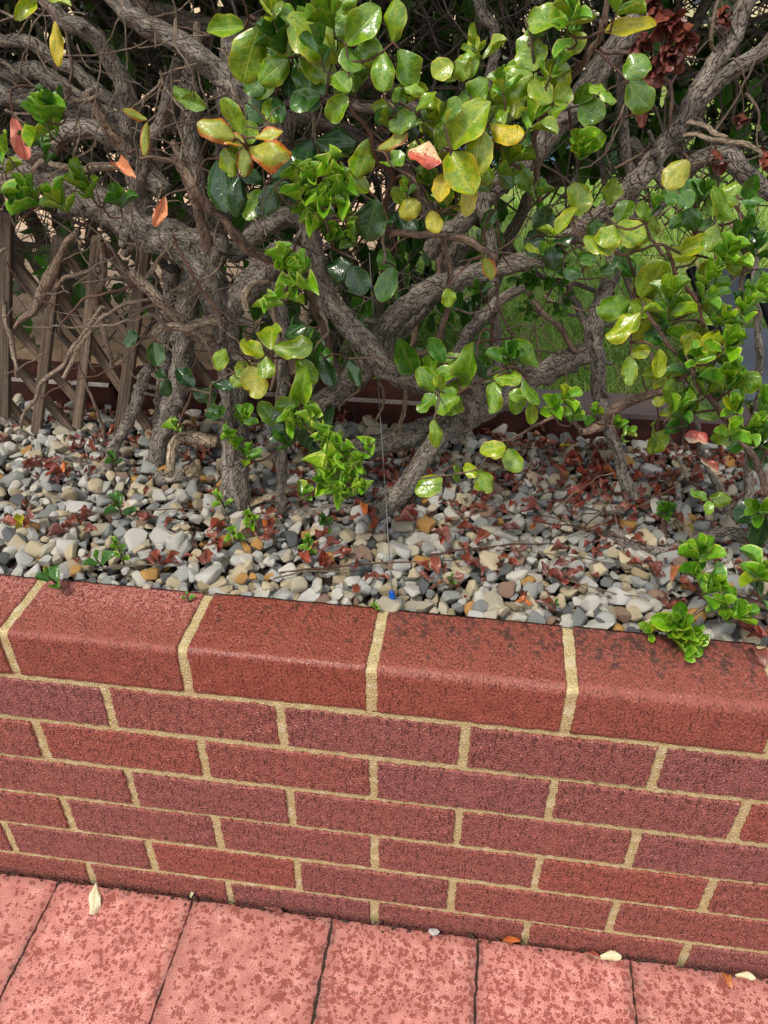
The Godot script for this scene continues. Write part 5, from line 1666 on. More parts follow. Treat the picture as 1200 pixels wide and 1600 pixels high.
	["C","twig",[-0.236,0.545,-0.384,0.0023,-0.221,0.535,-0.388,0.0019,-0.204,0.53,-0.401,0.0014,-0.19,0.518,-0.409,0.0009]],
	["C","twig",[-0.271,0.365,-0.338,0.0016,-0.297,0.328,-0.346,0.0013,-0.308,0.286,-0.353,0.001,-0.307,0.245,-0.353,0.0007]],
	["C","twig",[-0.123,0.468,-0.341,0.0018,-0.148,0.458,-0.352,0.0015,-0.168,0.452,-0.341,0.0011,-0.192,0.441,-0.345,0.0007]],
	["C","twig",[-0.266,0.491,-0.415,0.001,-0.27,0.519,-0.428,0.0008,-0.255,0.548,-0.424,0.0007,-0.254,0.577,-0.42,0.0007]],
	["C","twig",[-0.244,0.536,-0.359,0.0021,-0.249,0.564,-0.348,0.0017,-0.254,0.592,-0.349,0.0012,-0.266,0.615,-0.345,0.0008]],
	["C","twig",[-0.205,0.404,-0.307,0.0014,-0.174,0.414,-0.318,0.0012,-0.138,0.412,-0.311,0.0009,-0.108,0.399,-0.318,0.0007]],
	["C","twig",[-0.106,0.519,-0.346,0.0015,-0.109,0.493,-0.352,0.0012,-0.108,0.468,-0.343,0.0009,-0.098,0.443,-0.35,0.0007]],
	["C","twig",[-0.207,0.339,-0.383,0.0015,-0.195,0.374,-0.37,0.0012,-0.198,0.403,-0.37,0.0009,-0.213,0.427,-0.369,0.0007]],
	["C","twig",[-0.105,0.39,-0.365,0.0009,-0.099,0.378,-0.351,0.0007,-0.093,0.36,-0.358,0.0007,-0.084,0.343,-0.37,0.0007]],
	["R","twig",[0.217,0.221,-0.459,0.0013,0.22,0.247,-0.469,0.001,0.21,0.276,-0.469,0.0008,0.207,0.304,-0.475,0.0007]],
	["R","twig",[0.151,0.264,-0.411,0.0016,0.183,0.282,-0.425,0.0013,0.207,0.311,-0.426,0.001,0.223,0.341,-0.439,0.0007]],
	["R","twig",[0.21,0.338,-0.381,0.0019,0.221,0.361,-0.386,0.0015,0.228,0.39,-0.376,0.0011,0.24,0.411,-0.382,0.0007]],
	["R","twig",[0.097,0.373,-0.452,0.0013,0.122,0.374,-0.449,0.001,0.147,0.372,-0.442,0.0008,0.171,0.377,-0.43,0.0007]],
	["R","twig",[0.142,0.283,-0.361,0.002,0.101,0.274,-0.37,0.0016,0.066,0.251,-0.369,0.0012,0.03,0.228,-0.361,0.0008]],
	["R","twig",[0.089,0.233,-0.41,0.0021,0.078,0.185,-0.417,0.0017,0.074,0.137,-0.414,0.0013,0.072,0.08,-0.425,0.0009]],
	["R","twig",[-0.028,0.387,-0.497,0.0019,-0.002,0.399,-0.504,0.0015,0.015,0.421,-0.507,0.0011,0.022,0.445,-0.519,0.0007]],
	["R","twig",[0.106,0.421,-0.455,0.0024,0.113,0.389,-0.456,0.002,0.128,0.356,-0.466,0.0015,0.144,0.327,-0.46,0.001]],
	["R","twig",[0.174,0.169,-0.493,0.002,0.136,0.202,-0.487,0.0016,0.095,0.226,-0.484,0.0012,0.053,0.244,-0.479,0.0008]],
	["R","twig",[0.144,0.275,-0.402,0.002,0.149,0.25,-0.41,0.0016,0.148,0.229,-0.409,0.0012,0.147,0.21,-0.401,0.0008]],
	["R","twig",[0.059,0.289,-0.448,0.0023,0.113,0.297,-0.44,0.0018,0.157,0.324,-0.439,0.0013,0.203,0.346,-0.428,0.0009]],
	["R","twig",[0.115,0.286,-0.372,0.0023,0.134,0.297,-0.359,0.0018,0.151,0.307,-0.351,0.0014,0.169,0.309,-0.343,0.0009]],
	["R","twig",[0.125,0.256,-0.345,0.0017,0.114,0.291,-0.343,0.0014,0.109,0.331,-0.329,0.001,0.091,0.359,-0.329,0.0007]],
	["R","twig",[0.195,0.389,-0.37,0.0012,0.187,0.355,-0.358,0.001,0.177,0.315,-0.363,0.0008,0.168,0.274,-0.367,0.0007]],
	["R","twig",[-0.023,0.378,-0.349,0.0014,-0.02,0.403,-0.345,0.0011,-0.024,0.424,-0.357,0.0008,-0.028,0.446,-0.364,0.0007]],
	["R","twig",[-0.045,0.328,-0.413,0.0025,-0.044,0.353,-0.427,0.002,-0.029,0.378,-0.429,0.0015,-0.006,0.393,-0.436,0.001]],
	["R","twig",[0.157,0.228,-0.451,0.0018,0.211,0.224,-0.461,0.0015,0.262,0.203,-0.46,0.0011,0.303,0.151,-0.472,0.0008]],
	["R","twig",[0.06,0.36,-0.424,0.0014,0.101,0.376,-0.426,0.0011,0.136,0.399,-0.434,0.0008,0.156,0.436,-0.43,0.0007]],
	["R","twig",[0.13,0.294,-0.476,0.001,0.116,0.27,-0.491,0.0008,0.104,0.247,-0.496,0.0008,0.087,0.227,-0.502,0.0008]],
	["R","twig",[0.187,0.303,-0.486,0.0026,0.225,0.29,-0.48,0.0021,0.263,0.287,-0.468,0.0016,0.298,0.3,-0.463,0.001]],
	["R","twig",[0.184,0.283,-0.462,0.0011,0.198,0.244,-0.464,0.0009,0.222,0.215,-0.452,0.0008,0.233,0.178,-0.444,0.0008]],
	["R","twig",[0.189,0.315,-0.452,0.0027,0.207,0.339,-0.442,0.0021,0.233,0.35,-0.436,0.0016,0.262,0.345,-0.442,0.0011]],
	["R","twig",[0.332,0.62,-0.465,0.001,0.323,0.603,-0.469,0.0008,0.313,0.586,-0.471,0.0006,0.308,0.566,-0.468,0.0006]],
	["R","twig",[0.186,0.395,-0.489,0.0022,0.23,0.369,-0.489,0.0018,0.273,0.337,-0.491,0.0014,0.31,0.294,-0.5,0.0009]],
	["R","twig",[0.457,0.394,-0.454,0.0013,0.443,0.351,-0.464,0.0011,0.421,0.312,-0.451,0.0008,0.387,0.281,-0.452,0.0007]],
	["R","twig",[0.252,0.563,-0.423,0.0016,0.246,0.534,-0.424,0.0013,0.234,0.507,-0.425,0.001,0.208,0.49,-0.413,0.0006]],
	["R","twig",[0.395,0.458,-0.453,0.0011,0.406,0.441,-0.458,0.0009,0.417,0.421,-0.473,0.0007,0.426,0.407,-0.468,0.0007]],
	["R","twig",[0.382,0.395,-0.485,0.0026,0.369,0.419,-0.481,0.0021,0.356,0.444,-0.469,0.0015,0.341,0.465,-0.463,0.001]],
	["R","twig",[0.251,0.476,-0.468,0.0013,0.244,0.504,-0.464,0.001,0.25,0.529,-0.462,0.0008,0.257,0.552,-0.469,0.0006]],
	["R","twig",[0.325,0.491,-0.421,0.0022,0.374,0.499,-0.423,0.0017,0.422,0.507,-0.427,0.0013,0.468,0.516,-0.425,0.0008]],
	["R","twig",[0.318,0.451,-0.426,0.0018,0.296,0.458,-0.419,0.0014,0.278,0.454,-0.43,0.0011,0.258,0.45,-0.423,0.0007]],
	["R","twig",[0.206,0.448,-0.413,0.002,0.215,0.423,-0.41,0.0016,0.235,0.404,-0.408,0.0012,0.251,0.378,-0.416,0.0008]],
	["R","twig",[0.312,0.562,-0.432,0.0017,0.327,0.518,-0.432,0.0014,0.336,0.472,-0.428,0.0011,0.341,0.422,-0.435,0.0007]],
	["R","twig",[0.162,0.593,-0.41,0.0018,0.144,0.569,-0.415,0.0014,0.118,0.554,-0.408,0.0011,0.094,0.533,-0.41,0.0007]],
	["R","twig",[0.339,0.407,-0.489,0.0023,0.362,0.432,-0.494,0.0018,0.394,0.446,-0.49,0.0014,0.43,0.452,-0.495,0.0009]],
	["R","twig",[0.34,0.611,-0.497,0.0011,0.359,0.647,-0.489,0.0009,0.38,0.68,-0.497,0.0006,0.388,0.715,-0.482,0.0006]],
	["R","twig",[0.405,0.476,-0.403,0.0022,0.409,0.441,-0.4,0.0018,0.424,0.406,-0.397,0.0014,0.426,0.365,-0.406,0.0009]],
	["R","twig",[0.159,0.541,-0.441,0.0009,0.162,0.506,-0.447,0.0008,0.157,0.471,-0.446,0.0007,0.149,0.436,-0.443,0.0007]],
	["R","twig",[0.352,0.613,-0.381,0.0019,0.364,0.605,-0.378,0.0015,0.371,0.594,-0.372,0.0011,0.379,0.58,-0.384,0.0008]],
	["R","twig",[0.272,0.575,-0.37,0.0014,0.258,0.562,-0.356,0.0011,0.241,0.554,-0.365,0.0009,0.227,0.54,-0.368,0.0006]],
	["R","twig",[0.248,0.479,-0.485,0.0018,0.264,0.446,-0.495,0.0015,0.266,0.411,-0.502,0.0011,0.255,0.377,-0.514,0.0008]],
	["R","twig",[0.273,0.43,-0.409,0.0011,0.305,0.434,-0.416,0.0009,0.333,0.448,-0.426,0.0007,0.354,0.467,-0.426,0.0006]],
	["R","twig",[0.195,0.598,-0.508,0.0017,0.172,0.589,-0.515,0.0014,0.146,0.587,-0.502,0.001,0.12,0.592,-0.51,0.0007]],
	["R","twig",[0.413,0.518,-0.479,0.0021,0.381,0.525,-0.472,0.0016,0.357,0.539,-0.486,0.0012,0.33,0.553,-0.489,0.0008]],
	["S","twig",[0.221,0.047,-0.303,0.0016,0.242,0.085,-0.288,0.0012,0.268,0.109,-0.289,0.0009,0.295,0.13,-0.276,0.0007]],
	["S","twig",[0.304,0.028,-0.303,0.0019,0.265,0.011,-0.317,0.0015,0.223,0.023,-0.322,0.0011,0.179,0.018,-0.32,0.0008]],
	["S","twig",[0.281,0.089,-0.315,0.0011,0.299,0.063,-0.326,0.0009,0.314,0.044,-0.322,0.0008,0.321,0.022,-0.315,0.0008]],
	["S","twig",[0.328,0.067,-0.305,0.0013,0.307,0.028,-0.318,0.0011,0.278,0.001,-0.315,0.0008,0.258,-0.044,-0.323,0.0008]],
	["S","twig",[0.342,0.051,-0.324,0.0012,0.366,0.061,-0.334,0.001,0.39,0.07,-0.347,0.0007,0.405,0.095,-0.336,0.0007]],
	["S","twig",[0.332,0.013,-0.349,0.0015,0.301,0.023,-0.351,0.0012,0.269,0.024,-0.347,0.0009,0.239,0.031,-0.355,0.0008]],
	["S","twig",[0.301,0.041,-0.322,0.0018,0.281,0.021,-0.321,0.0014,0.261,-0.004,-0.328,0.0011,0.235,-0.011,-0.316,0.0008]],
	["S","twig",[0.296,0.022,-0.346,0.0011,0.259,-0.005,-0.356,0.0009,0.232,-0.049,-0.36,0.0008,0.195,-0.076,-0.352,0.0008]],
]
const LEAVES := [
	["C","y",[-0.118,0.655,-0.246,-0.073,0.636,-0.247,0.0602]],
	["C","g",[-0.054,0.633,-0.226,-0.023,0.664,-0.229,0.035]],
	["C","g",[-0.008,0.634,-0.233,-0.005,0.669,-0.228,0.0268]],
	["C","g",[-0.153,0.646,-0.262,-0.166,0.598,-0.249,0.0491]],
	["C","g",[-0.123,0.618,-0.263,-0.153,0.596,-0.256,0.0346]],
	["C","g",[-0.11,0.62,-0.261,-0.073,0.599,-0.263,0.0345]],
	["C","d",[-0.119,0.614,-0.285,-0.103,0.584,-0.269,0.0273]],
	["C","d",[-0.054,0.59,-0.303,-0.055,0.625,-0.302,0.0308]],
	["C","g",[-0.017,0.627,-0.227,-0.014,0.597,-0.21,0.0289]],
	["C","g",[-0.001,0.63,-0.23,0.015,0.598,-0.225,0.0327]],
	["C","g",[0.007,0.598,-0.206,0.027,0.596,-0.208,0.0145]],
	["C","g",[-0.051,0.59,-0.213,-0.07,0.567,-0.211,0.0266]],
	["C","D",[-0.108,0.534,-0.301,-0.061,0.535,-0.303,0.0411]],
	["R","y",[0.052,0.617,-0.246,0.034,0.606,-0.237,0.0271]],
	["R","g",[0.052,0.616,-0.254,0.077,0.617,-0.248,0.0326]],
	["C","g",[0.017,0.575,-0.227,0.038,0.591,-0.224,0.0208]],
	["C","g",[0.018,0.571,-0.232,-0.009,0.557,-0.234,0.0269]],
	["C","g",[0.017,0.571,-0.261,0.044,0.565,-0.261,0.0262]],
	["R","y",[0.056,0.54,-0.224,0.087,0.584,-0.216,0.0445]],
	["R","g",[0.073,0.581,-0.246,0.086,0.602,-0.239,0.0287]],
	["C","g",[0.041,0.536,-0.238,0.051,0.564,-0.235,0.0271]],
	["R","g",[0.048,0.565,-0.217,0.057,0.588,-0.209,0.022]],
	["R","g",[0.097,0.569,-0.25,0.113,0.576,-0.246,0.0288]],
	["R","Y",[0.095,0.561,-0.233,0.128,0.553,-0.218,0.0283]],
	["R","y",[0.085,0.561,-0.221,0.085,0.518,-0.218,0.0368]],
	["R","R",[0.048,0.529,-0.206,0.014,0.537,-0.208,0.0292]],
	["C","B",[-0.024,0.534,-0.24,0.002,0.555,-0.229,0.0198]],
	["C","g",[-0.035,0.544,-0.256,-0.047,0.506,-0.248,0.0325]],
	["C","y",[-0.038,0.487,-0.263,-0.067,0.506,-0.252,0.0284]],
	["C","D",[-0.028,0.479,-0.264,-0.04,0.437,-0.253,0.0442]],
	["C","g",[-0.005,0.525,-0.212,0.007,0.536,-0.211,0.0236]],
	["C","Y",[0.025,0.488,-0.223,0.005,0.472,-0.217,0.0255]],
	["C","Y",[0.036,0.476,-0.23,0.045,0.455,-0.226,0.0227]],
	["R","Y",[0.051,0.517,-0.215,0.047,0.494,-0.202,0.0236]],
	["R","Y",[0.079,0.507,-0.237,0.075,0.474,-0.226,0.0219]],
	["C","D",[-0.071,0.381,-0.331,-0.055,0.35,-0.32,0.0382]],
	["C","d",[-0.011,0.392,-0.296,-0.026,0.357,-0.276,0.0316]],
	["R","g",[0.057,0.387,-0.241,0.062,0.366,-0.239,0.0212]],
	["R","B",[0.097,0.416,-0.267,0.109,0.395,-0.26,0.0207]],
	["K","y",[-0.173,0.279,-0.289,-0.126,0.295,-0.282,0.0405]],
	["K","d",[-0.119,0.282,-0.325,-0.129,0.223,-0.327,0.0359]],
	["K","g",[-0.14,0.201,-0.286,-0.129,0.256,-0.272,0.0315]],
	["K","g",[-0.139,0.198,-0.282,-0.124,0.165,-0.281,0.0341]],
	["K","Y",[-0.201,0.264,-0.267,-0.186,0.227,-0.249,0.0421]],
	["K","y",[-0.202,0.261,-0.285,-0.23,0.229,-0.279,0.0356]],
	["K","y",[-0.177,0.283,-0.257,-0.202,0.304,-0.243,0.0309]],
	["K","y",[-0.222,0.296,-0.241,-0.236,0.273,-0.23,0.0256]],
	["C","B",[-0.184,0.543,-0.248,-0.222,0.558,-0.242,0.0334]],
	["C","B",[-0.169,0.535,-0.243,-0.119,0.525,-0.223,0.0379]],
	["C","B",[-0.15,0.549,-0.208,-0.121,0.554,-0.208,0.0212]],
	["C","y",[-0.199,0.532,-0.254,-0.194,0.502,-0.253,0.0258]],
	["C","B",[-0.175,0.534,-0.251,-0.177,0.504,-0.245,0.0223]],
	["C","g",[-0.171,0.548,-0.23,-0.186,0.582,-0.228,0.0249]],
	["C","D",[-0.228,0.509,-0.31,-0.221,0.453,-0.301,0.0447]],
	["C","D",[-0.197,0.494,-0.288,-0.202,0.452,-0.277,0.0284]],
	["L","Y",[-0.348,0.652,-0.208,-0.348,0.618,-0.194,0.0154]],
	["L","y",[-0.374,0.673,-0.234,-0.34,0.67,-0.225,0.0184]],
	["L","P",[-0.427,0.564,-0.224,-0.428,0.519,-0.229,0.0232]],
	["L","T",[-0.26,0.487,-0.211,-0.273,0.458,-0.198,0.0159]],
	["L","T",[-0.32,0.519,-0.213,-0.289,0.51,-0.201,0.0138]],
	["L","B",[-0.281,0.557,-0.241,-0.288,0.525,-0.237,0.0131]],
	["R","g",[0.159,0.649,-0.259,0.126,0.654,-0.249,0.038]],
	["R","g",[0.139,0.638,-0.261,0.122,0.618,-0.263,0.0397]],
	["R","g",[0.134,0.609,-0.252,0.095,0.587,-0.253,0.0431]],
	["R","y",[0.156,0.583,-0.245,0.132,0.599,-0.247,0.0286]],
	["R","y",[0.158,0.625,-0.265,0.167,0.583,-0.266,0.0261]],
	["R","y",[0.151,0.621,-0.259,0.146,0.607,-0.257,0.0168]],
	["R","g",[0.185,0.578,-0.263,0.209,0.568,-0.252,0.0385]],
	["R","g",[0.207,0.596,-0.228,0.191,0.6,-0.229,0.0223]],
	["R","g",[0.229,0.602,-0.25,0.256,0.581,-0.246,0.035]],
	["R","g",[0.171,0.583,-0.243,0.155,0.57,-0.244,0.0211]],
	["R","Y",[0.197,0.646,-0.214,0.236,0.653,-0.189,0.0204]],
	["R","Y",[0.3,0.533,-0.237,0.282,0.507,-0.23,0.0307]],
	["R","y",[0.197,0.462,-0.285,0.197,0.496,-0.287,0.0386]],
	["R","D",[0.168,0.432,-0.314,0.163,0.465,-0.313,0.0366]],
	["R","y",[0.177,0.453,-0.24,0.192,0.481,-0.241,0.02]],
	["R","d",[0.223,0.45,-0.334,0.228,0.432,-0.323,0.0254]],
	["R","y",[0.207,0.443,-0.258,0.244,0.444,-0.259,0.0363]],
	["R","y",[0.241,0.46,-0.257,0.273,0.448,-0.261,0.0362]],
	["R","D",[0.145,0.429,-0.303,0.165,0.414,-0.291,0.0296]],
	["R","D",[0.174,0.431,-0.283,0.18,0.405,-0.274,0.0291]],
	["R","y",[0.285,0.375,-0.274,0.301,0.42,-0.269,0.0445]],
	["R","g",[0.277,0.369,-0.28,0.237,0.358,-0.265,0.0349]],
	["R","y",[0.285,0.363,-0.258,0.25,0.338,-0.241,0.0343]],
	["R","y",[0.3,0.357,-0.27,0.29,0.321,-0.269,0.0298]],
	["S","d",[0.33,0.341,-0.286,0.301,0.322,-0.268,0.0323]],
	["S","g",[0.362,0.476,-0.239,0.324,0.507,-0.222,0.0284]],
	["S","d",[0.373,0.492,-0.261,0.374,0.516,-0.251,0.021]],
	["S","d",[0.372,0.488,-0.296,0.399,0.483,-0.29,0.0234]],
	["S","y",[0.353,0.447,-0.269,0.319,0.43,-0.273,0.0261]],
	["S","d",[0.333,0.42,-0.333,0.316,0.405,-0.332,0.0278]],
	["R","D",[0.315,0.369,-0.319,0.337,0.385,-0.31,0.026]],
	["R","g",[0.272,0.472,-0.233,0.258,0.492,-0.229,0.02]],
	["S","y",[0.354,0.308,-0.234,0.364,0.355,-0.212,0.0346]],
	["S","y",[0.34,0.323,-0.233,0.344,0.351,-0.23,0.0294]],
	["S","g",[0.342,0.275,-0.277,0.345,0.238,-0.276,0.0242]],
	["S","g",[0.365,0.267,-0.278,0.374,0.227,-0.278,0.0262]],
	["R","y",[0.281,0.311,-0.253,0.284,0.28,-0.238,0.0223]],
	["R","y",[0.31,0.326,-0.24,0.315,0.294,-0.234,0.0228]],
	["S","g",[0.409,0.278,-0.251,0.43,0.297,-0.238,0.0326]],
	["S","y",[0.408,0.189,-0.285,0.428,0.204,-0.277,0.0365]],
	["S","R",[0.361,0.216,-0.235,0.386,0.215,-0.225,0.024]],
	["S","R",[0.39,0.181,-0.245,0.413,0.167,-0.24,0.015]],
	["R","g",[0.09,0.248,-0.279,0.086,0.304,-0.263,0.0342]],
	["R","g",[0.121,0.261,-0.27,0.124,0.223,-0.256,0.0303]],
	["R","g",[0.157,0.282,-0.232,0.176,0.252,-0.228,0.0291]],
	["R","g",[0.155,0.259,-0.266,0.152,0.226,-0.25,0.0252]],
	["R","g",[0.17,0.251,-0.247,0.173,0.215,-0.247,0.0216]],
	["K","g",[0.046,0.233,-0.282,0.024,0.264,-0.283,0.0311]],
	["R","g",[0.057,0.256,-0.236,0.053,0.283,-0.228,0.0197]],
	["R","g",[0.078,0.23,-0.281,0.05,0.214,-0.269,0.0345]],
	["K","y",[0.049,0.219,-0.231,0.057,0.184,-0.222,0.0216]],
	["R","g",[0.061,0.11,-0.269,0.028,0.086,-0.261,0.0378]],
	["R","g",[0.079,0.128,-0.282,0.086,0.095,-0.285,0.0162]],
	["R","y",[0.143,0.186,-0.232,0.112,0.181,-0.223,0.0253]],
	["R","y",[0.145,0.169,-0.258,0.164,0.144,-0.244,0.0313]],
	["R","y",[0.111,0.13,-0.264,0.128,0.103,-0.251,0.0337]],
	["S","g",[0.411,0.122,-0.24,0.387,0.134,-0.24,0.0164]],
	["S","y",[0.423,0.101,-0.275,0.452,0.105,-0.273,0.0245]],
	["S","D",[0.514,0.074,-0.321,0.481,0.049,-0.309,0.0382]],
	["S","D",[0.521,0.059,-0.319,0.519,0.006,-0.312,0.0345]],
	["C","g",[-0.105,0.653,-0.257,-0.122,0.664,-0.246,0.0311]],
	["C","g",[-0.161,0.67,-0.244,-0.164,0.691,-0.239,0.0311]],
	["C","d",[-0.092,0.581,-0.275,-0.112,0.573,-0.264,0.027]],
	["C","d",[-0.145,0.58,-0.285,-0.138,0.556,-0.271,0.0195]],
	["C","D",[-0.01,0.456,-0.305,0.014,0.437,-0.298,0.028]],
	["R","d",[0.051,0.459,-0.304,0.042,0.487,-0.307,0.0196]],
	["C","D",[-0.152,0.486,-0.284,-0.167,0.456,-0.284,0.033]],
	["C","D",[-0.14,0.485,-0.31,-0.126,0.455,-0.296,0.0337]],
	["C","D",[-0.163,0.46,-0.3,-0.182,0.453,-0.296,0.0287]],
	["R","d",[0.118,0.555,-0.266,0.136,0.541,-0.261,0.0309]],
	["R","d",[0.107,0.519,-0.29,0.124,0.493,-0.284,0.0239]],
	["R","d",[0.229,0.417,-0.302,0.211,0.408,-0.294,0.0282]],
	["R","d",[0.261,0.399,-0.329,0.243,0.388,-0.323,0.0257]],
	["C","D",[-0.06,0.451,-0.32,-0.072,0.425,-0.318,0.0286]],
	["C","D",[0.015,0.544,-0.264,0.005,0.56,-0.26,0.0233]],
	["R","D",[0.042,0.549,-0.276,0.025,0.543,-0.27,0.0266]],
	["R","d",[0.192,0.403,-0.28,0.211,0.397,-0.277,0.0211]],
	["S","d",[0.339,0.448,-0.298,0.323,0.47,-0.293,0.0284]],
	["S","d",[0.419,0.405,-0.304,0.432,0.372,-0.292,0.0312]],
	["S","d",[0.306,0.492,-0.283,0.322,0.48,-0.278,0.0276]],
	["S","D",[0.412,0.448,-0.306,0.394,0.436,-0.295,0.0309]],
	["S","y",[0.346,0.468,-0.248,0.339,0.444,-0.235,0.027]],
	["S","d",[0.403,0.278,-0.278,0.382,0.302,-0.277,0.0298]],
	["S","d",[0.461,0.188,-0.301,0.437,0.175,-0.287,0.0319]],
	["S","D",[0.48,0.18,-0.285,0.467,0.149,-0.285,0.0336]],
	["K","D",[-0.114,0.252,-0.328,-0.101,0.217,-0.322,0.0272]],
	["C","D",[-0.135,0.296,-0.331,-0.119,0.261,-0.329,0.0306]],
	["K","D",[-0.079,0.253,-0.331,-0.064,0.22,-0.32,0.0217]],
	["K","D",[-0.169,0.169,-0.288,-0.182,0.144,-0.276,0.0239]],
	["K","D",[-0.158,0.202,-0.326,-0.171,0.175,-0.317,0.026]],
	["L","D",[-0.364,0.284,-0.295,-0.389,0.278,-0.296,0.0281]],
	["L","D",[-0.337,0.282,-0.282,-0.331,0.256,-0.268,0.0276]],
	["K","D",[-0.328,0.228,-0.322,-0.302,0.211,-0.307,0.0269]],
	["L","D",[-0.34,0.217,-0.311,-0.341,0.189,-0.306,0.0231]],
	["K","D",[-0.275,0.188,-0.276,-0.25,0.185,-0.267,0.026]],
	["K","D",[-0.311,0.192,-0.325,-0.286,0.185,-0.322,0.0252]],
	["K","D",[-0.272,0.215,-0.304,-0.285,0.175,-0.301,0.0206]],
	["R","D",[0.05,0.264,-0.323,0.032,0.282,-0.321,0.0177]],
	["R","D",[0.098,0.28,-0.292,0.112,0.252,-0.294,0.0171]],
	["C","g",[-0.052,0.6,-0.302,-0.079,0.583,-0.294,0.0255]],
	["R","g",[0.086,0.598,-0.302,0.112,0.601,-0.298,0.0189]],
	["C","y",[0.037,0.557,-0.289,0.065,0.558,-0.292,0.019]],
	["C","y",[-0.013,0.557,-0.306,-0.038,0.571,-0.303,0.0256]],
	["R","y",[0.063,0.475,-0.267,0.078,0.501,-0.259,0.0224]],
	["R","d",[0.099,0.488,-0.279,0.081,0.509,-0.273,0.0252]],
	["R","y",[0.073,0.586,-0.299,0.103,0.58,-0.301,0.0234]],
	["R","d",[0.075,0.568,-0.328,0.086,0.541,-0.311,0.0262]],
	["R","g",[0.062,0.465,-0.329,0.078,0.491,-0.318,0.023]],
	["R","g",[0.071,0.516,-0.273,0.099,0.505,-0.258,0.0277]],
	["C","d",[-0.01,0.571,-0.272,-0.032,0.557,-0.273,0.0226]],
	["R","g",[0.138,0.601,-0.298,0.15,0.579,-0.297,0.026]],
	["R","g",[0.051,0.502,-0.268,0.047,0.474,-0.27,0.0253]],
	["C","g",[-0.029,0.598,-0.283,-0.033,0.626,-0.271,0.0317]],
	["R","d",[0.107,0.465,-0.296,0.092,0.444,-0.295,0.0209]],
	["R","g",[0.14,0.598,-0.32,0.108,0.608,-0.321,0.0313]],
	["R","g",[0.143,0.485,-0.302,0.127,0.513,-0.297,0.0277]],
	["R","y",[0.118,0.561,-0.288,0.083,0.566,-0.272,0.0278]],
	["C","y",[0.021,0.537,-0.306,0.005,0.518,-0.295,0.0221]],
	["C","y",[-0.024,0.477,-0.327,0.003,0.458,-0.325,0.0241]],
	["C","d",[-0.17,0.575,-0.316,-0.186,0.547,-0.317,0.0321]],
	["C","g",[-0.074,0.666,-0.295,-0.097,0.684,-0.279,0.0283]],
	["C","g",[-0.088,0.649,-0.28,-0.056,0.645,-0.272,0.0271]],
	["C","g",[-0.151,0.596,-0.327,-0.176,0.574,-0.315,0.0269]],
	["C","d",[-0.09,0.582,-0.267,-0.124,0.573,-0.269,0.0287]],
	["C","d",[-0.118,0.64,-0.284,-0.145,0.637,-0.286,0.0183]],
	["C","g",[-0.149,0.579,-0.282,-0.148,0.555,-0.273,0.0275]],
	["C","D",[-0.165,0.606,-0.278,-0.157,0.635,-0.273,0.0317]],
	["C","d",[-0.135,0.615,-0.287,-0.102,0.625,-0.289,0.0285]],
	["C","D",[-0.133,0.602,-0.282,-0.157,0.61,-0.268,0.0231]],
	["C","g",[-0.095,0.664,-0.321,-0.059,0.672,-0.31,0.0277]],
	["C","g",[-0.175,0.645,-0.287,-0.209,0.644,-0.271,0.0287]],
	["S","g",[0.361,0.34,-0.292,0.377,0.301,-0.294,0.0326]],
	["S","y",[0.347,0.419,-0.306,0.312,0.418,-0.292,0.0292]],
	["S","y",[0.383,0.409,-0.333,0.365,0.377,-0.336,0.0327]],
	["R","g",[0.256,0.448,-0.322,0.292,0.441,-0.305,0.0311]],
	["R","y",[0.303,0.348,-0.32,0.291,0.389,-0.314,0.0353]],
	["S","d",[0.321,0.362,-0.299,0.293,0.353,-0.296,0.0247]],
	["R","y",[0.287,0.441,-0.348,0.269,0.411,-0.339,0.0328]],
	["S","y",[0.34,0.34,-0.347,0.312,0.329,-0.333,0.0257]],
	["S","g",[0.356,0.473,-0.295,0.37,0.499,-0.293,0.028]],
	["R","y",[0.229,0.477,-0.275,0.235,0.505,-0.276,0.0265]],
	["R","y",[0.29,0.458,-0.328,0.293,0.43,-0.322,0.0287]],
	["S","d",[0.332,0.47,-0.304,0.316,0.499,-0.302,0.0315]],
	["S","y",[0.331,0.358,-0.321,0.335,0.322,-0.322,0.0316]],
	["R","d",[0.28,0.391,-0.3,0.258,0.421,-0.301,0.0315]],
	["S","g",[0.433,0.209,-0.32,0.39,0.214,-0.323,0.0382]],
	["S","y",[0.425,0.246,-0.324,0.384,0.246,-0.324,0.0333]],
	["R","y",[0.34,0.212,-0.3,0.376,0.212,-0.297,0.0303]],
	["S","y",[0.422,0.232,-0.356,0.401,0.273,-0.353,0.035]],
	["R","g",[0.342,0.156,-0.295,0.331,0.21,-0.28,0.0359]],
	["R","y",[0.314,0.256,-0.319,0.351,0.265,-0.316,0.028]],
	["S","y",[0.341,0.266,-0.301,0.335,0.228,-0.294,0.0286]],
	["S","y",[0.368,0.165,-0.35,0.352,0.126,-0.35,0.0311]],
	["K","D",[-0.131,0.152,-0.323,-0.151,0.116,-0.32,0.031]],
	["K","d",[-0.125,0.214,-0.34,-0.175,0.186,-0.344,0.0379]],
	["K","D",[-0.135,0.264,-0.335,-0.129,0.232,-0.334,0.0261]],
	["K","g",[-0.185,0.152,-0.31,-0.207,0.185,-0.314,0.0295]],
	["K","d",[-0.141,0.126,-0.358,-0.148,0.088,-0.346,0.0344]],
	["K","D",[-0.144,0.2,-0.293,-0.174,0.173,-0.285,0.0296]],
	["K","g",[-0.149,0.251,-0.326,-0.13,0.295,-0.326,0.0349]],
	["K","D",[-0.137,0.131,-0.344,-0.103,0.176,-0.336,0.0349]],
	["K","d",[0.01,0.233,-0.343,-0.007,0.283,-0.324,0.0399]],
	["R","g",[0.079,0.252,-0.338,0.082,0.212,-0.339,0.0268]],
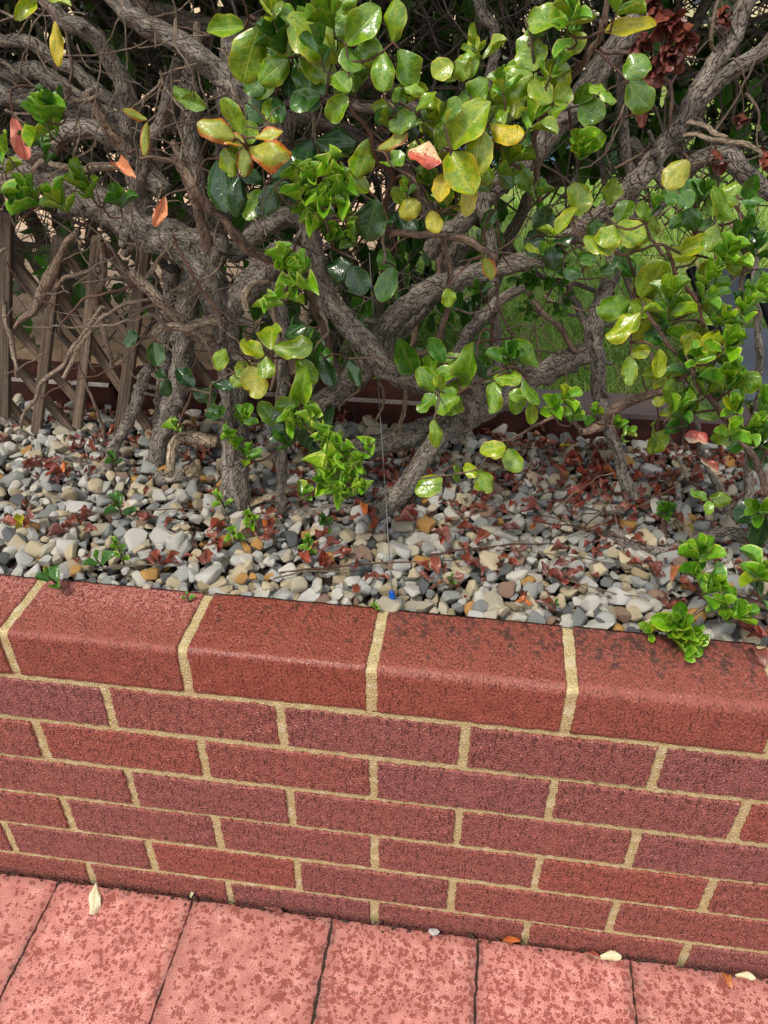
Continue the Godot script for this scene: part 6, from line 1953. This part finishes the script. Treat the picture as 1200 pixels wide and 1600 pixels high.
	["R","g",[0.178,0.267,-0.308,0.152,0.304,-0.294,0.0279]],
	["R","g",[0.06,0.179,-0.323,0.081,0.209,-0.318,0.0238]],
	["R","d",[0.11,0.215,-0.355,0.148,0.233,-0.348,0.0315]],
	["K","g",[0.041,0.246,-0.298,0.08,0.267,-0.283,0.0287]],
	["R","d",[0.054,0.266,-0.305,0.034,0.299,-0.301,0.0268]],
	["C","g",[-0.239,0.571,-0.305,-0.267,0.583,-0.298,0.0247]],
	["C","g",[-0.228,0.567,-0.288,-0.251,0.576,-0.278,0.0203]],
	["C","g",[-0.181,0.471,-0.326,-0.199,0.442,-0.307,0.0308]],
	["C","D",[-0.167,0.488,-0.32,-0.132,0.514,-0.316,0.0335]],
	["C","D",[-0.168,0.516,-0.335,-0.182,0.536,-0.324,0.0203]],
	["C","g",[-0.19,0.551,-0.313,-0.184,0.529,-0.305,0.0259]],
]
const SPRIGS := [
	["L","r",[-0.395,0.557,-0.23,-0.101,0.963,0.251,9,0.0306]],
	["L","r",[-0.396,0.547,-0.25,-0.409,0.894,0.181,7,0.0346]],
	["L","g",[-0.368,0.48,-0.248,-0.312,0.902,0.297,8,0.0397]],
	["L","r",[-0.427,0.475,-0.228,-0.229,0.892,0.389,9,0.0314]],
	["L","r",[-0.398,0.464,-0.237,-0.357,0.887,0.291,9,0.0295]],
	["L","d",[-0.443,0.467,-0.217,0.516,0.849,0.113,6,0.0296]],
	["L","r",[-0.441,0.528,-0.216,-0.235,0.942,0.239,4,0.0276]],
	["L","r",[-0.465,0.504,-0.24,-0.002,0.976,0.217,4,0.0321]],
	["L","d",[-0.382,0.572,-0.235,-0.546,0.776,0.316,5,0.0305]],
	["L","d",[-0.414,0.532,-0.239,-0.49,0.728,0.48,5,0.0294]],
	["L","d",[-0.334,0.467,-0.246,0.134,0.932,0.338,5,0.034]],
	["L","d",[-0.404,0.517,-0.229,0.229,0.969,0.097,4,0.024]],
	["C","c",[-0.114,0.483,-0.242,0.541,0.753,0.374,9,0.0251]],
	["C","c",[-0.094,0.505,-0.229,-0.34,0.89,0.304,9,0.0246]],
	["C","c",[-0.076,0.513,-0.23,0.259,0.965,0.035,8,0.0244]],
	["C","c",[-0.065,0.488,-0.234,0.039,0.967,0.253,9,0.0246]],
	["C","c",[-0.083,0.48,-0.222,0.105,0.975,0.194,9,0.0245]],
	["C","c",[-0.094,0.455,-0.252,-0.331,0.826,0.456,9,0.027]],
	["C","c",[-0.113,0.455,-0.266,-0.334,0.915,0.228,8,0.0259]],
	["C","r",[-0.064,0.459,-0.255,0.162,0.965,0.208,6,0.0237]],
	["C","c",[-0.122,0.499,-0.255,0.317,0.935,0.158,6,0.0254]],
	["C","r",[-0.081,0.432,-0.259,0.253,0.823,0.509,7,0.0256]],
	["C","r",[-0.058,0.428,-0.27,-0.366,0.804,0.469,7,0.0259]],
	["C","c",[-0.149,0.396,-0.272,0.237,0.967,0.095,9,0.0283]],
	["C","c",[-0.13,0.379,-0.265,0.021,0.954,0.3,7,0.0281]],
	["C","c",[-0.164,0.348,-0.255,0.267,0.887,0.376,5,0.0217]],
	["C","c",[-0.142,0.36,-0.27,0.324,0.878,0.351,6,0.0251]],
	["C","r",[-0.122,0.39,-0.28,-0.387,0.801,0.456,5,0.025]],
	["K","c",[-0.123,0.182,-0.27,0.233,0.963,0.139,7,0.0285]],
	["K","c",[-0.102,0.164,-0.25,0.061,0.95,0.306,9,0.0282]],
	["K","c",[-0.079,0.154,-0.245,-0.363,0.925,0.111,9,0.0298]],
	["K","c",[-0.092,0.128,-0.235,0.455,0.887,-0.073,9,0.03]],
	["K","c",[-0.065,0.12,-0.235,0.005,0.954,0.299,9,0.0283]],
	["K","c",[-0.052,0.139,-0.24,-0.024,0.942,0.336,8,0.0263]],
	["K","c",[-0.105,0.11,-0.23,0.52,0.787,0.333,8,0.0285]],
	["K","c",[-0.069,0.095,-0.225,-0.27,0.868,0.417,9,0.0266]],
	["K","c",[-0.041,0.108,-0.225,-0.318,0.922,0.219,8,0.0246]],
	["K","c",[-0.045,0.159,-0.25,0.416,0.906,0.075,5,0.0262]],
	["K","r",[-0.136,0.079,-0.24,0.486,0.871,0.075,6,0.0238]],
	["K","d",[-0.16,0.138,-0.28,-0.455,0.83,0.322,6,0.0277]],
	["K","c",[-0.149,0.175,-0.28,-0.2,0.87,0.452,6,0.029]],
	["K","r",[-0.241,0.122,-0.29,-0.202,0.979,0.041,10,0.0248]],
	["K","r",[-0.228,0.106,-0.29,0.272,0.962,0.017,7,0.0229]],
	["K","r",[-0.232,0.159,-0.3,0.403,0.882,0.244,6,0.0245]],
	["K","r",[-0.252,0.131,-0.3,-0.203,0.913,0.353,5,0.023]],
	["K","c",[-0.368,0.104,-0.37,-0.053,0.922,-0.383,8,0.0189]],
	["K","d",[-0.24,0.199,-0.24,0.153,0.932,0.328,4,0.0196]],
	["R","r",[0.19,0.536,-0.24,0.086,0.774,0.627,14,0.0333]],
	["R","r",[0.163,0.656,-0.22,-0.054,0.94,0.336,11,0.0292]],
	["R","r",[0.169,0.644,-0.244,-0.376,0.749,0.545,7,0.0255]],
	["R","r",[0.203,0.667,-0.2,0.221,0.962,0.157,8,0.0301]],
	["R","r",[0.152,0.606,-0.244,0.544,0.805,0.236,5,0.0225]],
	["S","r",[0.353,0.438,-0.22,0.155,0.868,0.472,11,0.0328]],
	["S","r",[0.342,0.413,-0.22,0.071,0.909,0.411,7,0.0282]],
	["S","r",[0.344,0.392,-0.22,0.407,0.898,0.169,7,0.0268]],
	["S","r",[0.343,0.332,-0.2,-0.102,0.761,0.641,7,0.0253]],
	["S","r",[0.374,0.342,-0.21,0.224,0.893,0.389,11,0.0337]],
	["S","r",[0.366,0.368,-0.22,0.147,0.959,0.242,8,0.0288]],
	["S","r",[0.388,0.38,-0.22,0.068,0.996,0.064,8,0.0337]],
	["S","r",[0.399,0.395,-0.24,0.284,0.897,0.339,6,0.0343]],
	["R","d",[0.138,0.287,-0.28,0.076,0.828,0.556,9,0.0354]],
	["R","r",[0.199,0.239,-0.24,-0.106,0.814,0.572,8,0.0299]],
	["R","r",[0.224,0.227,-0.24,0.241,0.943,0.231,7,0.0285]],
	["R","r",[0.206,0.248,-0.25,0.532,0.774,0.344,5,0.0301]],
	["R","r",[0.286,0.204,-0.27,-0.107,0.882,0.459,5,0.0263]],
	["R","r",[0.294,0.198,-0.26,0.527,0.786,0.323,5,0.0261]],
	["R","r",[0.256,0.218,-0.27,-0.186,0.944,0.274,5,0.026]],
	["S","r",[0.402,0.272,-0.2,-0.379,0.832,0.405,8,0.0313]],
	["S","r",[0.419,0.248,-0.2,0.474,0.87,0.136,8,0.0301]],
	["S","r",[0.433,0.269,-0.21,0.372,0.927,0.053,8,0.0335]],
	["S","d",[0.441,0.233,-0.2,-0.431,0.829,0.356,7,0.0321]],
	["S","r",[0.4,0.244,-0.19,-0.164,0.877,0.451,6,0.0264]],
	["S","r",[0.389,0.092,-0.15,-0.092,0.994,0.062,9,0.0309]],
	["S","r",[0.391,0.063,-0.15,-0.176,0.906,0.386,6,0.0314]],
	["S","r",[0.403,0.055,-0.13,0.325,0.908,0.265,10,0.0329]],
	["S","r",[0.371,0.025,-0.1,-0.188,0.683,0.706,10,0.0291]],
	["S","r",[0.362,0.013,-0.1,0.073,0.949,0.308,8,0.0292]],
	["S","r",[0.386,0.021,-0.095,0.217,0.473,0.854,9,0.0292]],
	["S","r",[0.381,0.008,-0.09,0.135,0.13,0.982,6,0.0293]],
	["S","r",[0.34,0.007,-0.1,-0.339,0.795,0.503,5,0.0223]],
	["S","r",[0.425,0.04,-0.12,-0.326,0.874,0.36,8,0.0314]],
	["S","r",[0.436,0.034,-0.11,0.486,0.83,0.273,6,0.0314]],
	["S","r",[0.468,0.067,-0.15,-0.24,0.903,0.357,8,0.032]],
	["S","d",[0.482,0.042,-0.15,0.407,0.893,0.194,7,0.0325]],
	["S","d",[0.393,0.03,-0.34,-0.188,0.979,0.074,10,0.0222]],
	["S","r",[0.487,0.096,-0.26,-0.422,0.722,0.549,7,0.0323]],
	["S","r",[0.474,0.08,-0.16,0.437,0.863,0.253,6,0.0303]],
	["R","d",[0.095,0.356,-0.33,-0.388,0.802,0.453,6,0.0224]],
	["R","r",[0.151,0.477,-0.3,0.308,0.922,0.236,5,0.0211]],
	["R","r",[0.163,0.424,-0.27,0.096,0.712,0.696,5,0.0192]],
	["S","d",[0.339,0.483,-0.3,-0.3,0.856,0.42,6,0.0266]],
	["R","r",[0.282,0.472,-0.28,0.066,0.941,0.332,6,0.0243]],
	["S","d",[0.379,0.443,-0.28,0.252,0.928,0.273,8,0.0332]],
	["S","d",[0.403,0.43,-0.28,-0.036,0.989,0.142,7,0.0336]],
	["C","r",[0.01,0.496,-0.224,-0.215,0.953,0.214,5,0.0165]],
	["C","y",[-0.015,0.558,-0.25,-0.212,0.875,0.436,6,0.0184]],
	["C","r",[-0.047,0.592,-0.24,0.171,0.982,0.08,6,0.0197]],
	["C","y",[-0.185,0.52,-0.26,-0.379,0.86,0.342,5,0.021]],
	["C","y",[-0.131,0.656,-0.24,-0.069,0.884,0.462,6,0.0231]],
	["S","d",[0.356,0.295,-0.253,-0.463,0.793,0.396,6,0.035]],
	["S","r",[0.389,0.277,-0.249,0.437,0.863,0.254,9,0.0333]],
	["S","r",[0.323,0.348,-0.271,0.015,0.933,0.36,7,0.0352]],
	["S","r",[0.34,0.253,-0.224,0.471,0.878,0.086,8,0.0353]],
	["S","d",[0.366,0.228,-0.25,-0.405,0.836,0.37,8,0.0352]],
	["S","g",[0.386,0.31,-0.264,-0.029,0.889,0.456,8,0.0308]],
	["S","g",[0.38,0.276,-0.237,0.57,0.803,0.171,8,0.0359]],
	["S","r",[0.388,0.296,-0.211,-0.119,0.91,0.397,7,0.0324]],
	["S","g",[0.31,0.378,-0.232,-0.239,0.93,0.279,8,0.0326]],
	["C","r",[0.006,0.582,-0.25,0.076,0.852,0.518,7,0.0299]],
	["R","y",[0.107,0.543,-0.294,-0.184,0.975,0.125,5,0.0366]],
	["R","r",[0.105,0.592,-0.242,-0.269,0.947,0.175,6,0.0288]],
	["C","y",[0.03,0.519,-0.283,0.515,0.849,0.116,5,0.0363]],
	["C","g",[0.037,0.478,-0.292,-0.236,0.886,0.4,6,0.0333]],
	["R","g",[0.111,0.516,-0.269,0.558,0.771,0.309,5,0.0323]],
	["C","y",[0.038,0.555,-0.257,-0.28,0.958,0.059,7,0.0306]],
	["R","y",[0.078,0.623,-0.267,-0.459,0.745,0.485,7,0.0283]],
	["R","r",[0.135,0.56,-0.241,0.369,0.915,0.16,6,0.0332]],
	["C","y",[-0.072,0.619,-0.256,0.455,0.89,0.023,4,0.0343]],
	["C","g",[-0.07,0.653,-0.24,-0.243,0.941,0.236,6,0.0301]],
	["C","g",[-0.096,0.613,-0.265,-0.429,0.87,0.243,5,0.0333]],
	["C","d",[-0.078,0.623,-0.223,-0.129,0.945,0.302,6,0.031]],
	["C","d",[-0.129,0.627,-0.263,-0.492,0.784,0.379,5,0.0348]],
	["R","d",[0.202,0.383,-0.36,0.416,-0.109,0.903,5,0.0185]],
	["R","d",[0.162,0.365,-0.36,0.335,-0.112,0.935,5,0.0185]],
	["R","d",[0.198,0.361,-0.36,-0.149,-0.109,0.983,5,0.0186]],
	["R","d",[0.177,0.365,-0.36,0.392,-0.11,0.914,5,0.0185]],
	["R","d",[0.161,0.365,-0.36,0.379,-0.11,0.919,5,0.0185]],
	["R","d",[0.152,0.361,-0.36,0.33,-0.112,0.937,5,0.0185]],
	["R","d",[0.191,0.389,-0.36,-0.157,-0.109,0.981,5,0.0184]],
	["R","d",[0.158,0.324,-0.36,-0.021,-0.113,0.993,5,0.0187]],
	["R","d",[0.197,0.328,-0.36,0.032,-0.113,0.993,5,0.0188]],
	["R","d",[0.163,0.314,-0.38,0.21,-0.114,0.971,5,0.0182]],
	["R","d",[0.16,0.329,-0.38,0.017,-0.113,0.993,5,0.0181]],
	["R","d",[0.157,0.372,-0.38,0.296,-0.112,0.948,5,0.0179]],
	["R","d",[0.204,0.336,-0.38,0.405,-0.109,0.908,5,0.0182]],
	["R","d",[0.142,0.357,-0.38,0.119,-0.114,0.986,5,0.018]],
	["R","x",[0.275,0.656,-0.4,0.379,-0.585,0.717,12,0.0319]],
	["R","x",[0.289,0.642,-0.38,0.377,-0.585,0.718,10,0.0331]],
	["R","x",[0.283,0.626,-0.39,0.037,-0.607,0.794,9,0.0317]],
	["R","x",[0.255,0.632,-0.4,-0.047,-0.601,0.798,6,0.03]],
	["R","x",[0.275,0.609,-0.41,0.064,-0.608,0.791,6,0.0286]],
	["R","x",[0.344,0.659,-0.42,0.104,-0.609,0.786,6,0.0273]],
	["R","x",[0.258,0.668,-0.42,0.363,-0.588,0.723,8,0.0288]],
	["R","x",[0.391,0.553,-0.42,-0.089,-0.597,0.797,5,0.0222]],
	["R","x",[0.405,0.524,-0.36,0.292,-0.598,0.746,4,0.0283]],
	["R","x",[0.375,0.51,-0.44,0.255,-0.602,0.757,4,0.0264]],
	["S","x",[0.388,0.4,-0.55,0.304,-0.597,0.743,5,0.0273]],
	["S","x",[0.415,0.396,-0.55,0.275,-0.6,0.751,4,0.0253]],
	["R","x",[0.27,0.565,-0.42,0.175,-0.607,0.775,3,0.0272]],
	["C","x",[-0.314,0.331,-0.42,0.0,-0.605,0.796,4,0.024]],
	["C","x",[-0.211,0.337,-0.43,-0.005,-0.605,0.796,4,0.0235]],
]
const SEEDLINGS := [
	["d",[-0.431,0.0,-0.266,6,0.0293,0.035],"dark green seedling with rounded glossy leaves growing from the pale gravel"],
	["r",[-0.385,0.0,-0.164,11,0.0174,0.04],"small upright seedling stacked with tiny bright leaves beside two dark round leaves"],
	["d",[-0.409,0.0,-0.149,3,0.0291,0.02],"seedling with two dark round veined leaves flat on the gravel"],
	["d",[-0.443,0.0,-0.098,4,0.0305,0.03],"seedling with one big round leaf leaning over the wall capping"],
	["r",[-0.126,0.0,-0.215,12,0.0168,0.035],"little seedling of stacked leaves among dry red leaves"],
	["d",[-0.103,0.0,-0.284,9,0.0185,0.03],"dark leaved seedling below the bright curled shrub leaves"],
	["c",[-0.219,0.0,-0.274,10,0.0178,0.03],"bright curled seedling beside a bleached broken stub"],
	["r",[-0.28,0.0,-0.316,6,0.0206,0.03],"small seedling at the foot of the thick grey trunk"],
	["d",[-0.507,0.0,-0.417,7,0.0209,0.03],"tiny rosette growing on the bare root"],
	["r",[-0.006,0.0,-0.112,4,0.0111,0.012],"tiny two leaved sprout beside the blue clip"],
	["d",[0.086,0.0,-0.171,4,0.0124,0.015],"tiny sprout beside two red leaves on the gravel"],
	["d",[0.221,0.0,-0.145,3,0.0114,0.012],"tiny dull green sprout on the gravel near the capping"],
	["c",[-0.243,0.0,-0.237,6,0.0175,0.02],"small bright sprout above curled red leaves"],
	["r",[-0.261,0.0,-0.092,3,0.0125,0.01],"tiny green sprout at the back edge of the capping"],
]
const FALLEN := [
	[0.315,-0.523],[0.309,-0.469],[0.302,-0.432],[0.317,-0.483],[0.286,-0.442],[0.346,-0.532],[0.296,-0.424],[0.316,-0.476],[0.3,-0.527],[0.305,-0.444],
	[0.285,-0.509],[0.309,-0.537],[0.286,-0.532],[0.316,-0.504],[0.282,-0.495],[0.307,-0.523],[0.304,-0.457],[0.317,-0.461],[0.267,-0.507],[0.282,-0.46],
	[0.257,-0.481],[0.317,-0.514],[0.345,-0.493],[0.29,-0.479],[0.334,-0.537],[0.349,-0.476],[0.323,-0.464],[0.327,-0.492],[0.341,-0.51],[0.328,-0.516],
	[0.3,-0.443],[0.348,-0.509],[0.293,-0.494],[0.309,-0.439],[0.322,-0.458],[0.303,-0.457],[0.287,-0.522],[0.327,-0.485],[0.296,-0.516],[0.296,-0.459],
	[0.314,-0.513],[0.337,-0.471],[0.292,-0.471],[0.285,-0.517],[0.369,-0.427],[0.324,-0.409],[0.35,-0.41],[0.338,-0.384],[0.335,-0.402],[0.389,-0.477],
	[0.325,-0.391],[0.363,-0.471],[0.462,-0.505],[0.404,-0.475],[0.407,-0.472],[0.403,-0.486],[0.46,-0.504],[0.428,-0.533],[0.472,-0.481],[0.416,-0.469],
	[0.077,-0.173],[0.066,-0.179],[0.08,-0.173],[0.074,-0.186],[-0.021,-0.362],[-0.027,-0.415],[-0.08,-0.395],[-0.032,-0.413],[-0.021,-0.427],[-0.03,-0.445],
	[-0.039,-0.427],[-0.054,-0.391],[0.012,-0.546],[0.002,-0.456],[-0.041,-0.484],[0.021,-0.458],[-0.014,-0.518],[0.045,-0.474],[-0.01,-0.538],[-0.002,-0.496],
	[-0.136,-0.648],[-0.152,-0.669],[-0.14,-0.615],[-0.149,-0.609],[-0.154,-0.613],[-0.088,-0.634],[-0.157,-0.627],[-0.124,-0.669],[0.098,-0.352],[0.123,-0.366],
	[0.162,-0.36],[0.181,-0.354],[0.108,-0.372],[0.14,-0.385],[0.146,-0.395],[0.156,-0.31],[0.193,-0.311],[0.241,-0.33],[0.22,-0.334],[0.201,-0.38],
	[0.222,-0.262],[0.15,-0.302],[0.257,-0.353],[0.272,-0.392],[0.3,-0.36],[0.27,-0.402],[0.28,-0.386],[0.277,-0.397],[0.252,-0.371],[0.234,-0.191],
	[0.221,-0.207],[0.24,-0.206],[0.234,-0.201],[0.224,-0.223],[0.196,-0.144],[0.198,-0.147],[0.184,-0.16],[-0.477,-0.228],[-0.497,-0.224],[-0.461,-0.208],
	[-0.501,-0.231],[-0.483,-0.231],[-0.471,-0.22],[-0.484,-0.205],[-0.493,-0.21],[-0.485,-0.227],[-0.573,-0.241],[-0.584,-0.244],[-0.597,-0.246],[-0.57,-0.218],
	[-0.571,-0.236],[-0.608,-0.39],[-0.616,-0.38],[-0.56,-0.358],[-0.61,-0.395],[-0.589,-0.382],[-0.572,-0.369],[-0.579,-0.359],[-0.623,-0.394],[-0.611,-0.392],
	[-0.569,-0.364],[-0.553,-0.444],[-0.558,-0.477],[-0.566,-0.514],[-0.588,-0.46],[-0.555,-0.486],[-0.605,-0.495],[-0.409,-0.493],[-0.375,-0.488],[-0.379,-0.442],
	[-0.359,-0.469],[-0.404,-0.457],[-0.374,-0.471],[-0.362,-0.477],[-0.373,-0.489],[-0.382,-0.462],[-0.309,-0.361],[-0.274,-0.403],[-0.276,-0.344],[-0.252,-0.359],
	[-0.282,-0.412],[-0.241,-0.367],[-0.291,-0.41],[-0.202,-0.284],[-0.184,-0.233],[-0.19,-0.246],[-0.196,-0.251],[-0.213,-0.288],[-0.211,-0.291],[-0.213,-0.262],
	[-0.195,-0.283],[-0.19,-0.23],[-0.142,-0.391],[-0.162,-0.396],[-0.172,-0.372],[-0.179,-0.403],[-0.185,-0.428],[-0.16,-0.4],[-0.165,-0.351],[-0.208,-0.41],
	[-0.199,-0.412],[-0.133,-0.203],[-0.118,-0.244],[-0.127,-0.198],[-0.13,-0.223],[-0.094,-0.196],[-0.077,-0.204],[-0.078,-0.19],[-0.097,-0.211],[-0.114,-0.184],
	[-0.089,-0.213],[-0.106,-0.22],[-0.116,-0.24],[-0.043,-0.31],[-0.079,-0.297],[-0.061,-0.348],[-0.04,-0.309],[-0.047,-0.338],[-0.042,-0.301],[-0.056,-0.31],
	[-0.267,-0.226],[-0.284,-0.235],[-0.284,-0.235],[-0.258,-0.217],[-0.27,-0.229],[-0.331,-0.161],[-0.321,-0.167],[-0.329,-0.16],[-0.335,-0.157],[0.426,-0.364],
	[0.425,-0.379],[0.431,-0.356],[0.391,-0.347],[0.461,-0.099],[0.459,-0.113],[0.478,-0.118],[0.475,-0.116],[0.478,-0.112],[0.474,-0.119],[0.396,-0.223],
	[0.367,-0.219],[0.383,-0.207],[-0.408,-0.271],[-0.389,-0.259],[-0.393,-0.256],[-0.416,-0.319],[-0.261,-0.16],[-0.258,-0.162],[-0.284,-0.182],[-0.052,-0.179],
	[-0.044,-0.153],[-0.022,-0.177],[-0.028,-0.17],[0.075,-0.281],[0.085,-0.297],[0.06,-0.269],[0.078,-0.257],[0.095,-0.237],[0.113,-0.262],[0.102,-0.215],
	[0.123,-0.223],[-0.002,-0.347],[0.022,-0.311],[0.011,-0.346],[0.024,-0.317],[0.021,-0.342],[0.016,-0.318],[-0.203,-0.537],[-0.168,-0.484],[-0.188,-0.497],
	[-0.212,-0.515],[-0.195,-0.498],[-0.178,-0.519],[0.551,-0.587],[0.555,-0.583],[0.556,-0.621],[0.535,-0.67],[0.529,-0.577],[0.256,-0.577],[0.224,-0.582],
	[0.231,-0.591],[0.227,-0.636],[0.22,-0.62],[0.25,-0.575],
]
const SLATS := [
	[-0.659,0.385,-0.525,-0.769,0.018,-0.525,0.024],
	[-0.578,0.349,-0.525,-0.712,-0.013,-0.525,0.0189],
	[-0.513,0.351,-0.525,-0.627,0.004,-0.525,0.0171],
	[-0.436,0.344,-0.525,-0.554,-0.028,-0.525,0.0214],
	[-0.372,0.327,-0.525,-0.465,-0.013,-0.525,0.0171],
	[-0.725,0.379,-0.545,-0.634,0.222,-0.545,0.0171],
	[-0.753,0.252,-0.545,-0.625,0.05,-0.545,0.0171],
	[-0.773,0.189,-0.545,-0.65,-0.019,-0.545,0.0171],
	[-0.622,0.269,-0.545,-0.486,-0.026,-0.545,0.0171],
	[-0.793,0.084,-0.545,-0.733,-0.02,-0.545,0.0171],
	[-0.595,0.333,-0.545,-0.421,0.045,-0.545,0.0171],
	[-0.517,0.336,-0.545,-0.366,0.098,-0.545,0.0171],
]
